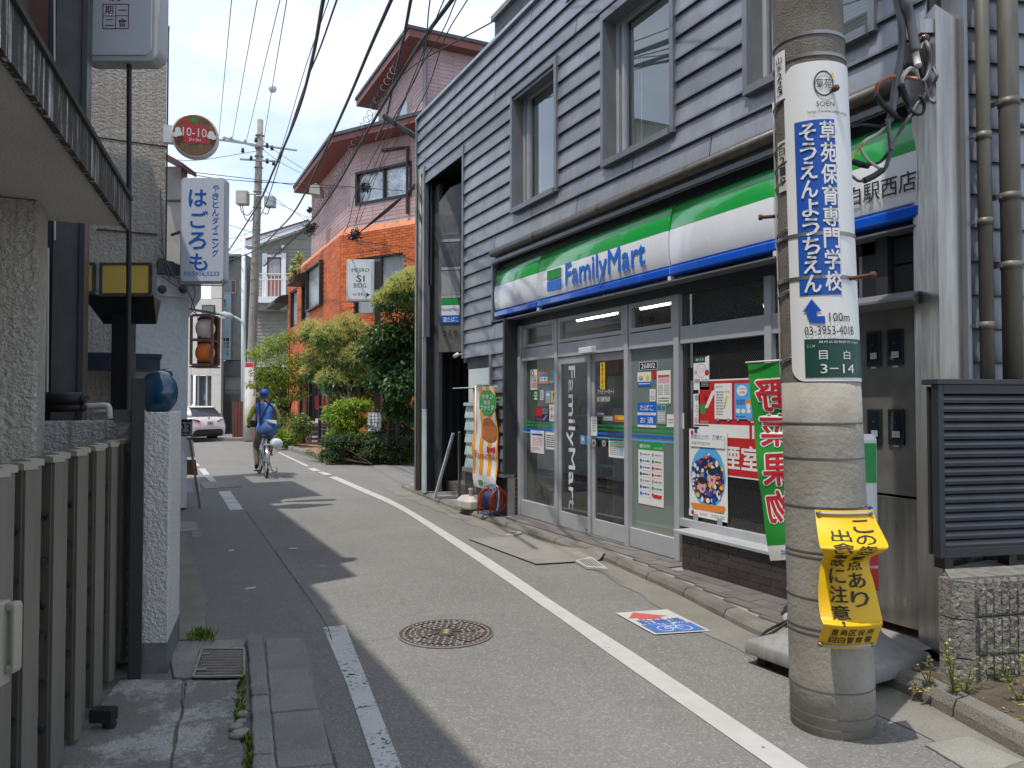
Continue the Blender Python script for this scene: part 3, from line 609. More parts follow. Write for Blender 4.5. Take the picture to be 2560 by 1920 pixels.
m = MB(); m.box(4.18, 4.20, 11.66, 11.83, .08, 1.42); tag(m.build('glass_fin', m_mint), 'upright pale green glass fin standing at the dark passage entrance', 'glass panel')
# ---- glazing of the shop
G = FACE(XG); ZB0, ZB1, ZT = 2.045, 2.20, 2.50
YM = [8.80, 7.87, 6.43, 5.62, 4.50, 3.60]           # mullion centres
gl = thing('storefront', 'aluminium framed shop front with wired glass panes and twin sliding doors', 'shop front', (XG, 6.5, .07))
def fpart(name, *boxes, mat=m_alu, bevel=.003):
    m = MB(G)
    for q in boxes: m.box(*q)
    return m.build(name, mat, gl, bevel=bevel)
for y, b0, wd in ((8.84, .08, .035), (7.87, .08, .03), (6.435, .08, .032), (5.635, .08, .036), (4.50, .40, .036), (3.62, .40, .03)): fpart('mullion', (-y - wd, -y + wd, b0, 2.56, -.05, .055))
for y0, y1 in zip(YM, YM[1:]): fpart('crossbar', (-y0 + .036, -y1 - .036, ZB0, ZB1, -.045, .045))
fpart('head_rail', (-8.87, -3.6, ZT + .01, 2.57, -.06, .05))
for y0, y1 in zip(YM[:3], YM[1:4]):
    q0, q1 = -y0 + .045, -y1 - .045; t_ = .045
    tw = fpart('transom_frame', (q0, q0 + t_, ZB1, ZT, -.02, .05), (q1 - t_, q1, ZB1, ZT, -.02, .05), (q0 + t_, q1 - t_, ZT - t_, ZT, -.02, .05), (q0 + t_, q1 - t_, ZB1 + .012, ZB1 + .05, -.02, .05))
m_g1 = glass('shop_glass_wired', (.62, .66, .64), 1.2, 0, .022, .16, (.34, .40, .37)); m_g2 = glass('shop_glass_clear', (.70, .73, .72), 1.1); m_g3 = glass('shop_glass_film', (.42, .50, .46), 1.2, .05, .022, .52, (.30, .37, .33)); m_g4 = glass('shop_glass_dark', (.16, .16, .16), .9, 0, .022, .06, (.10, .10, .10)); m_g5 = glass('transom_glass', (.30, .34, .32), 1.2, 0, .03, .2, (.10, .13, .115))
def pane(y0, y1, z0, z1, mt, c=0.0): m = MB(G); m.box(-y0, -y1, z0, z1, c - .003, c + .003); return m.build('pane', mt, gl)
pane(8.80, 7.90, .28, ZB0, m_g1); pane(6.40, 5.67, .27, ZB0, m_g3); pane(5.60, 4.535, .47, ZB0, m_g4); pane(4.465, 3.65, .47, ZB0, m_g4)
for y0, y1, mt in ((8.76, 7.91, m_g2), (7.83, 6.47, m_g2), (6.40, 5.67, m_g2), (5.60, 4.535, m_g5), (4.465, 3.65, m_g5)): pane(y0, y1, ZB1, ZT, mt, .004)
for y0, y1, z1 in ((8.80, 7.90, .28), (6.40, 5.67, .27)): fpart('kick_panel', (-y0, -y1, .085, z1, -.03, .035))
fpart('window_rail', (-5.60, -4.535, .40, .47, -.03, .045)); fpart('window_rail', (-4.465, -3.65, .40, .47, -.03, .045))
for i, (y0, y1) in enumerate(((7.835, 7.155), (7.145, 6.47))):
    c = -.012 if i else .012; t_ = .045
    m = MB(G); q0, q1 = -y0, -y1
    for q in ((q0, q0 + t_, .09, ZB0 - .005), (q1 - t_, q1, .09, ZB0 - .005), (q0 + t_, q1 - t_, ZB0 - .085, ZB0 - .005), (q0 + t_, q1 - t_, .09, .26)): m.box(*q, c - .02, c + .02)
    d = m.build('sliding_door', m_alu, gl, bevel=.003)
    m = MB(G); m.box(q0 + t_, q1 - t_, .26, ZB0 - .085, c - .003, c + .003); m.build('door_pane', m_g2, d)
    m = MB(G)
    if i == 0: m.lathe([(.012, 0), (.012, .012)], (q1 - .06, .13, c + .02), 10); m.build('lock', m_steeld, d)
fpart('door_sensor', (-7.24, -6.98, 2.05, 2.115, .046, .12), mat=m_white, bevel=.006)
fpart('door_track', (-7.84, -6.46, .07, .088, -.06, .06), mat=m_steeld)
# stripes on the glass
for zz, h, mt in ((1.262, .022, m_grn), (1.222, .022, m_grn), (1.175, .024, m_lblue), (1.135, .016, m_sky)):
    for y0, y1 in ((8.80, 7.905), (7.09, 6.52), (6.40, 5.675)): m = MB(G); m.box(-y0, -y1, zz, zz + h, .0145 if y0 < 7.2 and y0 > 6.6 else .004, .0155 if y0 < 7.2 and y0 > 6.6 else .005); m.build('glass_stripe', mt, gl)
m = MB(Fr((XG - .0185, 7.60, 1.93), (0, 0, -1), (0, -1, 0))); m.text('FamilyMart', 0, -.07, 1.62, .185, 0, 0, .025); m.build('door_lettering', m_white, gl)
for tx, b_, w_, h_ in (('ファミリーマート', 1.60, .33, .055), ('目白駅西店', 1.525, .25, .055), ('年中無休', 1.38, .14, .03)): m = MB(G); m.text(tx, -7.03, b_, w_, h_, .0135, 0, .01); m.build('door_lettering', m_white, gl)
# ---- shop inside
m = MB(); m.box(4.52, 8.6, 3.3, 8.92, .06, .085); m.box(4.7, 8.6, 8.92, 10.15, .06, .085); m.build('shop_floor', flat('shop_floor', (.20, .195, .18), .25), store)
m = MB(); m.box(4.55, 8.6, 3.3, 8.92, 2.80, 2.86); m.box(4.7, 8.6, 8.92, 10.15, 2.80, 2.86); m.build('shop_ceiling', flat('shop_ceiling', (.30, .30, .29), .8), store)
m_lamp = emis('tube_light', (1, .97, .88), 14.0)
for x, y0, y1 in ((5.9, 8.75, 9.85), (5.9, 7.3, 8.25), (7.2, 6.0, 7.4)):
    t = thing('ceiling_light', 'long white fluorescent light on the shop ceiling, ' + {0: 'behind the wide transom', 1: 'behind the narrow transom', 2: 'deep in the shop'}[[(5.9, 8.75), (5.9, 7.3), (7.2, 6.0)].index((x, y0))], 'ceiling light', (x, (y0 + y1) / 2, 2.8))
    m = MB(); m.box(x - .09, x + .09, y0, y1, 2.765, 2.80); m.build('housing', m_white, t); m = MB(); m.tube([(x, y0 + .03, 2.745), (x, y1 - .03, 2.745)], .022, 8); m.build('tube', m_lamp, t)
pal = [flat('goods_%d' % i, c, .5) for i, c in enumerate([(.5, .06, .04), (.55, .42, .05), (.05, .12, .35), (.62, .60, .55), (.06, .22, .08), (.35, .10, .05), (.4, .4, .42), (.55, .2, .04)])]
for si, (x, y0, y1, zt, lb) in enumerate(((5.35, 7.75, 8.75, 1.35, 'low wire shelf of goods just inside the left pane'), (6.3, 6.3, 8.5, 1.5, 'long shelf of goods seen through the doors'), (7.6, 4.2, 8.5, 1.9, 'tall back shelf of goods along the shop wall'), (5.2, 3.7, 5.0, 1.2, 'low shelf of goods behind the dark window'))):
    t = thing('shop_shelf', lb, 'shelf', (x, (y0 + y1) / 2, .085)); nl = int(zt / .32)
    for j in range(nl + 1): m = MB(); m.box(x - .2, x + .2, y0, y1, .14 + j * .30, .16 + j * .30); m.build('shelf_board', m_white, t)
    for e in (y0, y1): m = MB(); m.box(x - .2, x + .2, e - .015, e + .015, .085, zt + .1); m.build('end_panel', m_white, t)
    m = MB()
    for j in range(nl + 1):
        y = y0 + .04
        while y < y1 - .1:
            w_ = random.uniform(.05, .14); h_ = random.uniform(.08, .24); m.box(x - .19, x - .02 - random.uniform(0, .05), y, y + w_ - .01, .161 + j * .30, .161 + j * .30 + h_, random.randrange(8)); y += w_
    stuff(m.build('goods', pal, t))
# ---------------- shop fascia sign
sg = thing('fascia_sign', 'long glossy green, white and blue FamilyMart shop sign over the entrance', 'shop sign', (4.28, 6.2, 2.64))
prof = [(4.36, 3.30), (4.325, 3.285), (4.295, 3.245), (4.275, 3.18), (4.262, 3.10), (4.258, 3.05)]       # green, leaning back at the top
profw = [(4.252, 3.045), (4.246, 2.98), (4.246, 2.88), (4.252, 2.79), (4.266, 2.735), (4.285, 2.725)]
profb = [(4.27, 2.722), (4.25, 2.705), (4.25, 2.655), (4.275, 2.638), (4.36, 2.638)]
Ys = [9.22, 8.0, 5.51, 4.25, 3.06]
for y0, y1 in zip(Ys, Ys[1:]):
    for nm, pr, mt in (('green_panel', prof, m_green), ('white_panel', profw, m_whites), ('blue_panel', profb, m_blue)):
        m = MB(); m.grid(lambda a, b: (0, 0, 0), 1, 1) if 0 else None
        e = .014; rings = []
        for y, d in ((y0, .05), (y0 - .01, .012), (y0 - .03, 0), ((y0 + y1) / 2, 0), (y1 + .03, 0), (y1 + .01, .012), (y1, .05)):
            dd = d if nm != 'blue_panel' else d * .2; rings.append([(x + dd, y, z) for x, z in pr] + [(4.40, y, pr[-1][1]), (4.40, y, pr[0][1])])
        m.loft(rings); o = m.build(nm, mt, sg, fixn=True); 
        for p in o.data.polygons: p.use_smooth = len(p.vertices) == 4
        md = o.modifiers.new('es', 'EDGE_SPLIT'); md.split_angle = R(35)
m = MB(FACE(4.243)); m.box(-7.73, -7.42, 2.915, 3.025, 0, .006, 0); m.box(-7.73, -7.42, 2.785, 2.90, 0, .006, 1); m.build('logo_flag', [m_grn, m_lblue], sg)
def solidtext(fr, s, a0, b0, w, h, dep, bold, name, mats, parent, back=None):
    m = MB(fr); m.text(s, a0, b0, w, h, dep, 0, bold); o = m.build(name, mats, parent); return o
solidtext(FACE(4.244), 'FamilyMart', -7.31, 2.722, 1.47, .315, .006, .03, 'logo_lettering', m_lblue, sg)
solidtext(FACE(4.244), '目白駅西店', -3.70, 2.80, .62, .13, .004, .006, 'branch_lettering', m_ink, sg)
for y in Ys[1:-1]:
    m = MB(); m.box(4.26, 4.30, y - .02, y + .02, 2.60, 2.64); m.build('clip', m_white, sg)
# ---------------- posters and stickers on the glass
PO = XG - .0075
LOOK = {'w': m_paper, 'k': m_ink, 'r': m_red, 'b': m_bluep, 's': m_sky, 'g': m_grn, 'd': m_dgrn, 'y': m_yellow, 'o': m_orange, 'p': m_pink, 'n': m_navy, 'e': m_grey, 'l': m_lblue}
LK = list(LOOK)
def cz(x, y): return 1240 + x / 2.9105, 680 + y / 2.9105
PN = []
def poster(z, base, items, label, cat='poster', x=PO, name='poster', native=False, group=None, tape=False):
    x0, y0, x1, y1 = z
    p0, p1 = (x0, y0), (x1, y1)
    if not native: p0, p1 = cz(x0, y0), cz(x1, y1)
    T_ = atx(p0[0], p0[1], x); Bm = atx(p0[0], p1[1], x); E_ = atx(p1[0], p0[1], x); a0, a1, b0, b1 = -T_.y, -E_.y, Bm.z, T_.z
    F_ = FACE(x); m = MB(F_); W_, H_ = a1 - a0, b1 - b0
    m.box(a0, a1, b0, b1, -.001, .0005, LK.index(base)); lev = .001
    for it in items:
        k = it[0]; lev += .00003
        if k == 'r': _, u0, v0, u1, v1, c = it; m.poly([(a0 + W_ * u, b0 + H_ * v, lev) for u, v in ((u0, v0), (u1, v0), (u1, v1), (u0, v1))], LK.index(c))
        elif k == 't':
            _, s, u, v, w, h, c = it[:7]; m.text(s, a0 + W_ * u, b0 + H_ * v, W_ * w, H_ * h, lev, LK.index(c), it[7] if len(it) > 7 else 0)
        elif k == 'v': _, s, u, v, cell, c = it[:6]; m.vtext(s, a0 + W_ * u, b0 + H_ * v, H_ * cell, lev, LK.index(c), it[6] if len(it) > 6 else 0)
        elif k == 'd': _, u, v, r, c = it[:5]; m.poly([(a0 + W_ * u + r * W_ * math.cos(q * math.pi / 8), b0 + H_ * v + r * W_ * (it[5] if len(it) > 5 else 1) * math.sin(q * math.pi / 8), lev) for q in range(16)], LK.index(c))
        elif k == 'c':
            _, u, v, r, w, c = it; ringstrip(m, lambda a, b: (a, b, lev), a0 + W_ * u, b0 + H_ * v, r * W_, r * W_, w, LK.index(c), 14)
        elif k == 'x':      # rows of print too small to read
            _, u0, v0, u1, v1, n_, c = it
            for i in range(n_):
                u = u0; v = v1 - (v1 - v0) * (i + .5) / n_; hh = (v1 - v0) / n_ * .28
                while u < u1:
                    w = min(random.uniform(.04, .2), u1 - u); m.poly([(a0 + W_ * p, b0 + H_ * q, lev) for p, q in ((u, v - hh), (u + w, v - hh), (u + w, v + hh), (u, v + hh))], LK.index(c)); u += w + .025
        elif k == 'z':
            _, pts, c = it; m.poly([(a0 + W_ * u, b0 + H_ * v, lev) for u, v in pts], LK.index(c))
    if tape:
        for u in (.12, .75): m.poly([(a0 + W_ * (u + q), b0 + H_ * v, lev + .001) for q, v in ((0, -.05), (.13, -.05), (.13, .03), (0, .03))], LK.index('e'))
    o = m.build(name, [LOOK[q] for q in LK]); return tag(o, label, cat, group)
poster((252, 712, 300, 858), 'w', [('t', '110', .15, .38, .7, .14, 'r', .03), ('d', .3, .83, .22, 'r'), ('d', .3, .83, .12, 'w'), ('x', .1, .55, .9, .72, 3, 'e'), ('x', .1, .08, .9, .34, 4, 'r')], 'narrow white notice with red 110 at top left of the left pane', 'notice')
poster((308, 728, 386, 815), 'o', [('r', .12, .15, .88, .85, 's'), ('r', .2, .22, .8, .55, 'w'), ('x', .2, .62, .8, .78, 2, 'b'), ('r', .3, .3, .45, .5, 's'), ('r', .55, .3, .7, .5, 'g')], 'orange bordered notice with light blue middle on the left pane', 'notice')
poster((389, 720, 448, 812), 's', [('t', '2', .3, .25, .5, .6, 'y', .04), ('x', .1, .06, .9, .2, 1, 'w')], 'light blue sticker with a big yellow 2 on the left pane', 'sticker')
poster((275, 865, 305, 933), 'g', [('d', .5, .6, .33, 'w'), ('d', .5, .6, .2, 'g'), ('r', .15, .06, .85, .22, 'w')], 'small green sticker with white ring on the left pane', 'sticker')
poster((320, 860, 345, 932), 'w', [('x', .15, .1, .85, .9, 6, 'e')], 'small white notice between green and blue stickers on the left pane', 'notice')
poster((360, 865, 396, 955), 's', [('r', .1, .08, .9, .42, 'y'), ('d', .33, .7, .16, 'w'), ('d', .67, .7, .16, 'w'), ('x', .15, .12, .85, .38, 3, 'b')], 'blue and yellow sticker with two white dots on the left pane', 'sticker')
poster((400, 865, 445, 955), 'y', [('d', .5, .68, .2, 'b'), ('z', [(.42, .6), (.58, .6), (.62, .4), (.75, .2), (.62, .2), (.5, .38), (.38, .2), (.25, .2), (.38, .4)], 'b'), ('x', .1, .05, .9, .14, 1, 'b')], 'yellow sticker with a blue walking figure on the left pane', 'sticker')
poster((288, 980, 385, 1085), 'e', [('r', .0, .0, 1, 1, 'k'), ('r', .02, .35, .48, .96, 'r'), ('x', .5, .5, .95, .95, 5, 'e'), ('r', .02, .02, .98, .28, 'n'), ('x', .05, .06, .5, .24, 2, 'r'), ('z', [(.55, .1), (.8, .45), (.88, .4), (.64, .06)], 'e')], 'black and red notice in the middle of the left pane', 'notice')
poster((388, 965, 447, 1085), 'w', [('c', .3, .75, .17, .25, 'r'), ('c', .72, .75, .17, .25, 'r'), ('c', .3, .28, .17, .25, 'r'), ('c', .72, .28, .17, .25, 'r'), ('d', .3, .75, .06, 'k'), ('d', .72, .75, .06, 'k'), ('d', .3, .28, .06, 'k'), ('d', .72, .28, .06, 'k')], 'white card with four red prohibition rings on the left pane', 'notice')
poster((412, 1100, 442, 1160), 's', [('d', .5, .5, .28, 'b'), ('d', .5, .55, .14, 'r')], 'tiny light blue card over the stripes on the left pane', 'sticker', x=PO - .003)
poster((252, 1150, 350, 1312), 'w', [('r', .1, .78, .9, .86, 'b'), ('x', .15, .3, .85, .7, 6, 'p'), ('x', .15, .14, .7, .26, 2, 'e')], 'white notice with blue heading low on the left pane', 'notice')
poster((358, 1160, 440, 1290), 'w', [('r', .03, .02, .97, .98, 'k'), ('r', .06, .04, .94, .96, 'w'), ('x', .12, .12, .9, .85, 6, 'k')], 'white notice framed in black low on the left pane', 'notice')
DX = PO - .014
poster((758, 660, 792, 853), 'y', [('v', '警察官立寄店', .5, .97, .157, 'k', .01)], 'tall yellow sticker with black vertical writing at top of right sliding door', 'sticker')
poster((778, 1047, 853, 1083), 'e', [('x', .1, .2, .9, .8, 2, 'w')], 'small grey card under white shop name on right sliding door', 'card')
poster((863, 1040, 953, 1088), 'o', [('r', .3, .25, .9, .8, 'y'), ('x', .1, .1, .9, .3, 1, 'k')], 'small orange card on right sliding door', 'card')
poster((820, 1203, 935, 1345), 'w', [('r', .05, .85, .95, .93, 'g'), ('x', .08, .55, .95, .8, 3, 'g'), ('x', .08, .1, .6, .5, 4, 'e'), ('x', .65, .1, .92, .5, 4, 's'), ('r', .06, .52, .94, .55, 'g')], 'white and green payment sheet on right sliding door', 'notice')
poster((690, 1052, 735, 1190), 'w', [('x', .15, .2, .85, .85, 5, 'e')], 'plain white sheet at right edge of left sliding door', 'notice', x=DX)
poster((615, 1188, 650, 1250), 's', [('d', .5, .45, .3, 'o'), ('d', .5, .62, .2, 'w')], 'small blue card with orange shape on left sliding door', 'card', x=DX - .015)
poster((657, 1190, 693, 1258), 's', [('d', .5, .5, .3, 'b'), ('d', .5, .6, .2, 'r')], 'small blue card with red dot on left sliding door', 'card', x=DX)
for zz, lb in (((697, 1222, 728, 1262), 'left'), ((772, 1226, 800, 1266), 'right')): poster(zz, 'b', [('d', .5, .5, .45, 'y', 1), ('d', .5, .45, .3, 'b')], 'small round yellow and blue safety sticker on the %s sliding door' % lb, 'sticker', x=DX if lb == 'left' else PO)
poster((1042, 657, 1175, 717), 'w', [('r', .02, .06, .98, .94, 'k'), ('t', '26802', .12, .2, .76, .6, 'w', .02)], 'black number plate 26802 with white border at top of right pane', 'plate')
poster((1030, 730, 1128, 830), 'w', [('r', 0, 0, 1, .30, 'l'), ('t', 'GO', .12, .42, .3, .16, 'b', .02), ('r', .1, .62, .45, .74, 'y'), ('x', .1, .1, .9, .22, 1, 'w'), ('z', [(.62, .38), (.85, .38), (.9, .6), (.75, .8), (.6, .6)], 'y')], 'white and blue card with yellow print and GO at top of right pane', 'card')
poster((1137, 720, 1168, 770), 'r', [('d', .5, .5, .4, 'r', 1)], 'small red dot sticker at top of right pane', 'sticker')
poster((1170, 720, 1270, 957), 'w', [('x', .1, .8, .9, .88, 1, 'r'), ('r', .08, .62, .92, .76, 'p'), ('x', .08, .25, .45, .58, 6, 'e'), ('x', .55, .25, .92, .58, 6, 'e'), ('x', .1, .04, .9, .2, 2, 'g'), ('t', '000000', .1, .79, .8, .08, 'r', .02)], 'white flyer with red heading taped high on the right pane', 'flyer', tape=True)
poster((1118, 853, 1160, 942), 'w', [('x', .15, .1, .85, .5, 3, 'e'), ('r', .3, .62, .7, .85, 'e'), ('r', .38, .66, .62, .8, 'w')], 'small white card beside the flyer on the right pane', 'card')
poster((1030, 950, 1165, 1040), 'l', [('r', 0, 0, 1, .2, 'w'), ('t', 'たばこ', .15, .36, .7, .46, 'w', .02), ('t', 'CIGARETTES', .25, .04, .5, .11, 'l')], 'blue tobacco sign with white writing on the right pane', 'sign')
poster((1030, 1042, 1165, 1127), 'l', [('r', 0, 0, 1, .2, 'w'), ('t', 'お 酒', .15, .34, .7, .5, 'w', .02), ('t', 'LIQUOR', .33, .04, .34, .11, 'l')], 'blue liquor sign with white writing on the right pane', 'sign')
poster((1170, 962, 1236, 1105), 'e', [('r', .08, .7, .45, .92, 'l'), ('r', .52, .7, .92, .92, 'g'), ('x', .1, .1, .9, .6, 6, 'w')], 'grey sheet of card logos on the right pane', 'notice')
poster((1243, 1035, 1300, 1128), 'w', [('x', .2, .25, .8, .7, 2, 'e')], 'blank white card low on the right pane', 'card')
poster((1305, 1025, 1368, 1138), 'w', [('r', .06, .05, .94, .95, 'e'), ('r', .1, .08, .9, .92, 'w'), ('c', .5, .55, .22, .25, 'k'), ('x', .2, .12, .8, .25, 1, 'e')], 'white card with black ring at right edge of the right pane', 'card')
rows = []
for i in range(7):
    v = .80 - .105 * i
    for j in (0, 1):
        u = .04 + .48 * j; c = ['e', 'r', 'b', 'e', 'l', 'g', 'n', 'r'][(i * 2 + j * 3) % 8]; rows += [('d', u + .07, v, .045, c), ('x', u + .14, v - .022, u + .42, v + .022, 1, c)]
    rows.append(('r', .03, v - .052, .97, v - .049, 'e'))
poster((1035, 1232, 1218, 1680), 'w', [('r', 0, .87, 1, 1, 'g'), ('t', '銀行ATM', .06, .90, .42, .065, 'w', .01), ('t', 'ゆうちょ銀行', .66, .895, .3, .035, 'w'), ('r', .495, .05, .5, .86, 'e')] + rows + [('r', .6, .155 - .03, .92, .155 + .015, 'r')], 'tall white bank ATM list with green heading on the right pane', 'poster')
def rz(x, y): return 1650 + x / 2.44, 820 + y / 2.44
def poster2(z, *a, **k): return poster(rz(z[0], z[1]) + rz(z[2], z[3]), *a, native=True, **k)
poster2((235, 318, 640, 885), 'w', [('r', .02, .015, .98, .985, 'r'), ('r', .0, .40, .78, .53, 'w'), ('r', .82, .40, .85, .53, 'w'), ('r', .89, .40, .92, .53, 'w'), ('z', [(.60, .88), (.64, .88), (.64, .70), (.80, .66), (.84, .56), (.80, .56), (.77, .62), (.60, .66)], 'w'), ('z', [(.86, .56), (.9, .56), (.9, .68), (.84, .76), (.82, .73), (.86, .66)], 'w'), ('z', [(.1, .70), (.15, .70), (.25, .84), (.32, .86), (.32, .9), (.22, .88)], 'w'), ('t', '喫煙室', .06, .08, .88, .24, 'w', .03)], 'large red smoking room sign with white pipe drawing on the dark window', 'sign')
PX = PO - .007
poster2((204, 175, 300, 378), 'p', [('r', 0, 0, 1, 1, 'w'), ('z', [(0, .8), (1, 1), (0, 1)], 'd'), ('r', .0, .80, .75, 1, 'd'), ('t', '4/15', .15, .86, .5, .08, 'w'), ('c', .5, .56, .30, .06, 'r'), ('t', 'つながる', .28, .58, .45, .06, 'p'), ('t', 'サカグラ', .28, .50, .45, .06, 'p'), ('d', .86, .5, .13, 'r'), ('d', .14, .52, .10, 'p'), ('r', .06, .2, .42, .32, 'e'), ('x', .5, .08, .95, .32, 5, 'e')], 'pink and dark green event poster at top left of the dark window', 'poster')
poster2((204, 402, 300, 602), 'w', [('v', '越文集', .78, .95, .16, 'k'), ('v', 'サロン', .22, .68, .12, 'k'), ('z', [(.5, .42), (.35, .6), (.42, .7), (.55, .62), (.68, .72), (.85, .6), (.75, .45), (.62, .38)], 'g'), ('d', .22, .88, .13, 'e'), ('d', .18, .2, .14, 'p'), ('r', .04, .03, .96, .07, 'k'), ('x', .4, .1, .95, .2, 2, 'e')], 'white poster with black brush writing and green heart on the dark window', 'poster')
random.seed(3)
blobs = []
for i in range(190):
    a, r_ = random.uniform(0, 6.28), .43 * math.sqrt(random.random()); blobs.append(('d', .5 + r_ * math.cos(a), .45 + r_ * .62 * math.sin(a), random.uniform(.012, .05), random.choice('rbbnkowywek'), random.uniform(.5, 1.6)))
poster2((178, 615, 410, 1140), 'w', [('d', .5, .47, .46, 's', 1.2), ('d', .5, .43, .42, 'n', 1.0)] + blobs + [('d', .36, .36, .10, 'p', 1.3), ('d', .62, .46, .10, 'p', 1.3), ('d', .36, .42, .11, 'k', .6), ('d', .62, .53, .11, 'k', .6), ('d', .38, .33, .03, 'r'), ('d', .62, .44, .03, 'r'), ('z', [(.04, .15), (.96, .17), (.9, .10), (.5, .07), (.12, .09)], 'o'),
    ('r', .05, .80, .95, .95, 'w'), ('t', '想像以上!が、万博だ。', .06, .885, .88, .06, 'b', .01), ('t', '来場予約受付中!', .08, .82, .5, .04, 'k'), ('r', 0, 0, 1, .08, 'w'), ('d', .1, .04, .045, 'r'), ('t', 'EXPO', .3, .025, .2, .025, 'k'), ('x', .6, .02, .95, .06, 2, 'e'), ('d', .1, .96, .04, 'r'), ('d', .2, .98, .04, 'b')], 'colourful exhibition poster crowded with figures taped low on the dark window', 'poster', x=PX - .004, tape=True)
poster2((332, 340, 438, 555), 'w', [('t', 'めじろ', .1, .88, .35, .06, 'k'), ('t', 'よりみち', .5, .74, .35, .05, 'k'), ('z', [(.5, .3), (.62, .3), (.75, .6), (.7, .7), (.6, .5)], 'y'), ('x', .1, .1, .5, .8, 9, 'e')], 'pale hand drawn notice over the red sign on the dark window', 'notice', x=PX, tape=True)
poster2((455, 340, 562, 555), 's', [('d', .42, .80, .30, 'w', .75), ('t', 'すすめる', .25, .82, .35, .06, 'k', .01), ('t', '大作戦!', .25, .72, .35, .06, 'k', .01), ('d', .78, .45, .16, 'o'), ('d', .78, .36, .12, 'w'), ('d', .2, .23, .12, 'w', .8), ('d', .5, .23, .12, 'w', .8), ('d', .8, .23, .12, 'w', .8), ('x', .1, .4, .6, .56, 3, 'b'), ('x', .05, .04, .6, .1, 1, 'b')], 'light blue notice with white speech cloud over the red sign on the dark window', 'notice', x=PX, tape=True)
# ---------------- near utility pole
PC = V((2.96, 2.615, 0)); PD = V((PC.x, PC.y, 0)).normalized(); PR_ = V((PD.y, -PD.x, 0))
def pc(z): return PC - CR * (.026 * z) + V((0, 0, z))
def pr(z): return .184 - .0074 * z
def PP(ang, z, dr=0): return pc(z) + (-PD * math.cos(ang) + PR_ * math.sin(ang)) * (pr(z) + dr)
def pz(py): return CAMH + (1010 - py) / 1923 * 3.47
m_pole = M('pole_concrete', (.23, .205, .17), .9, var=.22, scale=5, bump=.5, bscale=120, fine=.4, streak=.3)
m_wrap = M('pole_wrap', (.38, .36, .315), .92, var=.16, scale=4.5, col2=(.25, .225, .185), fine=.25, bump=.3, bscale=40, spec=.2)
m_bandw = M('wrap_band', (.20, .19, .17), .7, .2, var=.25)
m_band = M('steel_band', (.33, .32, .30), .42, .8, var=.2)
pole = thing('utility_pole', 'thick concrete utility pole in the foreground right with steel bands', 'utility pole', PC)
def cyl(mb, z0, z1, d0, d1=None, n=40, a0=None, a1=None):
    d1 = d0 if d1 is None else d1; ns = max(2, int((z1 - z0) / .3) + 1)
    if a0 is None: mb.loft([[PP(2 * math.pi * k / n, lerp(z0, z1, j / ns), lerp(d0, d1, j / ns)) for k in range(n)] for j in range(ns + 1)])
    else: mb.grid(lambda u, v: PP(lerp(a0, a1, u), lerp(z0, z1, v), lerp(d0, d1, v)), n, ns)
    return mb
m = MB(); cyl(m, -.05, 9.5, 0); m.build('shaft', m_pole, pole, True, fixn=True)
m = MB(); cyl(m, -.02, pz(955), .005, .004); m.build('wrap', m_wrap, pole, True, fixn=True)
for i, py in enumerate((1060, 1149, 1272, 1385, 1398, 1502, 1578, 1592, 1730, 1795, 1822)):
    z = max(.02, pz(py)); m = MB(); cyl(m, z, z + .006, .0075); m.build('band', m_bandw, pole, fixn=True)
for py in (66, 122, 583, 694): z = pz(py); m = MB(); cyl(m, z, z + .016, .010 if py > 300 else .004); m.build('band', m_band, pole, fixn=True)
for py, e in ((226, -.7), (340, -.75), (390, -.7), (438, -.75), (565, -.75), (727, -.75), (901, -.75)):
    z = pz(py); m = MB(); m.tube([PP(lerp(-1.45, e, k / 8), z + .02 * k / 8, .006) for k in range(9)], .004, 6); m.build('tie_wire', m_band, pole, True)
m = MB(); m.tube([PP(-1.46, z, .006) for z in [pz(y) for y in range(200, 1000, 60)]], .005, 6); m.build('earth_wire', m_pale, pole, True)
for ang, py, ln in ((.95, 692, .11), (-1.5, 506, .07), (.6, 215, .025)):
    z = pz(py); m = MB(); a, b = PP(ang, z, -.01), PP(ang, z, ln); m.tube([a, b], .0095, 8); m.tube([b, PP(ang, z, ln + .018)], .015, 8); m.build('step_bolt', m_rust, pole, True)
def platefn(r0): return lambda a, b, d=.0: PP(a / .175, b, r0 + d)
# narrow number plates, each fixed to the pole
for (py0, py1, a0, a1, txt, mt, lb) in ((88, 214, -1.14, -.66, '山手223', m_paper, 'narrow white vertical number plate high on the near pole'), (322, 455, -1.10, -.66, '白219', flat('ivory', (.60, .56, .45), .6), 'narrow ivory vertical number plate with 219 on the near pole')):
    m = MB(); f_ = platefn(.006); z0, z1 = pz(py1), pz(py0); m.grid(lambda u, v: f_(.175 * lerp(a0, a1, u), lerp(z0, z1, v)), 4, 4)
    cell = (z1 - z0) / (len(txt) + 1); m.vtext(txt, .175 * (a0 + a1) / 2, z1 - cell * .5, cell, 0, 1, .005, .05, fn=lambda a, b: f_(a, b, .002)); tag(m.build('pole_plate', [mt, m_ink]), lb, 'plate')
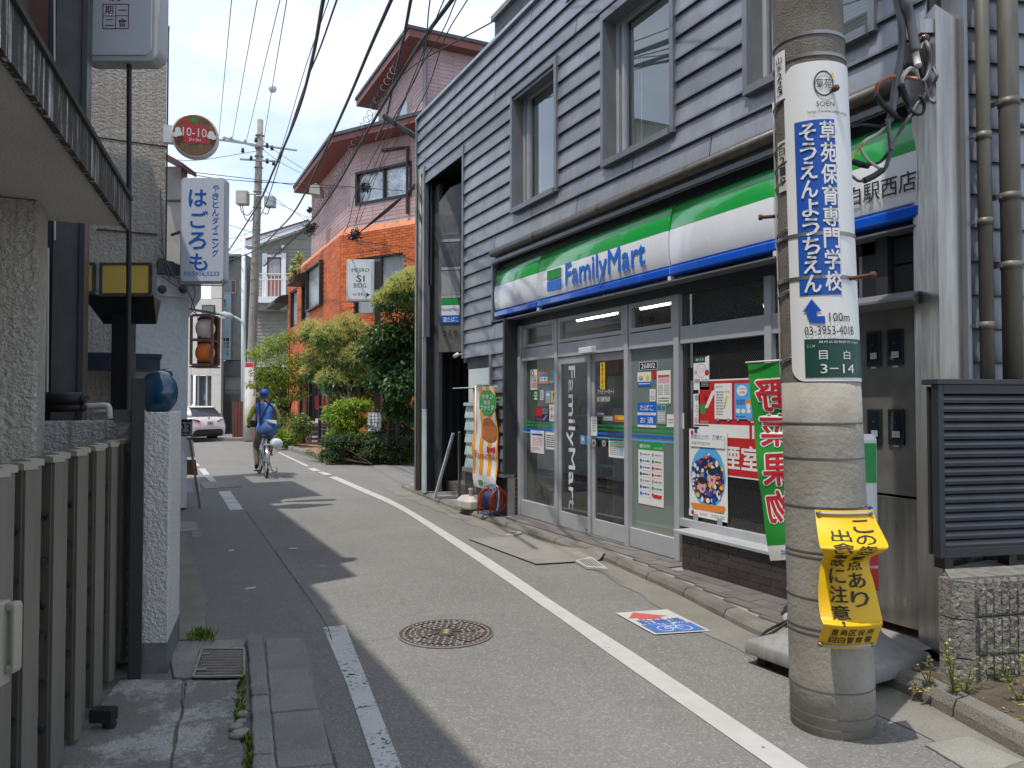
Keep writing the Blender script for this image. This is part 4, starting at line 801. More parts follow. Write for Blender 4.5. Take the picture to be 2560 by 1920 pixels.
# wrapped school advertisement
ad = thing('pole_sign', 'white curved kindergarten sign with blue panels of white writing on the near pole', 'sign', PP(.3, pz(953), 0))
z0, z1, a0, a1 = pz(953), pz(138), -.74, 1.95
f0 = platefn(.006); rc = .07
m = MB(); n_ = 30
def adz(u):
    s = u * (a1 - a0) * .175; d = max(0, rc - s); k = rc - math.sqrt(max(0, rc * rc - d * d)); return k
m.grid(lambda u, v: f0(.175 * lerp(a0, a1, u ** 1.6), lerp(z0 + adz(u ** 1.6), z1 - adz(u ** 1.6), v)), n_, 20); m.build('sheet', m_paper, ad, True)
def curved(name, aa0, aa1, zz0, zz1, mat, d=.0085): m = MB(); f_ = platefn(d); m.grid(lambda u, v: f_(.175 * lerp(aa0, aa1, u), lerp(zz0, zz1, v)), 14, 10); return m.build(name, mat, ad, True)
curved('blue_panel', -.43, .62, pz(735), pz(289), m_bluep)
f1 = platefn(.011)
fn_ = lambda a, b: f1(a, b)
m = MB(); m.vtext('そうえんようちえん', .175 * -.09, pz(296), (pz(296) - pz(730)) / 9, 0, 0, .036, .078, fn_, .9); m.build('lettering', m_paper, ad)
m = MB(); m.vtext('草苑保育専門学校', .175 * .42, pz(293), (pz(293) - pz(728)) / 8, 0, 0, .036, .078, fn_, .9); m.build('lettering', m_paper, ad)
m = MB(); ringstrip(m, fn_, .175 * .37, pz(198), .047, .060, .13, 0, 26); m.text('草苑', .175 * .37 - .035, pz(198) - .022, .07, .045, 0, 0, 0, fn_); m.build('lettering', m_ink, ad); m = MB(); m.text('SOEN', .175 * .38 - .04, pz(256), .085, .022, 0, 0, .01, fn_); m.text('http://www.soen.ac.jp', .175 * .05 - .02, pz(275), .20, .018, 0, 0, 0, fn_); m.build('lettering', m_ink, ad)
m = MB(); m.poly([fn_(.175 * .62 + .012 * math.cos(k * .628) * (1 if k % 2 else .45), pz(175) + .015 * math.sin(k * .628) * (1 if k % 2 else .45)) for k in range(10)]); m.build('star', m_yellow, ad)
def aseg(pts): return [fn_(.175 * p[0], pz(p[1])) for p in pts]
m = MB(); m.poly(aseg([(-.36, 776), (-.13, 745), (.10, 776), (-.02, 776), (-.02, 790), (-.26, 790), (-.26, 776)])); m.poly(aseg([(-.26, 790), (-.02, 790), (.18, 790), (.18, 803), (.18, 808), (-.02, 806), (-.22, 803)])[:0] or aseg([(-.22, 789), (-.04, 789), (.16, 789), (.16, 804), (.16, 808), (-.04, 806), (-.22, 803)])); m.poly(aseg([(.0, 807), (.16, 807), (.16, 804), (.19, 804), (.19, 806)])[:0] or aseg([(.02, 790), (.17, 790), (.17, 807), (.02, 807)])); m.build('arrow', m_bluep, ad)
m = MB(); m.text('100m', .175 * .27, pz(803), .098, .040, 0, 0, 0, fn_); m.text('03-3953-4018', .175 * -.33, pz(836), .225, .040, 0, 0, .012, fn_); m.build('lettering', m_ink, ad)
curved('green_panel', -.35, 1.9, pz(950) + .012, pz(846), m_dgrn)
m = MB(); m.text('屋外広告物許可 http://', .175 * .0, pz(858), .20, .012, 0, 0, 0, fn_); m.text('ここは', .175 * -.28, pz(867), .034, .012, 0, 0, 0, fn_); m.text('目', .175 * .0, pz(898), .034, .04, 0, 0, 0, fn_); m.text('白', .175 * .60, pz(898), .034, .04, 0, 0, 0, fn_); m.text('3−14', .175 * .02, pz(933), .155, .042, 0, 0, 0, fn_); m.build('lettering', m_paper, ad)
# yellow cloth warning
RW = [(1274, 2037, 2182, 3.42), (1300, 2040, 2190, 3.40), (1340, 2045, 2210, 3.33), (1366, 2050, 2221, 3.26), (1380, 2056, 2208, 3.27), (1392, 2058, 2180, 3.36), (1408, 2052, 2170, 3.405), (1450, 2047, 2183, 3.40), (1500, 2046, 2195, 3.385), (1545, 2052, 2205, 3.35), (1562, 2058, 2206, 3.32), (1588, 2050, 2196, 3.38), (1617, 2040, 2187, 3.42)]
def clothfn(RW, bow):
    P = [(fwd(l, y, d), fwd(r, y, d)) for y, l, r, d in RW]; n = len(P) - 1; LP = polyline([p[0] for p in P], 4 * n); RP = polyline([p[1] for p in P], 4 * n)
    def fn(u, v, off=0):
        t = (1 - v) * 4 * n; i = min(int(t), 4 * n - 1); t -= i; a = lerp(LP[i], LP[i + 1], t); b = lerp(RP[i], RP[i + 1], t); return lerp(a, b, u) - PD * (bow * math.sin(math.pi * u) + off)
    return fn
cf = clothfn(RW, .035)
m_cloth = M('yellow_cloth', (.78, .47, .006), .45, var=.06, scale=6, spec=.4)
fl = thing('warning_cloth', 'creased yellow traffic warning cloth with black writing tied round the near pole', 'banner', cf(.5, 0))
m = MB(); m.grid(lambda u, v: cf(u, v), 16, 60); o = m.build('cloth', m_cloth, fl, True)
fy = lambda a, b: cf(a, b, .004)
ch = .092
m = MB()
for i, c in enumerate('この先交差点あり'): m.text(c, .56 if c not in 'こ' else .58, .985 - (i + 1) * .078 - .05, .30, .066, 0, 0, .014, fy)
for i, c in enumerate('出会い事故に注意!'): m.text(c, .20 if c != '!' else .33, .875 - (i + 1) * .079 + .008, .30 if c != '!' else .06, .068, 0, 0, .014, fy)
for i, c in enumerate('豊島区役所'): m.text(c, .17 + i * .15, .095, .125, .045, 0, 0, .012, fy)
for i, c in enumerate('目白警察署'): m.text(c, .17 + i * .15, .040, .125, .045, 0, 0, .012, fy)
m.build('lettering', m_ink, fl)
for v in (.972, .022):
    m = MB(); m.tube([cf(u, v, .006) for u in [.06 + .88 * k / 10 for k in range(11)]], .006, 8); m.build('strap', m_pale, fl, True)
    for u in (.06, .94): m = MB(); m.ball(cf(u, v, .006), .012, 8, 6); m.build('eyelet', m_band, fl)
# ---------------- standing sign behind the pole
ss = V((3.56, 3.12, 0)); sf = Fr(ss + V((0, 0, .0)), CR, (0, 0, 1), V((-sp, -cp, 0)))
st_ = thing('stand_sign', 'green and white shop stand sign on a grey tank base behind the near pole', 'stand sign', ss)
m = MB(); rings = []
ca = math.atan2(-.6, .7)
for z, hd, sq in ((.04, .485, 1), (.05, .49, 1), (.105, .485, 1), (.12, .47, 1), (.135, .40, 1), (.165, .31, 1), (.21, .245, .95), (.28, .20, .8), (.38, .175, .5), (.44, .16, .4)):
    ring = []
    for k in range(40):
        a = 2 * math.pi * k / 40; e = lerp(1, 1 / (abs(math.cos(a)) + abs(math.sin(a))), sq * .97); ring.append((ss.x + hd * e * math.cos(a + ca), ss.y + hd * e * math.sin(a + ca), .02 + z))
    rings.append(ring)
m.loft(rings); m.build('base_tank', M('tank_grey', (.30, .292, .285), .6, var=.15, scale=4, streak=.45, dark=(.14, .14, .09)), st_, True, fixn=True).modifiers.new('es', 'EDGE_SPLIT').split_angle = R(38)
for k in range(4): m = MB(); a = ca + k * math.pi / 2; m.box(ss.x + .38 * math.cos(a) - .03, ss.x + .38 * math.cos(a) + .03, ss.y + .38 * math.sin(a) - .03, ss.y + .38 * math.sin(a) + .03, .0, .06); m.build('foot', m_rubber, st_)
m = MB(sf); m.box(-.21, .235, .44, 1.33, -.045, .045); m.build('cabinet', m_white, st_, bevel=.03)
m = MB(sf); m.box(-.19, .218, 1.06, 1.28, .046, .05); m.build('green_panel', m_grn, st_)
m = MB(sf); m.text('FamilyMart', -.17, .86, .365, .085, .051, 0, .02); m.build('lettering', m_lblue, st_)
m = MB(sf); m.box(-.19, .218, .66, .74, .046, .05); m.build('blue_panel', m_lblue, st_)
for b in (.46, .60): m = MB(sf); m.box(-.19, .218, b, b + .125, .052, .062); m.build('red_panel', m_red, st_, bevel=.01)
# ---------------- green cloth banner seen from behind
bn = thing('cloth_banner', 'tall green cloth banner with mirrored red characters seen from behind', 'banner', gz(1996, 1560, .08))
cA, cB, cC, cD = fwd(1864, 911, 5.25), fwd(2012, 901, 4.95), fwd(2022, 1394, 4.97), fwd(1926, 1402, 5.12)
def bfn(u, v, off=0):
    p = lerp(lerp(cD, cC, u), lerp(cA, cB, u), v); n_ = (cB - cA).cross(V((0, 0, 1))).normalized(); n_ = n_ if n_.dot(CF) < 0 else -n_
    return p + n_ * (.02 * math.sin(5 * v + 3 * u) + .008 * math.sin(17 * v) + off)
m = MB(); m.grid(lambda u, v: bfn(u, lerp(.075, 1, v)), 12, 40); m.build('cloth', flat('banner_green', (.012, .26, .025), .6), bn, True)
m = MB(); m.grid(lambda u, v: bfn(u, lerp(0, .075, v)), 12, 4); m.build('hem', m_paper, bn, True)
mr, mw = MB(), MB()
for i, (c, v) in enumerate((('野', .755), ('菜', .575), ('果', .375), ('物', .19))):
    for mm, bd, of in ((mw, .10, .003), (mr, .03, .006)): mm.text(c, 0, v, .58, .155, 0, 0, bd, fn=lambda a, b: bfn(.70 - a, b, of))
mw.build('lettering_outline', m_paper, bn); mr.build('lettering', flat('banner_red', (.52, .012, .02), .6), bn)
m = MB(); m.text('FamilyMart', 0, .018, .62, .04, 0, 0, .02, fn=lambda a, b: bfn(.97 - a, b, .004)); m.build('hem_lettering', m_lblue, bn)
q = cC.copy(); q.z = .09; m = MB(); m.tube([q, fwd(1990, 880, 4.96)], .011, 8); m.tube([cA + V((0, 0, .012)), cB + V((0, 0, .012))], .006, 6); m.build('banner_pole', m_white, bn, True)
m = MB(); m.lathe([(.16, 0), (.16, .05), (.05, .09), (.02, .10)], V((q.x, q.y, .08)), 16); m.build('banner_base', m_pale, bn, True)
# black hose on the pavement by the pole
m = MB()
for o_ in (0, .04): m.tube(polyline([gz(1985, 1545, .20), gz(1930, 1570 + o_ * 300, .11), gz(1905, 1590 + o_ * 200, .10), gz(1920, 1612, .06), gz(1950, 1625, .03), gz(1990, 1632 + o_ * 100, .02)], 30), .009, 6)
tag(m.build('black_cable', m_rubber, smooth=True), 'looped black cable lying over the kerb left of the near pole', 'cable')
# ---------------- stainless column, meter cabinet, right wall
m = MB(); plan = [(4.275, 3.13), (4.165, 2.89), (4.335, 2.848), (4.47, 3.10)]
z1 = CAMH + 950 / 1923 * 4.68
m.add([(x, y, 0.05) for x, y in plan] + [(4.275, 3.13, z1 - .03), (4.165, 2.89, z1 + .02), (4.335, 2.848, z1 - .06), (4.47, 3.10, z1 - .05)], [[0, 1, 5, 4], [1, 2, 6, 5], [2, 3, 7, 6], [3, 0, 4, 7], [4, 5, 6, 7]]); m.build('steel_column', m_steel, store, fixn=True)
WR = wallfr((4.40, 2.865, 0), 104); WR.n = V((-.242, -.970, 0)).normalized()
m = MB(WR); m.box(-.06, 3, .0, 6.3, -.2, -.01); m.build('side_wall', m_zincd, store)
for i in range(31):
    zb = .16 + .198 * i; mb = MB(WR); board(mb, -.05, 2.9, zb, .198); mb.build('siding_board', m_zinc, store, fixn=True)
m = MB(WR); m.box(-.075, -.05, .05, 6.3, -.1, .07); m.build('corner_trim', m_trim, store)
for px0, r_, off in ((2462, .037, .10), (2526, .053, .12)):
    p = onpl(px0, 500, (4.40 - .242 * off, 2.865 - .97 * off), 104); m = MB(); m.tube([(p.x, p.y, .3), (p.x, p.y, 6.4)], r_, 14); dp = m.build('downpipe', m_pipeol, store, True)
    for z in ((3.05, 2.55, 1.95) if r_ < .04 else (3.25, 2.7, 2.3)):
        m = MB(); m.lathe([(r_ + .005, z - .022), (r_ + .005, z + .022)], (p.x, p.y, 0), 14); m.build('collar', m_pipeol, dp, True)
        m = MB(WR); q = V((p.x - 4.40, p.y - 2.865, 0)).dot(WR.u); m.box(q - .07, q - .055, z - .012, z + .012, 0, off); m.build('bracket', m_alud, dp)
m = MB(); m.tube([onpl(2545, 315, (4.37, 2.75), 104), onpl(2600, 312, (4.37, 2.75), 104)], .016, 8); m.build('tap_pipe', m_pipe, store, True)
mcab = thing('meter_cabinet', 'tall dull stainless meter cabinet with dark meter windows under a hood', 'cabinet', (4.3, 3.4, .08))
C_ = FACE(4.30)
m = MB(C_); m.box(-3.62, -3.14, .93, 2.10, -.25, .0); m.build('door_panel', m_steeld, mcab, bevel=.004)
m = MB(C_); m.box(-3.62, -3.14, .12, .915, -.25, .004); m.build('door_panel', m_steel, mcab, bevel=.004)
for a0, a1, lab in ((-3.335, -3.22, 1), (-3.49, -3.38, 0)):
    for b0 in (1.245, 1.745):
        m = MB(C_); m.box(a0, a1, b0, b0 + .225, 0, .016); w = m.build('meter_window', m_black, mcab, bevel=.006)
        m = MB(C_); m.box(a0 + .015, a1 - .015, b0 + .035, b0 + .21, .0165, .018); m.build('pane', flat('meter_pane', (.012, .016, .022), .08, coat=1), w)
        m = MB(C_); m.box(a0 + .038, a1 - .025, b0 + .045, b0 + .085, .0185, .020); m.build('label', flat('meter_label', (.36, .42, .46), .5), w)
        m = MB(C_); m.lathe([(.009, .0182), (.008, .022)], ((a0 + a1) / 2, b0 + .14, 0), 10); m.build('dial', m_char, w)
        m = MB(C_); m.box(a0 + .03, a1 - .045, b0 - .014, b0 - .004, 0, .004); m.build('name_tag', m_paper, w)
m = MB(C_); m.add([(-3.66, 2.20, 0), (-3.10, 2.20, 0), (-3.02, 2.135, .20), (-3.66, 2.135, .20), (-3.66, 2.12, .20), (-3.02, 2.12, .20), (-3.10, 2.10, 0), (-3.66, 2.10, 0)], [[0, 1, 2, 3], [3, 2, 5, 4], [1, 6, 5, 2], [4, 5, 6, 7], [0, 3, 4, 7]]); m.build('hood', m_trim, mcab, fixn=True)
m = MB(FACE(4.40)); m.box(-3.62, -3.05, 2.2, 2.6, -.1, -.02); m.build('side_panel', m_zincd, store)
for b in (2.22, 2.40): m = MB(FACE(4.40)); m.box(-3.36, -3.08, b, b + .165, -.02, .005); m.build('dark_panel', m_char, store)
m = MB(FACE(4.38)); m.box(-3.46, -3.37, 2.2, 2.62, -.02, .03); m.build('corner_post', m_char, store)
# ---------------- block planter wall with louvred box
m_block = M('split_block', (.50, .47, .41), .95, var=.3, scale=16, bump=3.0, bscale=48, fine=.6, rand=.1)
pw = thing('block_wall', 'low wall of rough ribbed concrete blocks at the right edge', 'wall', (3.75, 2.55, 0))
bm_ = MB(); random.seed(11)
bm_.box(-.195, .195, 0, .19, -.10, -.0045)
for i in range(8):
    x0 = -.19 + i * .0478
    def rf(u, v): return (x0 + u * .041, .002 + v * .188, random.uniform(.004, .016) if 0 < u < 1 and 0 < v < 1 else -.004)
    bm_.grid(rf, 4, 12)
bo = bm_.build('block', m_block, pw); BL = bo.data
BWo = V((3.73, 2.54, 0)); bu = V((math.sin(R(104)), math.cos(R(104)), 0)); rot1 = Matrix(((bu.x, 0, -.242, 0), (bu.y, 0, -.970, 0), (0, 1, 0, 0), (0, 0, 0, 1)))
bl = V((0.74, .67, 0)).normalized()
rot2 = Matrix(((bl.x * -1, 0, -bl.y, 0), (bl.y * -1, 0, bl.x, 0), (0, 1, 0, 0), (0, 0, 0, 1)))
def mset(o, mat): o.matrix_basis = mat; return o
fst = True
for j in range(3):
    for i in range(3):
        loc = BWo + bu * (.2 + i * .397 - (.0 if j % 2 else .0)) + V((0, 0, .02 + j * .197)); mt = Matrix.Translation(loc) @ rot1
        o = bo if fst else inst(BL, 'block', pw, (0, 0, 0)); fst = False; o.matrix_basis = mt
    loc = BWo + bl * .135 + V((0, 0, .02 + j * .197))
    o = inst(BL, 'block', pw, (0, 0, 0)); o.matrix_basis = Matrix.Translation(loc) @ rot2 @ Matrix.Diagonal((.64, 1, 1, 1))
m = MB(); cpn = [BWo + V((.0, .012, 0)), BWo + bu * 1.3, BWo + bu * 1.3 + V((.15, .6, 0)), BWo + bl * .27]; m.prism([(p.x, p.y) for p in cpn], .55, .615); m.build('cap', M('block_cap', (.28, .265, .235), .95, var=.25, scale=12, bump=1, bscale=60), pw, fixn=True)
lv0 = onpl(2347, 1405, (3.78, 2.735), 104); LV = Fr((lv0.x, lv0.y, 0), bu, (0, 0, 1), (-.242, -.970, 0))
lb_ = thing('louvre_box', 'black louvred metal equipment box standing on the block wall', 'equipment box', (lv0.x, lv0.y, .615))
zt, zb = 1.605, .675
m = MB(LV)
for q in ((0, .035, zb, zt), (.035, .95, zt - .05, zt), (.035, .95, zb, zb + .05), (.95, .985, zb, zt)): m.box(*q, -.04, .012)
m.build('frame', M('box_frame', (.045, .048, .055), .4, .4, var=.1), lb_, bevel=.003)
m = MB(LV); m.box(-.01, 1.0, zt, zt + .03, -.10, .02); m.build('lid', m_char, lb_, bevel=.004)
m = MB(LV); m.box(.002, .98, zb + .01, zt - .01, -.075, -.06); m.build('back', m_dark, lb_)
for x in (.04, .45): m = MB(LV); m.box(x, x + .05, .612, zb, -.08, -.002); m.build('leg', m_black, lb_)
nl = 17; hh = (zt - zb - .10) / nl
for i in range(nl):
    b = zb + .05 + i * hh; m = MB(LV); m.loft([[(a, b, .008), (a, b + hh * .35, .011), (a, b + hh * .8, -.004), (a, b + hh * .99, -.02), (a, b + hh * .7, -.024), (a, b, -.006)] for a in (.036, .949)]); m.build('louvre_slat', M('louvre_paint', (.06, .065, .075), .38, .35, var=.15, scale=5) if i == 0 else bpy.data.materials['louvre_paint'], lb_, fixn=True)
# soil bed
m = MB(); P = [V((xat(KERB, y_) + .13, y_, .088)) for y_ in (2.9, 2.6, 2.3, 2.0, 1.7, 1.3)] + [ (4.6, 1.6, .10), (4.3, 2.45, .10), (3.8, 2.6, .09), (3.85, 2.85, .07)]
m.poly([tuple(p) for p in P]); o = struct(m.build('soil_bed', M('soil', (.17, .13, .085), .95, var=.3, scale=14, bump=1, bscale=70, fine=.5)))
if o.data.polygons[0].normal.z < 0: o.data.flip_normals()
slabpoly('gutter_lid', [(2310, 1858), (2420, 1838), (2560, 1900), (2450, 1940)], 0, .012, m_concw, kb, .003)
# ---------------- service cables on the column
sv = thing('service_cables', 'tangle of grey, white and orange service cables hanging at top of steel column', 'cables', fwd(2300, 400, 4.45))
m_cg = flat('cable_grey', (.12, .12, .125), .5); m_cw = flat('cable_white', (.55, .52, .47), .6); m_co = flat('cable_copper', (.42, .16, .08), .5); m_tape = flat('tape_black', (.018, .018, .02), .55)
D_ = 4.42
for nm, mt, r_, pts in (('conduit', m_cg, .022, [(2232, -60), (2244, 10), (2254, 60), (2254, 130), (2240, 210), (2228, 290), (2220, 305)]), ('conduit', m_cg, .027, [(2258, -60), (2266, 0), (2276, 50), (2290, 130)]),
        ('cable', m_cw, .020, [(2284, 105), (2292, 150), (2296, 165)]), ('cable', m_co, .011, [(2297, 198), (2262, 193), (2225, 192), (2196, 208), (2190, 236)]), ('taped_joint', m_tape, .017, [(2190, 238), (2205, 258), (2222, 275), (2240, 290)]),
        ('cable', m_tape, .008, [(2240, 290), (2262, 300), (2276, 292), (2270, 275)]), ('cable', m_cw, .013, [(2252, 212), (2258, 190), (2275, 172), (2292, 180), (2297, 200)]), ('taped_joint', m_tape, .018, [(2253, 212), (2262, 240), (2274, 265), (2280, 290)]),
        ('taped_joint', m_tape, .020, [(2300, 128), (2301, 160), (2306, 195)]), ('cable', m_cg, .012, [(2302, 125), (2312, 104), (2322, 120), (2325, 160), (2318, 190), (2306, 205)]), ('cable', m_cg, .011, [(2308, 195), (2320, 240), (2335, 256), (2335, 245)]),
        ('cable', m_cg, .010, [(2332, 170), (2342, 190), (2330, 215), (2310, 240), (2290, 265), (2268, 300), (2240, 345), (2228, 375)]), ('cable', m_cg, .011, [(2222, 300), (2222, 330), (2226, 370), (2218, 410), (2210, 425)]), ('cable', m_cw, .009, [(2226, 296), (2200, 330), (2165, 350), (2152, 370), (2170, 400), (2200, 422)]),
        ('cable', m_yellow, .006, [(2160, 355), (2142, 380), (2130, 400)]), ('taped_joint', m_tape, .018, [(2135, 405), (2155, 412), (2172, 415)]), ('cable', m_tape, .008, [(2170, 413), (2200, 405), (2222, 380)]), ('taped_joint', m_tape, .018, [(2160, 452), (2185, 440), (2207, 425)]), ('cable', m_cg, .008, [(2160, 452), (2145, 452), (2130, 440)]),
        ('cable', m_tape, .008, [(2130, 318), (2160, 312), (2205, 315), (2226, 302)]), ('cable', m_tape, .009, [(2272, 270), (2290, 285), (2306, 283), (2310, 262), (2300, 240)])):
    m = MB(); m.tube(polyline([fwd(a, b, D_ + .03 * math.sin(i + a)) for i, (a, b) in enumerate(pts)], 8 * len(pts)), r_, 8); m.build(nm, mt, sv, True)
m = MB(Fr(fwd(2300, 85, 4.5), CR, (0, 0, 1))); m.box(-.03, .06, -.02, .06, 0, .06); m.build('bracket', m_steel, sv)
m = MB(); m.ball(fwd(2312, 98, 4.45), .03); m.build('insulator', flat('brown_insulator', (.10, .03, .022), .25), sv, True)
m = MB(); m.tube([fwd(2318, 128, 4.5), fwd(2348, 122, 4.5), fwd(2330, 152, 4.5)], .008); m.build('bracket', m_rust, sv)
m = MB(Fr(fwd(2265, 130, 4.6), CR, (0, 0, 1))); m.box(-.02, .10, -.09, .04, -.05, .04); m.build('terminal_box', m_cg, sv, bevel=.01)
m = MB(Fr(fwd(2290, 215, 4.6), CR, (0, 0, 1))); m.box(-.06, .08, -.10, .05, -.05, .04); m.build('terminal_box', flat('terminal_grey', (.28, .28, .29), .5), sv, bevel=.02)
# ---------------- left side: porch house, gate, wall, mirror
BL_ = 7.4; ld = V((math.sin(R(BL_)), math.cos(R(BL_)), 0)); ln_ = V((math.cos(R(BL_)), -math.sin(R(BL_)), 0))
def line(y): return -.054 - (5.1 - y) * math.tan(R(BL_))
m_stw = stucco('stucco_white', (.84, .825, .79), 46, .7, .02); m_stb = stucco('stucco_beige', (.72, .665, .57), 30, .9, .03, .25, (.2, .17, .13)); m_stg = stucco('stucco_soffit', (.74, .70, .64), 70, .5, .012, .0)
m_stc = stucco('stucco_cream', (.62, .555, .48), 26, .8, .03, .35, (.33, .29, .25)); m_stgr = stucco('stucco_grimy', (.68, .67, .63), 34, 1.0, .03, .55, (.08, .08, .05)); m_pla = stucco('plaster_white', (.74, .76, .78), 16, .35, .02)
hs = thing('porch_house', 'beige stucco house with a low overhanging porch roof at the left edge', 'house', (-1.2, 4.8, 0))
A_, B_ = V((-.054, 5.1, 0)), V((line(-2.2), -2.2, 0))
m = MB(); m.prism([(A_.x, A_.y), (-3.5, 5.1), (-3.5, -2.2), (B_.x, B_.y)], 2.552, 2.70); m.build('porch_slab', m_stg, hs, fixn=True)
def fascia():
    m_, n = newmat('streaked_fascia'); b = NB(n); P = b.pos((30, 30, 1.1))
    f = b.noise(P, 1.0, 5, .75); k = b.ramp(f, [(.53, 0.0), (.60, 1.0)]); col = b.mix(k, (.05, .046, .038), (.62, .61, .58))
    col = b.mix(b.ramp(b.noise(b.pos(), 9, 5), [(.35, .7), (.6, 0.0)]), col, (.06, .055, .045))
    bm = b.n('ShaderNodeBump', {'Strength': .8, 'Distance': .02, 'Height': b.noise(b.pos(), 60, 4)}); b.out(b.n('ShaderNodeBsdfPrincipled', {'Base Color': col, 'Roughness': .9, 'Normal': bm.outputs[0]}).outputs[0]); return m_
Fl = Fr((A_.x, A_.y, 0), -ld, (0, 0, 1), ln_)
m = MB(Fl); m.box(-.006, 7.3, 2.535, 2.715, -.015, .012); m.build('fascia', fascia(), hs)
m = MB(Fl); m.box(-.012, 7.3, 2.716, 2.74, -.2, .028); m.build('coping', flat('coping_dark', (.045, .043, .04), .9), hs)
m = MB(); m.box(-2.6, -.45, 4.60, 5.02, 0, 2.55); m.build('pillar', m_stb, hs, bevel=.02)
m = MB(); m.box(-3.4, -.93, -5, 5.0, 2.72, 6.45); m.build('upper_wall', m_stb, hs)  # unseen upper storey, height set for the shadow it throws on the road
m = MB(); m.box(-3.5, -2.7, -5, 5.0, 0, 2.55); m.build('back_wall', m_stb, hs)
for q in ((70, 0, 110, 92),):
    p = fwd(90, 40, 5.4); m = MB(Fr(p, CR, (0, 0, 1))); m.box(-.05, .06, -.14, .2, -.1, .05); m.build('duct_box', m_pale, hs)
# low wall
m = MB(); m.box(-.46, .02, 5.0, 5.12, 0, 1.405); tag(m.build('garden_wall', m_stgr, bevel=.01), 'low grimy white stucco wall behind the folding gate', 'wall')
# wall end post with granite foot
gp = thing('wall_post', 'white rough stucco wall end with grey stone foot beside the pavement', 'wall', (.13, 5.0, 0))
m = MB(); pl_ = [(.047, 4.755), (.176, 4.697), (.266, 5.30), (.07, 5.32)]; m.prism(pl_[::-1], .175, 1.455); m.build('shaft', m_stw, gp, bevel=.006, fixn=True)
m = MB(); m.prism([(-.01, 4.80), (.047, 4.758), (.07, 5.3), (.0, 5.3)][::-1], .175, 1.44); m.build('side_strip', m_stgr, gp, fixn=True)
m = MB(); m.prism([(.0, 4.765), (.047, 4.752), (.179, 4.692), (.270, 5.302), (.0, 5.32)][::-1], 0, .174); m.build('foot', M('foot_granite', (.23, .24, .25), .8, var=.2, scale=10, fine=.5, bump=.4, bscale=120), gp, fixn=True)
m = MB(); m.box(-.018, .048, 4.60, 4.68, .02, 1.64); o = m.build('gate_post', M('bronze_post', (.028, .027, .027), .5, .3, var=.1), bevel=.004); tag(o, 'dark bronze metal gate post beside the stucco wall end', 'gate post')
m = MB(); m.box(-.10, -.018, 4.62, 4.66, 1.40, 1.47); m.build('latch_keeper', m_black, o)
# convex mirror seen from behind
mc_ = fwd(398, 982, 4.42); ax = (CR * .42 + V((sp, cp, 0)) * .9).normalized(); vv = V((0, 0, 1)); uu = vv.cross(ax).normalized() * -1
mi = thing('convex_mirror', 'blue round convex mirror with visor seen from behind above the stucco wall', 'mirror', mc_)
m_mirb = M('mirror_blue', (.006, .065, .12), .16, 0, var=.3, scale=5, col2=(.005, .03, .08), coat=.6)
m = MB(); rings = []
for k in range(9):
    t = k / 8 * math.pi / 2; rr, d = .128 * math.sin(t) + .001, -.10 * math.cos(t)
    rings.append([mc_ + ax * d + (uu * math.cos(2 * math.pi * j / 28) + vv * math.sin(2 * math.pi * j / 28)) * rr for j in range(28)])
for d_, r_ in ((.012, .127), (.03, .11), (.042, .08), (.05, .03)): rings.append([mc_ + ax * d_ + (uu * math.cos(2 * math.pi * j / 28) + vv * math.sin(2 * math.pi * j / 28)) * r_ for j in range(28)])
m.loft(rings); m.build('shell', m_mirb, mi, True, fixn=True)
m = MB(); m.grid(lambda u, v: mc_ + ax * (.010 + .055 * v * math.sin(math.pi * min(1, max(0, u)))) + (uu * math.cos(lerp(math.pi * .25, math.pi * 1.12, u)) + vv * math.sin(lerp(math.pi * .25, math.pi * 1.12, u))) * (.130 + .010 * v), 24, 4); o = m.build('visor', m_mirb, mi, True); md = o.modifiers.new('s', 'SOLIDIFY'); md.thickness = .003
m = MB(); m.loft([[mc_ + ax * d_ + (uu * math.cos(2 * math.pi * j / 28) + vv * math.sin(2 * math.pi * j / 28)) * r_ for j in range(28)] for d_, r_ in ((.034, .112), (.047, .08), (.054, .03), (.055, .001))]); m.build('mirror_face', flat('mirror_glass', (.8, .8, .8), .03, metal=1), mi)
m = MB(); m.tube([mc_ + ax * .02, V((.13, 4.95, 1.44))], .014, 8); m.build('bracket', m_black, mi, True)
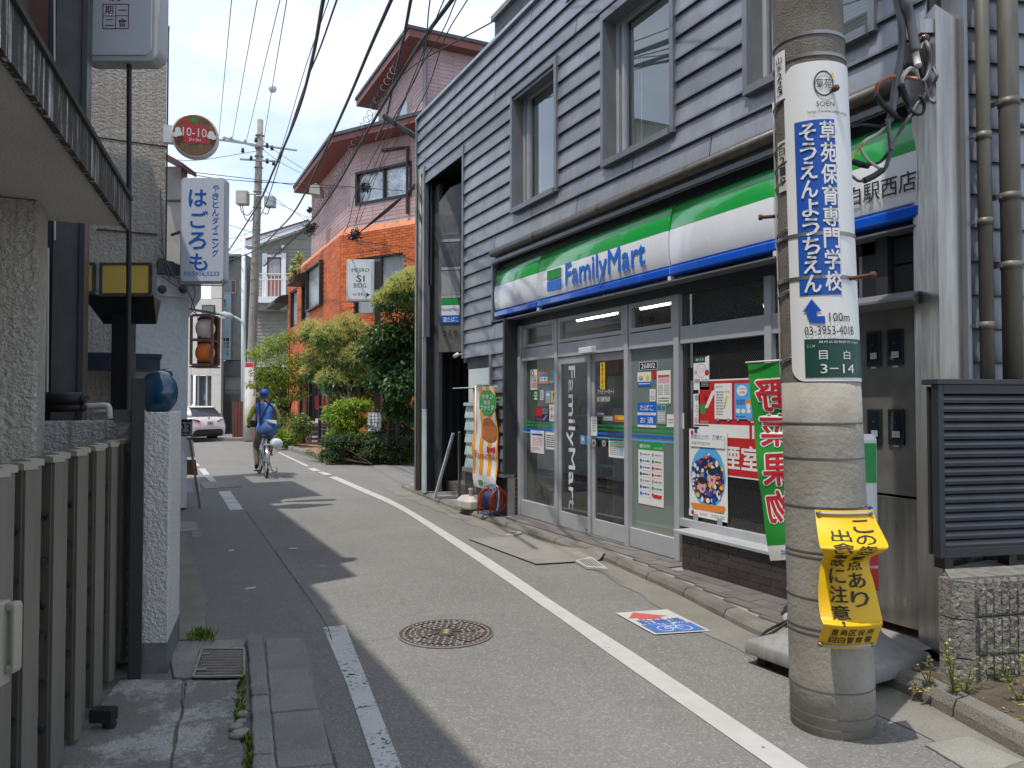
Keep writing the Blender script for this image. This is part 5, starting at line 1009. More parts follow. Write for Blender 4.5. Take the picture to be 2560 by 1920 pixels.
# folding gate
gt = thing('folding_gate', 'taupe folding metal gate of upright slats across the left driveway', 'gate', (-.2, 3.7, 0))
m_slat = M('gate_taupe', (.165, .148, .123), .45, .35, var=.08, scale=3); m_slat_lit = M('gate_taupe_lit', (.22, .20, .17), .42, .35, var=.06); m_cap = flat('gate_cap', (.36, .33, .265), .5)  # lighter copy for slat edges and ribs, street-side light put into its colour
def gateline(y): return -.046 - .154 * (4.79 - y)
def gate_y(px, py=1300):
    d = ray(px, py); k = d.x / d.y; return (-.046 - .154 * 4.79) / (k - .154)
GYS = [gate_y(p) for p in (316, 299, 289, 267, 253, 225, 208, 174, 152, 108, 82, 42, 12)] + [2.60, 2.5, 2.3, 2.2, 2.0]
for i, y in enumerate(GYS):
    back = i % 2 == 1; x = gateline(y) - (.012 if back else 0); h = 1.275 + (.0 if not back else .004)
    u = V((math.sin(R(50)), -math.cos(R(50)), 0)); f_ = Fr((x - .02, y + .02, 0), u, (0, 0, 1)); w_ = .085 if not back else .06
    m = MB(f_); m.box(-w_, .0, .055, h, -.022, .022); m.build('slat', m_slat, gt, bevel=.004)
    m = MB(f_); m.box(.0005, .014, .055, h, -.019, .019); m.box(-w_ + .03, -w_ + .044, .055, h, .0225, .030); m.build('slat_edge', m_slat_lit, gt, bevel=.002)
    m = MB(f_); m.loft([[(-w_ - .004, h, c), (.018, h, c), (.018, h + .022, c), (-.02, h + .027, c), (-w_ - .004, h + .022, c)] for c in (-.026, .032)]); m.build('slat_cap', m_cap, gt, fixn=True)
for z0, z1 in ((.25, .62), (.62, .25), (.72, 1.08)):
    for ya, yb in zip(GYS[::2], GYS[2::2]):
        m = MB(); m.tube([(gateline(ya) - .055, ya, z0), (gateline(yb) - .055, yb, z1)], .010, 6); m.build('lattice_bar', m_black, gt)
for ya in GYS[::2]:
    for z in (.43, .9): m = MB(); m.lathe([(.013, -.02), (.013, .02)], (gateline(ya) - .055, ya + .01, z), 8, axis=1); m.build('pivot', m_black, gt)
p = V((gateline(gate_y(20)), gate_y(20), 0)); f_ = Fr(p + V((.02, -.06, 0)), CR, (0, 0, 1), -V((sp, cp, 0)))
m = MB(f_); m.box(-.12, .0, .66, .91, .0, .05); m.box(-.0, .028, .88, .905, -.01, .03); m.box(.016, .03, .70, .90, -.01, .03); m.box(0, .028, .695, .72, -.01, .03); m.build('latch_handle', m_cap, gt, bevel=.006)
yw = gate_y(225, 1890); f_ = Fr((gateline(yw) + .06, yw - .05, 0), CR, (0, 0, 1), -V((sp, cp, 0)))
m = MB(f_); m.box(-.06, .045, .065, .125, -.03, .03); m.build('wheel_box', m_black, gt, bevel=.005)
m = MB(f_); m.lathe([(.028, -.012), (.032, 0), (.028, .012)], (.02, .055, 0), 14); m.build('wheel', m_rubber, gt, True)
# pipes behind the wall
for pts, r_, mt, lb in (([(90, 1000), (150, 998), (205, 997)], .042, m_tape, 'thick black lagged pipe above the low wall, upper one'), ([(90, 1020), (150, 1019), (205, 1018)], .028, m_tape, 'black lagged pipe above the low wall, lower one')):
    m = MB(); m.tube([fwd(a, b, 4.75) for a, b in pts], r_, 12); m.tube([fwd(205, pts[-1][1], 4.75), fwd(212, pts[-1][1] + 4, 4.75)], r_ * .9, 12); tag(m.build('lagged_pipe', mt, smooth=True), lb, 'pipe')
m = MB(); m.tube(polyline([fwd(a, b, 4.78) for a, b in ((205, 1016), (235, 1015), (262, 1014), (272, 1020), (274, 1048))], 20), .019, 10); tag(m.build('plastic_pipe', flat('ivory_pvc', (.60, .58, .52), .4), smooth=True), 'ivory plastic pipe elbow dropping behind the low wall', 'pipe')
m = MB(); m.tube(polyline([fwd(a, b, 4.9) for a, b in ((228, 1046), (240, 1033), (262, 1030), (272, 1034))], 14), .016, 10); tag(m.build('plastic_pipe', flat('grey_pvc', (.36, .38, .38), .4), smooth=True), 'grey plastic pipe elbow behind the ivory one', 'pipe')
# ---------------- dark tower house and forecourt
dt = thing('dark_tower', 'tall narrow dark panelled building behind the low wall', 'building', (-.6, 6.3, 0))
m_dp = M('dark_panel', (.07, .072, .075), .55, var=.2, scale=4, bump=.2, bscale=50); m_db = M('dark_blue_metal', (.014, .022, .045), .35, .3, var=.15)
def col6(px0, px1, y, z1, mat, nm, dy=.5, z0=0):
    a, b = aty(px0, 900, y).x, aty(px1, 900, y).x; m = MB(); m.box(a, b, y, y + dy, z0, z1); return m.build(nm, mat, dt)
col6(20, 108, 6.02, 6.0, M('brown_wall', (.10, .045, .03), .8, var=.2), 'side_wall'); col6(110, 127, 6.05, 6.0, m_db, 'corner_pillar'); col6(128, 193, 6.0, 6.0, m_dp, 'wall_panel'); col6(194, 207, 5.97, 6.0, m_black, 'corner_pillar', .6)
m = MB(); m.tube([aty(136, 0, 5.98), aty(137, 600, 5.98)], .006, 6); m.tube([aty(120, 620, 6.0), aty(118, 980, 6.0)], .008, 6); m.build('wall_cable', m_cw, dt)
m = MB(); m.box(-2.6, -.66, 5.04, 6.01, 0, 5.75); m.build('gap_shade_wall', M('brown_render', (.12, .07, .05), .8), dt)  # added wall, closes the gap so no sun reaches the left pavement
m = MB(); m.box(-3.2, -.64, 6.5, 11.7, 0, 7.2); m.build('shadow_block', m_dp, dt)  # unseen block, set back and sized to throw the road shadow
# lightbox sign high on the tower
f_ = Fr(fwd(297, 76, 6.1), CR, (0, 0, 1), -V((sp, cp, 0)))
sb = thing('lightbox_sign', 'white rounded lightbox sign with maroon seal at top left', 'sign', f_.o)
def rrect(w, h, r, n=6):
    P = []
    for cx, cy, a0 in ((w - r, h - r, 0), (-w + r, h - r, 90), (-w + r, -h + r, 180), (w - r, -h + r, 270)): P += [(cx + r * math.cos(R(a0 + 90 * k / n)), cy + r * math.sin(R(a0 + 90 * k / n))) for k in range(n + 1)]
    return P
def rbox(mb, w, h, r, c0, c1, mi=0, dx=0, dy=0): P = [(x + dx, y + dy) for x, y in rrect(w, h, r)]; return mb.prism(P, c0, c1, mi)
m = MB(f_); rbox(m, .33, .45, .10, -.16, .0, 0, -.0, .20); m.build('case', M('sign_case', (.50, .52, .53), .4, var=.08), sb, bevel=.012)
m = MB(f_); rbox(m, .29, .41, .07, .0005, .012, 0, -.02, .205); m.build('face', flat('sign_face', (.60, .62, .64), .35), sb, bevel=.006)
m = MB(f_); 
def o2(px, py): return ((px - 297) / 1923 * 6.1, (76 - py) / 1923 * 6.1)
def fr_(x0, y0, x1, y1, w):
    a0, b0 = o2(x0, y1); a1, b1 = o2(x1, y0)
    for q in ((a0, a1, b1 - w, b1), (a0, a1, b0, b0 + w), (a0, a0 + w, b0 + w, b1 - w), (a1 - w, a1, b0 + w, b1 - w)): m.box(*q, .0125, .0145)
m_mar = flat('maroon', (.09, .008, .03), .6)
fr_(258, 10, 324, 74, .005); a, b = o2(291, 74); m.box(a - .002, a + .002, b + .006, b + .195, .0125, .0142); a0, b = o2(260, 41); a1, _ = o2(290, 41); m.box(a0, a1 - .001, b - .002, b + .002, .0125, .0142); m.box(a1 + .003, a1 + .10, b + .0, b + .004, .0125, .0142)
for ch, x, y in (('期', 274, 25), ('一', 308, 26), ('二', 275, 58), ('會', 308, 58)): a, b = o2(x, y); m.text(ch, a - .035, b - .035, .07, .07, .0135, 0, .004, keep=True)
a, b = o2(290, 5); m.text('房', a - .05, b + .005, .1, .1, .0135, 0, .004); m.build('seal', m_mar, sb)
m = MB(); m.tube([aty(323, 130, 6.9), aty(322, 700, 6.9)], .019, 8); a = aty(322, 700, 6.9); m.tube([a, (a.x, a.y, 0)], .019, 8); m.build('post', m_black, sb)
# yellow lightbox canopy
f_ = Fr(fwd(318, 700, 7.3), CR, (0, 0, 1), -V((sp, cp, 0))); k7 = 7.3 / 1923
yc = thing('canopy_lightbox', 'small black canopy with a yellow lightbox panel over an entrance', 'canopy', f_.o)
def q7(x, y): return ((x - 318) * k7, (700 - y) * k7)
m_yl = flat('yellow_acrylic', (.78, .55, .12), .4); m_chr = M('chrome_frame', (.34, .33, .31), .3, .8, var=.2)
for x0, y0, x1, y1, in ((257, 663, 373, 733), (205, 663, 232, 728)):
    a0, b1 = q7(x0, y0); a1, b0 = q7(x1, y1); m = MB(f_)
    m.box(a0, a1, b0, b1, -.02, .004); m.build('light_panel', m_yl, yc)
    m = MB(f_)
    for q in ((a0 - .03, a1 + .03, b1, b1 + .025), (a0 - .03, a1 + .03, b0 - .03, b0), (a0 - .03, a0, b0, b1), (a1, a1 + .035, b0, b1)): m.box(*q, -.08, .012)
    m.build('panel_frame', m_chr, yc)
a0, b1 = q7(205, 738); a1, b0 = q7(376, 800); m = MB(f_); m.add([(a0, b1, .0), (a1 + .03, b1, .0), (a1 - .12, b0, -.40), (a0, b0, -.40), (a0, b1, -.45), (a1 - .10, b1, -.45)], [[0, 1, 2, 3], [1, 5, 2], [0, 3, 4], [3, 2, 5, 4], [0, 4, 5, 1]]); m.build('soffit', m_black, yc)
for x0, x1 in ((246, 290),): a0, _ = q7(x0, 0); a1, _ = q7(x1, 0); m = MB(f_); m.box(a0, a1, -2.7, -.17, -.4, -.25); m.build('post', m_black, yc)
# ---------------- cream tower building with ledge, sign row
ct_ = thing('cream_building', 'tall cream stucco building behind the yellow canopy', 'building', (0, 13, 0))
zt_ = CAMH + 950 / 1923 * 10.85
x0, x1 = aty(180, 600, 11.95).x, aty(412, 600, 11.95).x
m = MB(); m.box(x0, x1, 11.95, 14.6, 0, zt_); m.build('wall', m_stc, ct_)
m = MB(); m.box(x0, x1 + .03, 11.92, 14.6, zt_, zt_ + .05); m.build('coping', flat('coping_brown', (.10, .05, .045), .6), ct_)
z_ = CAMH + (1010 - 362) / 1923 * 10.9; m = MB(); m.box(x0, x1 + .004, 11.946, 12.2, z_ - .01, z_ + .008); m.build('wall_joint', m_dark, ct_)
m = MB(); m.tube([(x1 + .015, 11.95, .2), (x1 + .015, 11.95, zt_)], .012, 6); m.build('corner_pipe', m_char, ct_)
z_ = CAMH + (1010 - 585) / 1923 * 10.9; m = MB(); m.box(x0 + .3, x1 - .1, 11.93, 11.95, z_ - .02, z_); m.build('ledge', m_char, ct_)
for px0, px1 in ((318, 328),): pass
wt = thing('white_restaurant', 'white plastered restaurant wall with small tiled roof beside the lanterns', 'building', (.5, 12.2, 0))
xa, xb = aty(300, 900, 11.88).x, aty(470, 900, 11.88).x; z3 = CAMH + (1010 - 745) / 1923 * 10.95
m = MB(); m.box(xa, xb, 11.86, 16.4, 0.03, z3); m.build('wall', m_pla, wt)
m = MB(); m.box(aty(393, 700, 11.8).x, aty(503, 700, 11.8).x, 11.78, 16.4, z3 + .002, z3 + .30); m.build('cornice', m_pla, wt)
m_rt = M('roof_tile', (.055, .057, .06), .5, var=.2, scale=10)
xr0, xr1 = aty(395, 700, 11.7).x, aty(507, 700, 11.7).x
for j in range(5):
    for i in range(16):
        m = MB(); y = 11.70 + i * .28; m.lathe([(.055, 0), (.06, .27)], (xr1 - .02 - j * .13, y, z3 + .33 + j * .035), 8, axis=1); m.build('roof_tile', m_rt, wt)
m = MB(); m.prism([(xr0, z3 + .30), (xr1 + .04, z3 + .30), (xr1 + .02, z3 + .34), (xr0, z3 + .52)], 0, 1); m.v = [(v[0], 11.66 + v[2] * 4.7, v[1]) for v in m.v]; m.build('roof', m_rt, wt, fixn=True)
for px in (405, 458): p = aty(px, 723, 11.68); m = MB(); m.ball(p, .06, 12, 8); m.build('tile_end', m_rt, wt, True)
m = MB(); a, b = aty(200, 905, 11.4), aty(400, 905, 11.4); m.box(a.x, b.x, 11.3, 11.86, CAMH + 82 / 1923 * 10.5, CAMH + 112 / 1923 * 10.5); m.box(a.x, b.x + .02, 11.28, 11.86, CAMH + 112 / 1923 * 10.5 + .001, CAMH + 122 / 1923 * 10.5); m.build('awning', m_db, wt)
m = MB(); a, b = aty(292, 900, 11.35).x, aty(311, 900, 11.35).x; m.box(a, b, 11.33, 11.4, 0, 1.95); m.build('awning_post', m_black, wt)
p = fwd(465, 1069, 10.9); m = MB(Fr(p, CR, (0, 0, 1), -V((sp, cp, 0)))); k_ = 10.9 / 1923
m.box(-30 * k_, 15 * k_, -21 * k_, 21 * k_, -.02, 0, 0); m.box(-30 * k_, 15 * k_, 14 * k_, 21 * k_, .001, .002, 1); m.box(-30 * k_, 15 * k_, -21 * k_, -18 * k_, .001, .002, 1); m.text('23', -16 * k_, -15 * k_, 28 * k_, 26 * k_, .002, 1, .02); tag(m.build('number_plate', [flat('plate_grey', (.30, .29, .30), .5), m_ink]), 'grey house number plate reading 23 on the white wall', 'plate')
# cables hanging over the tiled roof
for i, pts in enumerate(([(402, 470), (404, 560), (410, 640), (425, 700)], [(405, 690), (440, 715), (470, 730), (490, 780)], [(425, 690), (462, 700), (488, 725), (478, 770), (492, 785)], [(400, 620), (415, 650), (436, 690), (480, 705)])):
    m = MB(); m.tube(polyline([fwd(a, b, 10.6) for a, b in pts], 16), .008, 6); tag(m.build('roof_cable', m_cg, smooth=True), ('long grey cable running down the corner to the tiled roof', 'grey cable lying low across the tiled roof towards the lanterns', 'looped grey cable over the tiled roof end', 'grey cable sloping behind the sign to the tiled roof')[i], 'cable', 'cables over the tiled roof')
# box of two lanterns
f_ = Fr(fwd(504, 850, 11.25), CR, (0, 0, 1), -V((sp, cp, 0))); k_ = 11.25 / 1923
lt = thing('lantern_box', 'wooden box with a white paper lantern above a red one on the white wall', 'lantern box', f_.o)
m_wd = M('weathered_wood', (.30, .22, .18), .8, var=.25, scale=9, stretch=(1, 1, 4)); m_wdb = M('wood_back', (.22, .06, .03), .7, var=.2)
w_, h_, d_ = 26 * k_, 62 * k_, .27
for sx in (-1, 1):
    for cz_ in (0, -d_): m = MB(f_); m.box(sx * w_ - .016, sx * w_ + .016, -h_, h_, cz_ - .018, cz_ + .018); m.build('upright', m_wd, lt)
for b in (-h_, .0, h_):
    for cz_ in (0, -d_): m = MB(f_); m.box(-w_ + .018, w_ - .018, b - .018, b + .018, cz_ - .018, cz_ + .018); m.build('rail', m_wd, lt)
m = MB(f_); m.box(-w_ - .02, w_ + .02, -h_ - .04, -h_ - .02, -d_ - .02, .02); m.build('floor_board', m_wdb, lt)
m = MB(f_); m.box(-w_, w_, -h_, h_, -d_ - .03, -d_ - .02); m.build('back_board', m_wdb, lt)
m = MB(f_); m.add([(-w_ - .05, h_ + .09, -d_), (w_ + .06, h_ + .02, -d_), (w_ + .06, h_ + .02, .05), (-w_ - .05, h_ + .09, .05), (-w_ - .05, h_ + .11, -d_), (w_ + .06, h_ + .04, -d_), (w_ + .06, h_ + .04, .05), (-w_ - .05, h_ + .11, .05)], [[0, 1, 2, 3], [4, 7, 6, 5], [0, 4, 5, 1], [1, 5, 6, 2], [2, 6, 7, 3], [3, 7, 4, 0]]); m.build('roof_board', M('tin_roof', (.25, .25, .25), .5, .4), lt, fixn=True)
for b, mt in ((h_ * .5, flat('paper_white', (.93, .80, .70), .6)), (-h_ * .5, flat('paper_red', (.95, .24, .04), .5))):
    m = MB(f_); rings = []
    for j in range(25):
        t = math.pi * (j + .8) / 25.6; rr = .138 * math.sin(t) * (1 + (.012 if j % 2 else 0)); rings.append([(rr * math.cos(2 * math.pi * q / 24), b - .150 * math.cos(t), -.13 + rr * math.sin(2 * math.pi * q / 24)) for q in range(24)])
    m.loft(rings); m.build('lantern', mt, lt, True, fixn=True)
    for e in (-1, 1): m = MB(f_); m.lathe([(.05, b + e * .146 - .012), (.05, b + e * .146 + .012)], (0, 0, -.13), 14, axis=1); m.v = m.v; m.build('lantern_ring', m_black, lt)
# hagoromo sign
f_ = Fr(fwd(507, 575, 10.3), CR, (0, 0, 1), -V((sp, cp, 0))); k_ = 10.3 / 1923
hg = thing('restaurant_sign', 'tall white sign with blue brush writing and telephone number', 'sign', f_.o)
m_sw = flat('sign_white_face', (.60, .64, .72), .3); m_bb = flat('brush_blue', (.006, .10, .48), .4)
m = MB(f_); rbox(m, 57 * k_, 133 * k_, .06, -.14, 0); m.build('case', flat('case_grey', (.40, .42, .45), .35), hg, bevel=.01)
m = MB(f_); rbox(m, 53 * k_, 129 * k_, .05, .0005, .006); m.build('face', m_sw, hg)
for i, c in enumerate('はごろも'): m = MB(f_); m.text(c, (-35 + (4 if i % 2 else 0)) * k_, (60 - i * 54) * k_, 44 * k_, 42 * k_, .008, 0, .022); m.build('lettering', m_bb, hg)
m = MB(f_); m.vtext('やきとんダイニング', 32 * k_, 116 * k_, 20.5 * k_, .008, 0, .008, 19 * k_); m.build('lettering', m_bb, hg)
m = MB(f_); m.text('03(5906)5233', -46 * k_, -119 * k_, 88 * k_, 14 * k_, .008, 0, .012); m.build('lettering', m_bb, hg)
m = MB(f_); m.tube([(-60 * k_, -128 * k_, .0), (-57 * k_, -138 * k_, 0), (50 * k_, -140 * k_, 0), (60 * k_, -130 * k_, 0)], .012, 6); m.tube([(-57 * k_, 0, -.07), (-.55, 0, -.3)], .02, 6); m.build('bracket', m_alud, hg)
# round bar sign
f_ = Fr(fwd(487, 338, 10.6), (CR * .96 + V((sp, cp, 0)) * .28), (0, 0, 1), -(V((sp, cp, 0)) * .96 - CR * .28)); k_ = 10.6 / 1923
rs = thing('round_sign', 'round wood coloured bar sign with red 10-10 label', 'sign', f_.o)
m = MB(f_); m.lathe([(55 * k_, -.16), (56 * k_, -.14), (56 * k_, -.01), (54.5 * k_, .0), (.001, .0)], (0, 0, 0), 40); m.build('case', m_white, rs, True, fixn=True)
m = MB(f_); m.disc((0, 0, .002), 52 * k_, 40); m.build('border', flat('salmon', (.48, .10, .05), .5), rs)
m = MB(f_); m.disc((0, 0, .004), 49.5 * k_, 40); m.build('face', M('sign_wood', (.22, .13, .05), .5, var=.25, scale=3, stretch=(9, 9, 1)), rs)
m = MB(f_); m.poly([(x * k_, y * k_, .006) for x, y in ((-30, 25), (-10, 29), (8, 25), (30, 27), (33, 10), (30, -5), (32, -22), (10, -19), (-8, -24), (-30, -18), (-33, 0))][::-1]); m.build('label', flat('label_red', (.48, .025, .03), .5), rs)
m = MB(f_); m.text('10-10', -28 * k_, -4 * k_, 56 * k_, 22 * k_, .008, 0, .012); m.build('lettering', m_paper, rs)
m = MB(f_); m.text('Ju-Ju', -14 * k_, -17 * k_, 28 * k_, 10 * k_, .008, 0, .012); m.build('lettering', m_paper, rs)
m = MB(f_)
for s_ in (-1, 1):
    m2 = MB(f_)
    for x, y in ((39, 9), (44, -3), (36, 0)): m2.disc((s_ * x * k_, (y if s_ < 0 else y * .7) * k_, .008 + .0003 * x), 7 * k_, 12)
    m2.build('bone', m_paper, rs)
m = MB(f_); m.text('バル', 8 * k_, 32 * k_, 26 * k_, 13 * k_, .006, 0, .004); m.build('lettering', flat('brown_ink', (.14, .05, .02), .6), rs)
m = MB(f_); m.poly([(x * k_, y * k_, .006) for x, y in ((-34, 30), (-26, 38), (-16, 42), (-18, 34), (-12, 30), (-24, 30))]); m.build('bird', m_red, rs)
m = MB(f_); m.poly([(x * k_, y * k_, .006) for x, y in ((-10, 40), (-2, 44), (2, 40), (0, 32), (-7, 32))]); m.build('leaf', m_grn, rs)
m = MB(f_); m.box(-74 * k_, -50 * k_, -22 * k_, 22 * k_, -.13, -.03); m.build('arm', m_white, rs)
# neighbouring eave behind the signs
nb = thing('eave_house', 'grey walled house with dark red eave behind the blue and white sign', 'house', fwd(430, 600, 14))
k_ = 15.0 / 1923; f_ = Fr(fwd(430, 500, 15.0), CR, (0, 0, 1), -V((sp, cp, 0)))
m = MB(f_); m.box(-40 * k_, 22 * k_, -700 * k_, 85 * k_, -.3, 0); m.build('wall', M('grey_wall', (.33, .31, .28), .8, var=.12), nb)
m = MB(f_); m.box(-40 * k_, 22.5 * k_, -4 * k_, 0, -.05, .02); m.build('wall_joint', m_char, nb)
m = MB(f_); m.add([(-40 * k_, 115 * k_, .4), (45 * k_, 68 * k_, .4), (45 * k_, 80 * k_, .4), (-40 * k_, 128 * k_, .4), (-40 * k_, 115 * k_, -.3), (45 * k_, 68 * k_, -.3), (45 * k_, 80 * k_, -.3), (-40 * k_, 128 * k_, -.3)], [[0, 1, 2, 3], [4, 7, 6, 5], [0, 4, 5, 1], [3, 2, 6, 7], [1, 5, 6, 2], [0, 3, 7, 4]]); m.build('eave', flat('eave_red', (.10, .03, .028), .6), nb, fixn=True)
# sandwich board
e = gz(500, 1272); eb = thing('menu_board', 'leaning wooden framed menu board on the left by the white wall', 'menu board', e)
top = fwd(474, 1095, 10.9); d1 = (gz(470, 1268, .03) - e)
for q in (0, 1):
    m = MB(); o_ = CR * (-.0 if q == 0 else -.22) + V((0, 0, 0)); m.tube([e + o_, top + o_], .022, 4); m.build('frame_leg', m_wd, eb)
f_ = Fr(e, (CR), (top - e).normalized()); 
for b0, b1, mt in ((.25, .45, m_paper), (.5, .72, flat('menu_wood', (.25, .10, .05), .6)), (.76, 1.0, m_paper)): m = MB(f_); m.box(-.26, .04, b0, b1, -.005, .006); m.build('menu_sheet', mt, eb)
m = MB(); m.tube([e + CR * -.22, e + CR * -.1 + V((.1, .35, 0))], .02, 4); m.build('back_leg', m_wd, eb)
# ---------------- orange brick building with pink upper floors
cbl = thing('brick_building', 'orange brick building with pink tiled upper floors and dark eaves', 'building', (6, 24, 0))
m_mortar = M('brick_mortar', (.50, .24, .14), .9)
def cellbricks(name, base, dark):
    m, n = newmat(name); b = NB(n); at = b.n('ShaderNodeAttribute', attribute_name='tone'); col = b.mix(at.outputs['Fac'], base, dark)
    col = b.mix(b.ramp(b.noise(b.pos(), 1.1, 4), [(.35, 0.0), (.7, .35)]), col, tuple(x * .55 for x in dark)); b.out(b.n('ShaderNodeBsdfPrincipled', {'Base Color': col, 'Roughness': .65}).outputs[0]); return m
m_orb = cellbricks('orange_brick', (.70, .155, .03), (.44, .085, .02)); m_pkb = cellbricks('pink_tile', (.50, .335, .33), (.42, .27, .265))
def brickwall(fr, a0, a1, b0, b1, hs, mat, parent, name, bw, bh, gap, dep, topfn=None, stagger=True):
    mb = MB(fr); tones = []; j = 0; b = b0
    while b < b1 - .001:
        a = a0 - (bw / 2 if (j % 2 and stagger) else 0); t_ = min(b + bh, b1)
        while a < a1:
            s_, e_ = max(a, a0), min(a + bw, a1); cm = (s_ + e_) / 2
            if e_ - s_ > .02 and not any(h[0] < cm < h[1] and h[2] < (b + t_) / 2 < h[3] for h in hs):
                p = [(s_, b), (e_ - gap, b), (e_ - gap, t_ - gap), (s_, t_ - gap)]; d = dep + random.uniform(-.002, .003)
                mb.add([(x, y, 0) for x, y in p] + [(x, y, d) for x, y in p], [[4, 5, 6, 7], [0, 1, 5, 4], [1, 2, 6, 5], [2, 3, 7, 6], [3, 0, 4, 7]]); tones += [random.random() ** 1.5] * 5
            a += bw
        b += bh; j += 1
    o = mb.build(name, mat, parent); at = o.data.attributes.new('tone', 'FLOAT', 'FACE'); at.data.foreach_set('value', tones); return stuff(o)
BC = V((5.5, 22.9, 0)); chd = V((math.sin(R(148)), math.cos(R(148)), 0))
F1 = Fr((BC.x, BC.y, 0), (0, 1, 0), (0, 0, 1), (-1, 0, 0))           # street face, a = distance away
F2 = Fr((BC.x, BC.y, 0), chd, (0, 0, 1), (-chd.y * -1 * -1, chd.x * -1, 0)); F2.n = V((chd.y, -chd.x, 0)); F2.n = F2.n if F2.n.y < 0 else -F2.n
def on1(px, py, x=5.5): p = atx(px, py, x); return p.y - BC.y, p.z
def on2(px, py): p = onpl(px, py, (BC.x, BC.y), 148); return (p - BC).dot(chd), p.z
def rect1(x0, y0, x1, y1): a1_, b1_ = on1(x0, y0); a0_, b0_ = on1(x1, y1); _, bb = on1(x0, y1); return (a0_, a1_, bb, b1_)
W1 = [rect1(725, 731, 743, 822), rect1(754, 716, 771, 814), rect1(774, 677, 809, 781)]
a0, zt2 = on2(884, 646); a1, zb2 = on2(1014, 752)
WC = (a0, a1, zb2 - .3, zt2)
ZO = 6.55; LEN1 = 8.9
holes1 = W1 + [(.2, 6.5, 0, 2.75)]
m = MB(F1); holes_wall(m, 0, LEN1, 0, ZO, holes1, -.3, 0); m.build('street_wall', m_mortar, cbl)
m = MB(F2); holes_wall(m, 0, 4.5, 0, ZO, [WC], -.3, -.0); m.build('corner_wall', m_mortar, cbl)
random.seed(5)
brickwall(F1, 0.01, LEN1, 0.4, ZO, holes1, m_orb, cbl, 'brick_facing', .23, .075, .012, .016)
brickwall(F2, 0.01, 4.4, 0.4, ZO, [WC], m_orb, cbl, 'brick_facing', .23, .075, .012, .016)
# sloped brick ledge between orange and pink
for F_, ln in ((F1, LEN1), (F2, 4.5)):
    m = MB(F_); m.add([(0, ZO, .02), (ln, ZO, .02), (ln, ZO + .34, -.22), (0, ZO + .34, -.22)], [[0, 1, 2, 3]]); m.build('sloped_ledge', M('ledge_brick', (.70, .24, .11), .6, var=.2, scale=5) if F_ is F1 else bpy.data.materials['ledge_brick'], cbl)
# pink floors
BP = V((5.74, 22.77, 0)); P1 = Fr((BP.x, BP.y, 0), (0, 1, 0), (0, 0, 1), (-1, 0, 0)); P2 = Fr((BP.x, BP.y, 0), chd, (0, 0, 1), F2.n)
def onp2(px, py): p = onpl(px, py, (BP.x, BP.y), 148); return (p - BP).dot(chd), p.z
a0, zt3 = onp2(890, 413); a1, zb3 = onp2(1030, 480); _, zt3b = onp2(1030, 400)
WP = (a0, a1, 7.42, 8.42)
m = MB(P1); m.box(0, 5.6, ZO + .2, 9.25, -3, 0); m.build('pink_wall', M('pink_grout', (.58, .45, .44), .9), cbl)
m = MB(P2); holes_wall(m, 0, 5, ZO + .2, 9.25, [WP], -.3, 0); m.build('pink_wall', bpy.data.materials['pink_grout'], cbl)
brickwall(P1, .01, 5.6, ZO + .3, 9.25, [], m_pkb, cbl, 'tile_facing', .46, .11, .014, .012, stagger=False)
brickwall(P2, .01, 4.6, ZO + .3, 9.25, [WP], m_pkb, cbl, 'tile_facing', .46, .11, .014, .012, stagger=False)
m_eave = flat('eave_red_brown', (.22, .07, .055), .6); m_roofd = M('roof_dark', (.06, .065, .07), .5, var=.2)
def eave(pts, z0, h, up=.10):
    m = MB(); m.prism(pts, z0, z0 + h); m.build('eave', m_eave, cbl, fixn=True); m = MB(); c = sum((V(p) for p in pts), V((0, 0))) / len(pts); m.prism([tuple(V(p) + (V(p) - c).normalized() * .06) for p in pts], z0 + h + .002, z0 + h + up); m.build('roof_edge', m_roofd, cbl, fixn=True)
e0 = BP + V((-.62, -.25, 0)); e1 = e0 + V((0, 6.0, 0)); e2 = e0 + chd * 5.2
eave([(e0.x, e0.y), (e2.x, e2.y), (e2.x + 3, e2.y + 2), (e1.x + 5, e1.y), (e1.x, e1.y)], 9.2, .16)
# penthouse
PHx, PHy = 7.2, 20.4
m = MB(); m.box(PHx, PHx + 6, PHy, PHy + 4.4, 9.2, 11.75); m.build('penthouse_wall', bpy.data.materials['pink_grout'], cbl)
Q1 = Fr((PHx, PHy, 0), (0, 1, 0), (0, 0, 1), (-1, 0, 0)); Q2 = Fr((PHx, PHy, 0), (1, 0, 0), (0, 0, 1), (0, -1, 0))
brickwall(Q1, .01, 4.4, 9.4, 11.75, [], m_pkb, cbl, 'tile_facing', .46, .11, .014, .012, stagger=False); brickwall(Q2, .01, 3.5, 9.4, 11.75, [], m_pkb, cbl, 'tile_facing', .46, .11, .014, .012, stagger=False)
eave([(PHx - .55, PHy - .4), (PHx + 6, PHy - .4), (PHx + 6, PHy + 5.2), (PHx - .55, PHy + 5.2)], 11.62, .2)
m = MB(Q1); m.box(1.3, 2.0, 9.5, 10.5, .012, .03); m.build('penthouse_window', flat('far_glass', (.35, .42, .48), .1), cbl)
m = MB(Q2); m.tube([(.05, 9.3, .06), (.05, 11.6, .06)], .05, 6); m.build('penthouse_pipe', m_alud, cbl)
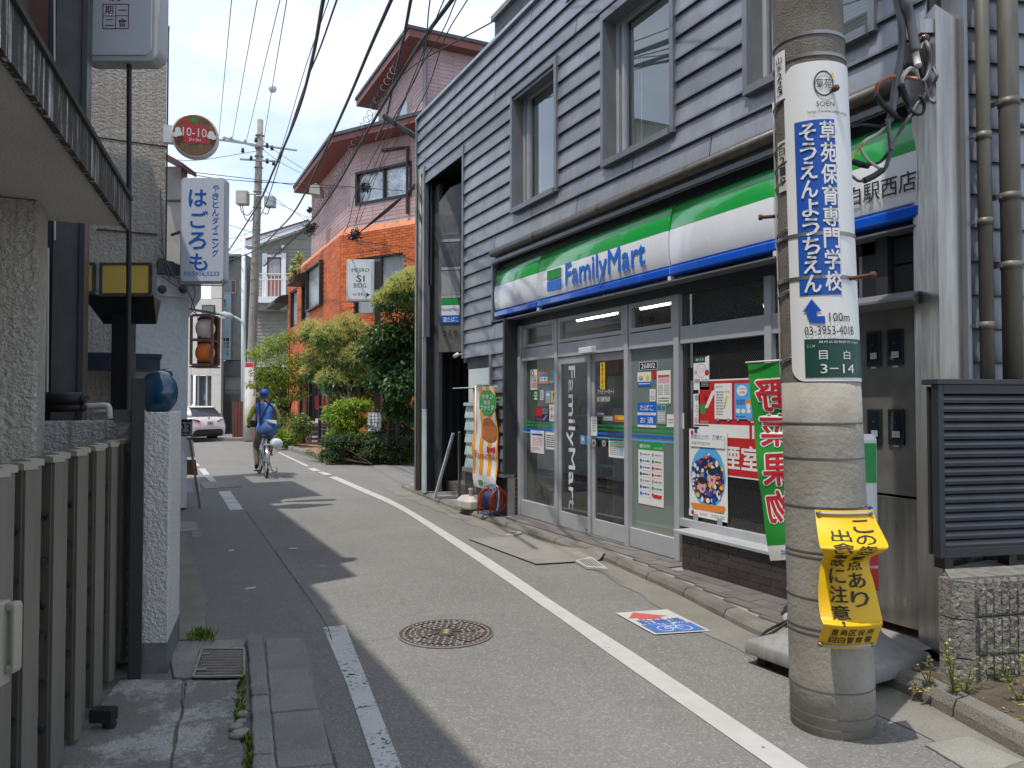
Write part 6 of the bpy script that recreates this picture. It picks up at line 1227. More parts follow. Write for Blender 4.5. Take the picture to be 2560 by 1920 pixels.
# windows of the brick building
m_brz = M('bronze_frame', (.045, .035, .03), .45, .3, var=.1); m_gf = flat('dark_glass', (.10, .12, .13), .08, coat=.5); m_cur = M('net_curtain', (.34, .36, .37), .6, var=.15, scale=3, stretch=(9, 9, .4)); m_foil = M('foil_lining', (.62, .66, .68), .25, .7, var=.3, scale=3, bump=2.5, bscale=6)
def fwin(F_, r, mats, parent, nsplit=1, fw_=.05, inset=-.12, inner=None):
    a0, a1, b0, b1 = r; m = MB(F_)
    for q in ((a0, a0 + fw_, b0, b1), (a1 - fw_, a1, b0, b1), (a0 + fw_, a1 - fw_, b1 - fw_, b1), (a0 + fw_, a1 - fw_, b0, b0 + fw_)): m.box(*q, inset - .05, inset + .1)
    for k in range(1, nsplit): c = lerp(a0, a1, k / nsplit); m.box(c - .03, c + .03, b0 + fw_, b1 - fw_, inset - .05, inset + .05)
    w = m.build('window', m_brz, parent)
    for k in range(nsplit):
        s_, e_ = lerp(a0, a1, k / nsplit) + fw_, lerp(a0, a1, (k + 1) / nsplit) - fw_; m = MB(F_); m.box(s_, e_, b0 + fw_, b1 - fw_, inset - .045, inset - .03); m.build('pane', mats, w)
    return w
for r in W1[:2]: fwin(F1, r, m_cur, cbl)
fwin(F1, W1[2], flat('frosted_pane', (.30, .34, .33), .3), cbl, 1, .06, .05); fwin(F2, WC, m_cur, cbl, 2); fwin(P2, WP, m_foil, cbl, 2, .07, -.06)
for r in (rect1(699, 753, 722, 775), rect1(755, 694, 773, 718)):
    a0, a1, b0, b1 = r; a0, a1 = min(a0, a1), max(a0, a1); m = MB(F1)
    m.loft([[(a, b0 + (b1 - b0) * math.sin(t), .02 + .55 * math.cos(t)) for t in [k * math.pi / 2 / 6 for k in range(7)]] + [(a, b0, .02)] for a in (a0, a1)]) if 0 else m.loft([[(a, b0 + (b1 - b0) * math.sin(k * math.pi / 12), .02 + .55 * math.cos(k * math.pi / 12)) for k in range(7)] + [(a, b0, .02)] for a in (a0, a1)]); m.build('window_awning', m_brz, cbl, fixn=True)
m = MB(P2); a, b = onp2(1023, 378); a2, b2 = onp2(960, 378); m.tube([(a2, b2, .08), (a, b + .1, .08), (a, 6.9, .08)], .05, 6); m.build('drain_pipe', m_brz, cbl)
# cafe ground floor
m = MB(F1); m.box(.2, 6.5, 0, 2.75, -2.2, -2.0); m.build('cafe_back', flat('cafe_dark', (.02, .014, .012), .8), cbl)
m = MB(F1); m.box(.2, 6.5, 2.55, 2.75, -2, .02); m.build('cafe_beam', m_brz, cbl)
for a in (.2, 1.5, 3.0, 4.6, 6.3): m = MB(F1); m.box(a - .06, a + .06, 0, 2.55, -.1, .0); m.build('cafe_post', flat('cafe_blue_post', (.012, .02, .03), .6), cbl)
for a0, a1, b0, b1 in ((1.6, 2.9, 1.25, 1.75), (3.2, 4.5, 1.2, 1.8), (4.7, 6.2, 1.3, 1.8)): m = MB(F1); m.box(a0, a1, b0, b1, -.6, -.55); m.build('red_board', m_red, cbl)
for a0 in (1.7, 3.2):
    m = MB(F1)
    for i in range(7):
        for j in range(9): m.box(a0 + i * .09, a0 + i * .09 + .02, .35 + j * .1, .42 + j * .1, -.32, -.30); m.box(a0 + i * .09 - .02, a0 + i * .09 + .05, .37 + j * .1, .39 + j * .1, -.33, -.305)
    stuff(m.build('lattice_screen', m_black, cbl))
m = MB(F1); m.box(.3, 1.2, .1, 2.4, -.25, -.2); m.build('cafe_window', m_gf, cbl)
# terrace with brick floor and kerb
TX = [(4.32, 19.5), (4.42, 22), (4.5, 27.8), (4.6, 31)]
m = MB()
for (xa, ya), (xb, yb) in zip(TX, TX[1:]): m.poly([(xa + .12, ya, .13), (6.2, ya, .13), (6.2, yb, .13), (xb + .12, yb, .13)])
m.poly([(4.44, 19.5, .13), (6.6, 18.5, .13), (6.6, 19.5, .13)]); m.poly([(6.2, 19.5, .13), (9, 19.5, .13), (9, 23, .13), (6.2, 23, .13)]); m.poly([(4.32, 19.5, .13), (4.32, 19.5, -.01), (6.6, 18.45, -.01), (6.6, 18.45, .13)])
ter = struct(m.build('terrace', M('terrace_brick', (.34, .20, .14), .85, var=.2, scale=6)))
for (xa, ya), (xb, yb) in zip(TX, TX[1:]):
    n_ = max(1, int((yb - ya) / .9))
    for k in range(n_):
        y0, y1 = lerp(ya, yb, k / n_), lerp(ya, yb, (k + 1) / n_) - .015; x0, x1 = lerp(xa, xb, k / n_), lerp(xa, xb, (k + 1) / n_); m = MB(); m.loft([[(x0, y0, -.01), (x0, y0, .12), (x0 + .03, y0, .15), (x0 + .14, y0, .15), (x0 + .14, y0, -.01)], [(x1, y1, -.01), (x1, y1, .12), (x1 + .03, y1, .15), (x1 + .14, y1, .15), (x1 + .14, y1, -.01)]]); m.build('kerb_stone', m_kerb, ter, fixn=True)
# sign post in the hedge
sp0 = gz(940, 1158); kd = (sp0.x * sp + sp0.y * cp) / 1923; Sf = Fr(sp0, CR, (0, 0, 1), -V((sp, cp, 0)))
def sq(x, y): return (x - 940) * kd, (1158 - y) * kd
def camrect(mb, x0, y0, x1, y1, c0, c1, mi=0): a0, b1 = sq(x0, y0); a1, b0 = sq(x1, y1); return mb.box(a0, a1, b0, b1, c0, c1, mi)
pst = thing('sign_post', 'tall black sign post with white building name box in the hedge', 'sign post', sp0)
m = MB(Sf); camrect(m, 935, 652, 948, 1162, -.12, .0); m.build('post', m_black, pst)
m = MB(Sf); camrect(m, 864, 648, 934, 753, -.12, .03); m.build('name_box', flat('box_grey', (.46, .48, .48), .4), pst, bevel=.02)
m = MB(Sf); camrect(m, 868, 653, 926, 748, .0305, .034); m.build('name_face', flat('box_face', (.62, .64, .62), .4), pst)
for tx, x0, y0, x1, y1 in (('MEJIRO', 878, 670, 921, 683), ('SI', 889, 688, 910, 704), ('BIDG.', 883, 708, 917, 719), ('SI', 893, 732, 903, 739)):
    a0, b1 = sq(x0, y0); a1, b0 = sq(x1, y1); m = MB(Sf); m.text(tx, a0, b0, a1 - a0, b1 - b0, .036); m.build('lettering', m_ink, pst)
m = MB(Sf); P = [sq(914, 731), sq(914, 743), sq(924, 737)]; m.poly([(a, b, .036) for a, b in P][::-1]); m.build('arrow', m_ink, pst)
for tx, x0, y0, x1, y1 in (('目白', 881, 733, 890, 739), ('ビル', 905, 733, 911, 739)): a0, b1 = sq(x0, y0); a1, b0 = sq(x1, y1); m = MB(Sf); m.text(tx, a0, b0, a1 - a0, b1 - b0, .036); m.build('lettering', m_ink, pst)
m = MB(Sf); camrect(m, 921, 925, 957, 968, .002, .03); m.build('dark_board', flat('board_grey', (.09, .10, .10), .5), pst)
m = MB(Sf); camrect(m, 920, 1032, 953, 1078, .002, .05); m.build('cosmetics_board', m_paper, pst)
m = MB(Sf); camrect(m, 922, 1033, 951, 1063, .0505, .052); m.build('board_ground', m_navy, pst)
for i in range(4):
    for j in range(4): a, b = sq(925 + i * 8, 1037 + j * 7.8); m = MB(Sf); m.disc((a, b, .054), 3.8 * kd, 16); m.build('board_dot', m_paper, pst)
a0, b1 = sq(924, 1065); a1, b0 = sq(948, 1071); m = MB(Sf); m.text('POLA', a0, b0, a1 - a0, b1 - b0, .054, 0, .02); m.build('lettering', m_ink, pst)
m = MB(Sf); a0, b = sq(929, 1074); a1, _ = sq(939, 1074); m.box(a0, a1, b - .008, b + .008, .0525, .054); m.poly([(a1, b - .022, .053), (a1 + .05, b, .053), (a1, b + .022, .053)]); m.build('arrow', m_ink, pst)
m = MB(Sf); camrect(m, 924, 1087, 942, 1112, .002, .02, 0); camrect(m, 931, 1092, 941, 1104, .021, .022, 1); m.build('small_poster', [m_paper, m_pink], pst)
# cafe table with goods and a pot
tb = gz(800, 1112, .13); td = (tb.x * sp + tb.y * cp) / 1923; Tf = Fr(tb, CR, (0, 0, 1), -V((sp, cp, 0)))
tt = thing('display_table', 'wooden display table of goods on the brick terrace', 'table', tb)
def tq(x, y): return (x - 800) * td, (1112 - y) * td
for x0, y0, x1, y1, c0, c1, nm, mt in ((762, 1060, 832, 1066, -.6, .0, 'table_top', M('slat_wood', (.22, .13, .08), .7, var=.2)), (766, 1077, 832, 1082, -.5, .0, 'shelf', bpy.data.materials.get('slat_wood')), (763, 1066, 767, 1110, -.1, 0, 'leg', m_wd), (828, 1066, 832, 1110, -.1, 0, 'leg', m_wd), (763, 1066, 767, 1110, -.6, -.5, 'leg', m_wd), (828, 1066, 832, 1110, -.6, -.5, 'leg', m_wd)):
    a0, b1 = tq(x0, y0); a1, b0 = tq(x1, y1); m = MB(Tf); m.box(a0, a1, b0, b1, c0, c1); m.build(nm, mt or bpy.data.materials['slat_wood'], tt)
for (x0, y0, x1, y1, mt, lb) in ((765, 1054, 782, 1060, m_paper, 'white parcel on the left of the display table'), (786, 1047, 803, 1058, m_paper, 'tilted white price card on the display table'), (790, 1058, 826, 1060, m_red, 'flat red box on the display table')):
    a0, b1 = tq(x0, y0); a1, b0 = tq(x1, y1); m = MB(Tf); m.box(a0, a1, b0 + .003, b1, -.3, -.1); tag(m.build('table_goods', mt), lb, 'goods')
pp = gz(756, 1108, .13); pt = thing('plant_pot', 'tall terracotta pot with white flowered plant on the terrace', 'potted plant', pp)
m = MB(); m.lathe([(.13, 0), (.20, .55), (.21, .56), (.18, .56), (.17, .5)], pp, 18); m.build('pot', M('terracotta', (.36, .15, .08), .8, var=.15), pt, True)
# ---------------- far houses
def farfr(px, dep): return Fr(fwd(px, 1010, dep) - V((0, 0, 0)), CR, (0, 0, 1), -V((sp, cp, 0)))
def fq(f_, dep, px0):
    k = dep / 1923; return lambda x, y: ((x - px0) * k, CAMH + (1010 - y) * k - f_.o.z)
def fbox(parent, f_, q, x0, y0, x1, y1, c0, c1, nm, mt):
    a0, b1 = q(x0, y0); a1, b0 = q(x1, y1); m = MB(f_); m.box(a0, a1, b0, b1, c0, c1); return m.build(nm, mt, parent)
f_ = farfr(520, 38); q = fq(f_, 38, 520)
cl = thing('white_clinic', 'white panelled clinic building beyond the parked car', 'building', (f_.o.x, f_.o.y, 0))
m_cream = M('white_panel', (.62, .585, .52), .7, var=.06); m_gry = M('grey_cladding', (.16, .165, .17), .6, var=.12); m_grl = M('grey_green_wall', (.30, .30, .27), .75, var=.1)
for i, (x0, x1) in enumerate(((430, 477), (477.6, 524), (524.6, 552))):
    for y0, y1 in ((640, 745), (746, 845), (846, 899.5), (900, 937)):
        if not (i < 2 and y0 < 700): fbox(cl, f_, q, x0, y0, x1, y1, -.3, 0, 'wall_panel', m_cream)
fbox(cl, f_, q, 528, 937.5, 552, 1104, -.3, 0, 'wall_panel', m_cream); fbox(cl, f_, q, 430, 937.5, 476, 1104, -.3, 0, 'wall_panel', m_cream)
fbox(cl, f_, q, 476, 938, 528, 1104, -1.0, -.6, 'recess', m_gry); fbox(cl, f_, q, 512, 938, 516, 1104, -.3, -.1, 'window_post', m_alu); fbox(cl, f_, q, 517, 938, 528, 1104, -.55, -.3, 'stone_wall', M('ledger_stone', (.27, .25, .21), .9, var=.35, scale=2, stretch=(1, 1, 6)))
fbox(cl, f_, q, 487, 938, 490, 1104, -.5, -.3, 'window_post', m_alu); fbox(cl, f_, q, 500, 985, 508, 1000, -.5, -.45, 'notice', m_grey)
w = fbox(cl, f_, q, 503, 762, 535, 790, .002, .05, 'window', m_brz); fbox(w, f_, q, 505, 765, 533, 789, .055, .06, 'pane', m_gf)
m = MB(f_); a0, b1 = q(430, 640); a1, b0 = q(612, 640); m.box(a0, q(552, 0)[0], b1, b1 + .2, -8, .05); m.build('roof', m_gry, cl)
f_ = farfr(580, 39.5); q = fq(f_, 39.5, 580)
gh = thing('grey_building', 'grey clad building with tall light blue clinic sign', 'building', (f_.o.x, f_.o.y, 0))
fbox(gh, f_, q, 552, 640, 614, 900, -6, 0, 'upper_wall', m_grl); fbox(gh, f_, q, 552, 902, 614, 1106, -6, .02, 'lower_wall', m_gry)
for y in (940, 975, 1010, 1045): fbox(gh, f_, q, 552, y, 614, y + .8, .021, .025, 'cladding_joint', m_dark)
w = fbox(gh, f_, q, 553, 699, 588, 733, .002, .06, 'window', m_alu); fbox(w, f_, q, 555, 701, 586, 730, .061, .07, 'pane', m_cur); fbox(w, f_, q, 578, 701, 586, 730, .071, .075, 'curtain', flat('brown_curtain', (.2, .12, .1), .8))
fbox(gh, f_, q, 573, 1000, 577, 1090, .03, .2, 'downpipe', m_alud); fbox(gh, f_, q, 552, 636, 614, 642, -6, .3, 'roof_edge', m_gry)
cs = thing('clinic_sign', 'tall light blue vertical sign with dark characters on the grey building', 'sign', fwd(567, 900, 39.3))
fbox(cs, f_, q, 554, 735, 579, 900, .08, .2, 'board', M('pale_blue_board', (.38, .52, .60), .5, var=.06)); fbox(cs, f_, q, 551, 745, 554, 1090, .08, .2, 'edge', m_black)
k = 39.5 / 1923; m = MB(f_); a, b = q(563, 748)
m.vtext('聖マリア', a, b, 12 * k, .204, 0, .012, 10 * k); m.build('lettering', m_ink, cs)
m = MB(f_); a, b = q(571, 845); m.vtext('■産婦人科', a, b, 9 * k, .204, 0, .008, 9 * k); m.build('lettering', m_ink, cs)
m = MB(f_); a, b = q(561, 845); m.vtext('■内科', a, b, 9 * k, .204, 0, .008, 9 * k); m.build('lettering', m_ink, cs)
# clapboard house
f_ = farfr(700, 36.5); q = fq(f_, 36.5, 700); kk = 36.5 / 1923
sh = thing('clapboard_house', 'grey green clapboard house with white balcony behind the far utility pole', 'house', (f_.o.x, f_.o.y, 0))
m_clap = M('clapboard', (.27, .265, .225), .75, var=.1)
m = MB(f_); P = [q(632, 1106), q(860, 1106), q(860, 555), q(775, 562), q(632, 612)]; m.prism(P, -6, -.03); m.build('wall', m_clap, sh, fixn=True)
y = 612
while y < 1000:
    x0 = 634; a0, b1 = q(x0, y); a1, b0 = q(800, y + 9); m = MB(f_); xs = lerp(775, 632, (y - 562) / 50) if y < 612 else 634; m.add([(a0, b0, .0), (a1, b0, .0), (a1, b1, -.028), (a0, b1, -.028), (a0, b0, -.03), (a1, b0, -.03)], [[0, 1, 2, 3], [0, 4, 5, 1]]); m.build('clapboard', m_clap, sh); y += 9
m = MB(f_); P = [q(607, 604), q(608, 617), q(635, 617), q(772, 568), q(772, 553)]; m.prism(P, -.5, .35); m.build('white_fascia', m_white, sh, fixn=True)
m = MB(f_); P = [q(605, 602), q(607, 605.5), q(772, 554), q(772, 551)]; m.prism(P, -6, .4); m.build('roof', flat('roof_red', (.15, .05, .04), .6), sh, fixn=True)
m = MB(f_); a0, b0 = q(632, 1106); a1, b1 = q(612, 640); m.add([(a0, b0, -.02), (a0, b1, -.02), (a1, b1 - .2, -6), (a1, b0, -6)], [[0, 1, 2, 3]]); m.build('side_wall', m_gry, sh)
m = MB(f_); a0, b0 = q(632, 700); m.box(a0 - .06, a0 + .06, q(0, 1106)[1], q(0, 612)[1], -.05, .06); m.build('corner_board', m_white, sh)
fbox(sh, f_, q, 654, 632, 666, 748, .0, .1, 'white_trim', m_white); fbox(sh, f_, q, 702, 632, 713, 748, .0, .1, 'white_trim', m_white); fbox(sh, f_, q, 666, 636, 702, 642, .0, .1, 'white_trim', m_white)
w = fbox(sh, f_, q, 666.5, 642.5, 701.5, 748, .0, .05, 'window', flat('brown_frame', (.16, .07, .055), .6)); fbox(w, f_, q, 670, 647, 698, 690, .051, .06, 'pane', m_cur); fbox(w, f_, q, 670, 693, 698, 746, .051, .06, 'lower_panel', flat('rust_panel', (.30, .12, .08), .7))
fbox(sh, f_, q, 640, 747, 770, 762, .0, .9, 'balcony_floor', m_white); fbox(sh, f_, q, 640, 763, 770, 778, -.1, .6, 'balcony_soffit', m_grl)
for x in list(range(644, 770, 9)): fbox(sh, f_, q, x, 697, x + 1.3, 747, .84, .88, 'baluster', m_white)
for y in (690, 704): fbox(sh, f_, q, 640, y, 770, y + 2, .83, .9, 'rail', m_white)
fbox(sh, f_, q, 703, 612, 711, 620, .0, .15, 'vent', m_white); fbox(sh, f_, q, 636, 915, 800, 919, .0, .7, 'awning_edge', m_white); fbox(sh, f_, q, 636, 925, 800, 928, .0, .5, 'awning_edge', m_white); fbox(sh, f_, q, 640, 935, 800, 1106, .0, .05, 'shop_shade_panel', flat('dark_shop', (.02, .012, .01), .8))  # shop front is a flat panel, indoor shade put into its near-black colour
# brown board fence
f_ = farfr(595, 33.5); q = fq(f_, 33.5, 595); bf = thing('board_fence', 'short fence of upright brown boards by the far pole', 'fence', gz(595, 1094))
for x in (582, 588.6, 595.2, 601.8): fbox(bf, f_, q, x, 1004, x + 5.4, 1096, -.03, .03, 'board', M('fence_brown', (.16, .05, .035), .7, var=.15) if x == 582 else bpy.data.materials['fence_brown'])
for y in (1020, 1080): fbox(bf, f_, q, 582, y, 607, y + 3, -.08, -.031, 'rail', bpy.data.materials['fence_brown'])
# white down conduit and street lamp
m = MB(); p = gz(607, 1096); p2 = fwd(609, 560, 33.6); m.tube([p, p2], [.09, .08], 10); tag(m.build('conduit_pole', m_white, smooth=True), 'slim white pole rising beside the far utility pole', 'pole')
lp_ = thing('street_lamp', 'pale green street lamp with flat head leaning over the road', 'street lamp', gz(612, 1098))
m = MB(); D3 = 32.6; m.tube(polyline([gz(612, 1100), fwd(612, 900, D3), fwd(611, 830, D3), fwd(606, 806, D3), fwd(592, 795, D3), fwd(582, 791, D3)], 24), .05, 8); m.build('pole', flat('lamp_green', (.32, .46, .42), .5), lp_, True)
m = MB(); a, b = fwd(585, 793, D3), fwd(549, 784, D3); m.tube([a, lerp(a, b, .25), lerp(a, b, .7), b], [.06, .14, .15, .05], 12); m.build('lamp_head', m_grey, lp_, True)
m = MB(); m.ball(lerp(a, b, .65) - V((0, 0, .10)), .12, 12, 8, (1, 1, .7)); m.build('lens', m_white, lp_, True)
# far utility pole
D4 = 31.6; fp = thing('utility_pole', 'concrete utility pole with crossarms at the far end of the street', 'utility pole', gz(622, 1104))
def fpx(y): return lerp(622, 651, (1104 - y) / 804)
m_fp = M('far_pole_concrete', (.30, .275, .235), .9, var=.18, scale=2.5)
m = MB(); m.tube([gz(622, 1104)] + [fwd(fpx(y), y, D4) for y in (960, 800, 640, 480, 300)], [.20, .19, .18, .165, .15, .12], 16); m.build('shaft', m_fp, fp, True)
m = MB(); m.tube([gz(622, 1104), fwd(fpx(955), 955, D4)], [.215, .205], 16); m.build('wrap', M('far_wrap', (.46, .43, .40), .8, var=.1), fp, True)
for y in (340, 372, 392, 420, 455, 480, 520, 575, 620, 660, 700, 735, 770): m = MB(); m.tube([fwd(fpx(y), y, D4), fwd(fpx(y), y - 1.5, D4)], .185, 14); m.build('band', m_band, fp)
for (x0, y0), (x1, y1) in (((545, 349), (742, 376)), ((600, 398), (700, 404)), ((560, 344), (640, 366))): m = MB(); m.tube([fwd(x0, y0, D4 - .25), fwd(x1, y1, D4 - .25)], .045, 4); m.build('crossarm', m_band, fp)
for x, y in ((578, 345), (613, 352), (607, 378), (628, 398), (668, 366), (680, 372), (668, 405), (684, 410), (560, 345), (640, 352)): m = MB(); m.tube([fwd(x, y + 3, D4 - .25), fwd(x, y - 8, D4 - .25)], [.07, .05], 8); m.build('insulator', m_white if x in (578, 613, 560) else m_tape, fp, True)
for x0, y0, x1, y1, mt in ((590, 476, 619, 511, m_pale), (661, 490, 686, 517, m_grey)):
    p0, p1 = fwd(x0, y1, D4 - .3), fwd(x1, y0, D4 - .3); m = MB(Fr(p0, CR, (0, 0, 1))); w_ = (p1 - p0).dot(CR); m.box(0, w_, 0, p1.z - p0.z, -.3, .1); m.build('switch_box', mt, fp, bevel=.04)
for x0, x1, y in ((619, 640, 485), (640, 661, 490)): m = MB(); m.tube([fwd(x0, y, D4 - .3), fwd(x1, y, D4 - .2)], .03, 5); m.build('box_arm', m_band, fp)
for pts in ([(600, 512), (605, 530), (620, 538), (632, 525)], [(606, 512), (612, 545), (628, 552), (636, 535)], [(675, 517), (668, 535), (655, 530)]): m = MB(); m.tube(polyline([fwd(a, b, D4 - .3) for a, b in pts], 12), .02, 5); m.build('jumper_cable', m_tape, fp, True)
f_ = farfr(622, D4 - .28); q = fq(f_, D4 - .28, 622); fs = thing('pole_sign', 'narrow white sign with red top and green foot on the far utility pole', 'sign', fwd(623, 996, D4 - .28))
fbox(fs, f_, q, 612, 906, 634, 996, .0, .03, 'board', m_paper); fbox(fs, f_, q, 612.5, 907, 633.5, 918, .031, .034, 'red_head', m_red); fbox(fs, f_, q, 616, 980, 633, 993, .031, .034, 'green_foot', m_dgrn)
m = MB(f_); a, b = q(619, 922); m.vtext('ヤマガタ', a + .1, b, .19, .036, 0, .004, .16); m.build('lettering', m_pink, fs)
m = MB(f_); a0, b0 = q(619, 992); m.text('3-14', a0, b0, .18, .10, .036, 0, .01); m.build('lettering', m_paper, fs)
yb = thing('warning_cloth', 'small yellow warning cloth on the far utility pole', 'banner', fwd(620, 1080, D4 - .28))
a0, b1 = q(610, 1024); a1, b0 = q(630, 1079); m = MB(f_); m.grid(lambda u, v: (lerp(a0, a1, u), lerp(b0, b1, v), .02 + .04 * math.sin(9 * v) * u), 6, 12); m.build('cloth', m_cloth, yb, True)
m = MB(f_); 
for i, c in enumerate('出会い'): m.text(c, a0 + .06, lerp(b1, b0, .22 + .24 * i), .2, .18, .09, 0, .012)
m.build('lettering', flat('red_brown_ink', (.4, .08, .01), .6), yb)
# tree clad backdrop beyond the houses is not visible; a low wall closes the street end
m = MB(); p0, p1 = gz(430, 1103.5), gz(830, 1102); m.add([p0, p1, p1 + V((0, 0, .12)), p0 + V((0, 0, .12)), p0 + V((0, 1, .12)), p1 + V((0, 1, .12))], [[0, 1, 2, 3], [3, 2, 5, 4]]); struct(m.build('far_kerb', m_kerb, fixn=True))
# ---------------- plants
def rnd(): return V((random.gauss(0, 1), random.gauss(0, 1), random.gauss(0, 1))).normalized()
def leaf(mb, p, d, up, L, W_, mi):
    s = d.cross(up); s = s.normalized() if s.length > 1e-4 else d.orthogonal().normalized(); q = p + d * L * .45
    b = len(mb.v); mb.v += [tuple(p), tuple(q + s * W_ - up * W_ * .25), tuple(p + d * L - up * L * .12), tuple(q - s * W_ - up * W_ * .25)]; mb.f.append([b, b + 1, b + 2, b + 3]); mb.m.append(mi)
m_lf = dict(dk=leafmat('leaf_dark', (.042, .10, .026)), md=leafmat('leaf_mid', (.10, .19, .03)), br=leafmat('leaf_bright', (.34, .45, .045), trans=.5), yl=leafmat('leaf_yellow', (.66, .64, .22), trans=.45), gl=leafmat('leaf_glossy', (.085, .18, .045), trans=.3), st=leafmat('leaf_straw', (.30, .24, .12)))
m_bark = M('bark', (.085, .065, .05), .9, var=.3, scale=12, bump=.8, bscale=60)
def crown(mb, clumps, n, L, W_, mats, droop=.3, fluff=None):
    tot = sum(c[1] ** 2 for c in clumps)
    for c, r, sq_ in clumps:
        for _ in range(int(n * r * r / tot)):
            d = rnd(); d.z *= sq_; p = V(c) + d * r * random.uniform(.35, 1.22); o = (d + rnd() * .7 + V((0, 0, -droop))).normalized()
            mi = random.choices(range(len(mats)), mats)[0]; leaf(mb, p, o, V((0, 0, 1)) * .8 + rnd() * .6, L * random.uniform(.7, 1.3), W_ * random.uniform(.7, 1.3), mi)
        if fluff:
            for _ in range(int(fluff * r * r / tot)):
                d = rnd(); d.z = abs(d.z) * .9 - .12; p = V(c) + d.normalized() * r * random.uniform(.85, 1.15)
                for k in range(3): leaf(mb, p, (d + rnd() * .9 + V((0, 0, .3))).normalized(), rnd(), L * 1.0, W_ * .32, len(mats))
def tree(name, label, base, clumps, n, L, W_, mats, mlist, droop=.3, fluff=None, group=None, trunks=1, tr=.05):
    t = thing(name, label, 'tree', base, group); m = MB()
    for k in range(trunks):
        b0 = base + V((.12 * k, .1 * k, 0)); c0 = sum((V(c[0]) for c in clumps), V((0, 0, 0))) / len(clumps); fork = lerp(b0, c0, .5) + V((0, 0, -.1))
        m.tube(polyline([b0, lerp(b0, fork, .5) + V((.05, .03, 0)), fork], 6), [tr * (1 - .06 * i) for i in range(7)], 7)
        for c, r, s_ in clumps[k::trunks]: m.tube(polyline([fork, lerp(fork, V(c), .5) + rnd() * .12, V(c)], 5), [tr * .55 * (1 - .14 * i) for i in range(6)], 5)
    m.build('trunk', m_bark, t, True); m = MB(); crown(m, clumps, n, L, W_, mats, droop, fluff); m.build('crown', mlist, t); return t
random.seed(21)
def cl(dep, *pts): k = dep / 1923; return [(fwd(x, y, dep + random.uniform(-.4, .4)), r * k, sq_) for x, y, r, sq_ in pts]
D1 = 26.5; b1 = gz(742, 1108, .13)
tree('maple_tree', 'light green feathery young tree left of the brick building', b1, cl(D1, (650, 885, 30, .5), (690, 860, 36, .6), (725, 840, 26, .6), (668, 930, 34, .5), (710, 915, 42, .6), (742, 900, 30, .6), (640, 960, 22, .4), (690, 965, 34, .4), (730, 950, 30, .5), (700, 1000, 26, .4), (660, 985, 18, .4), (745, 985, 22, .5), (715, 1040, 26, .6)), 5200, .13, .022, [5, 3, .6], [m_lf['br'], m_lf['md'], leafmat('leaf_orange', (.42, .26, .05))], .35, tr=.045, trunks=2)
D2 = 21.0; b2 = gz(897, 1150, .1)
tree('blossom_tree', 'broad tree with pale yellow blossom tips before the orange bricks', b2, cl(D2, (785, 835, 34, .7), (825, 850, 40, .7), (868, 825, 38, .7), (905, 850, 36, .7), (800, 890, 38, .7), (845, 905, 46, .7), (895, 905, 42, .7), (780, 935, 26, .6), (830, 955, 34, .7), (875, 960, 40, .7), (915, 950, 34, .7), (850, 1000, 28, .7), (890, 1010, 30, .7), (925, 990, 26, .7)), 9500, .12, .02, [4, 4], [m_lf['md'], m_lf['gl'], m_lf['yl']], .55, 5200, trunks=2, tr=.06)
D3_ = 18.6; b3 = gz(985, 1152, .1)
tree('camellia_tree', 'dark glossy leaved tree with yellow top beside the passage', b3, cl(D3_, (1010, 730, 40, .8), (970, 760, 34, .8), (1040, 770, 36, .8), (1030, 700, 26, .8)), 2200, .12, .022, [2, 3], [m_lf['md'], m_lf['gl'], m_lf['yl']], .3, 2600, tr=.06)
tree('camellia_tree', 'dense dark green tree hanging over the sign post', b3 + V((-.25, .2, 0)), cl(D3_, (960, 840, 38, .8), (1005, 830, 42, .8), (1040, 850, 40, .8), (930, 880, 32, .7), (975, 895, 44, .8), (1020, 905, 46, .8), (950, 950, 36, .7), (1000, 960, 42, .8), (1040, 960, 36, .8), (985, 1015, 30, .8), (1030, 1030, 28, .8)), 8500, .13, .03, [3, 5], [m_lf['gl'], m_lf['dk']], .6, tr=.06, trunks=2)
# fern like shrub and clipped hedge
def shrub(name, label, base, clumps, n, L, W_, mats, ml, droop=.3, core=None):
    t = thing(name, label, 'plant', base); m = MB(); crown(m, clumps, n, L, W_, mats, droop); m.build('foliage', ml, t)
    m = MB()
    for c, r, s_ in clumps[:6]: m.tube([base, lerp(base, V(c), .6) + rnd() * .04, V(c)], .012, 5)
    m.build('stem', m_bark, t)
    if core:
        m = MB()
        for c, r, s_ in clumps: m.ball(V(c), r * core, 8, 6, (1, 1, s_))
        stuff(m.build('shade_core', flat('core_dark', (.012, .018, .008), .9), t))  # solid near-black core stops see-through, inner shade put into its colour
    return t
shrub('fern_shrub', 'bright green arching fern like shrub at the hedge corner', gz(865, 1150, .1), cl(19.8, (835, 1040, 26, .5), (870, 1015, 34, .5), (905, 1010, 26, .5), (825, 1020, 16, .4), (860, 1055, 34, .5), (895, 1050, 30, .5), (850, 1085, 30, .6), (885, 1090, 30, .6)), 4200, .10, .022, [5, 2], [m_lf['br'], m_lf['md']], .5)
hc = []
for i in range(26):
    x = 815 + i * 9.2; hc += [(x, 1140 - random.uniform(0, 8), 22, .8), (x, 1112 - random.uniform(0, 16), 20, .8)]
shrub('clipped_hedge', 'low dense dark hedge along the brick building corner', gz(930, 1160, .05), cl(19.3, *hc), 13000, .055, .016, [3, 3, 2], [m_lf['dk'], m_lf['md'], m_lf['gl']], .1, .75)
shrub('shade_shrub', 'dark leafy bush behind the hedge by the brick wall', gz(1000, 1150, .1), cl(20.0, (960, 1070, 34, .8), (1000, 1060, 36, .9), (1035, 1075, 34, .9), (940, 1095, 28, .8)), 2600, .10, .022, [4, 2], [m_lf['dk'], m_lf['gl']], .3)
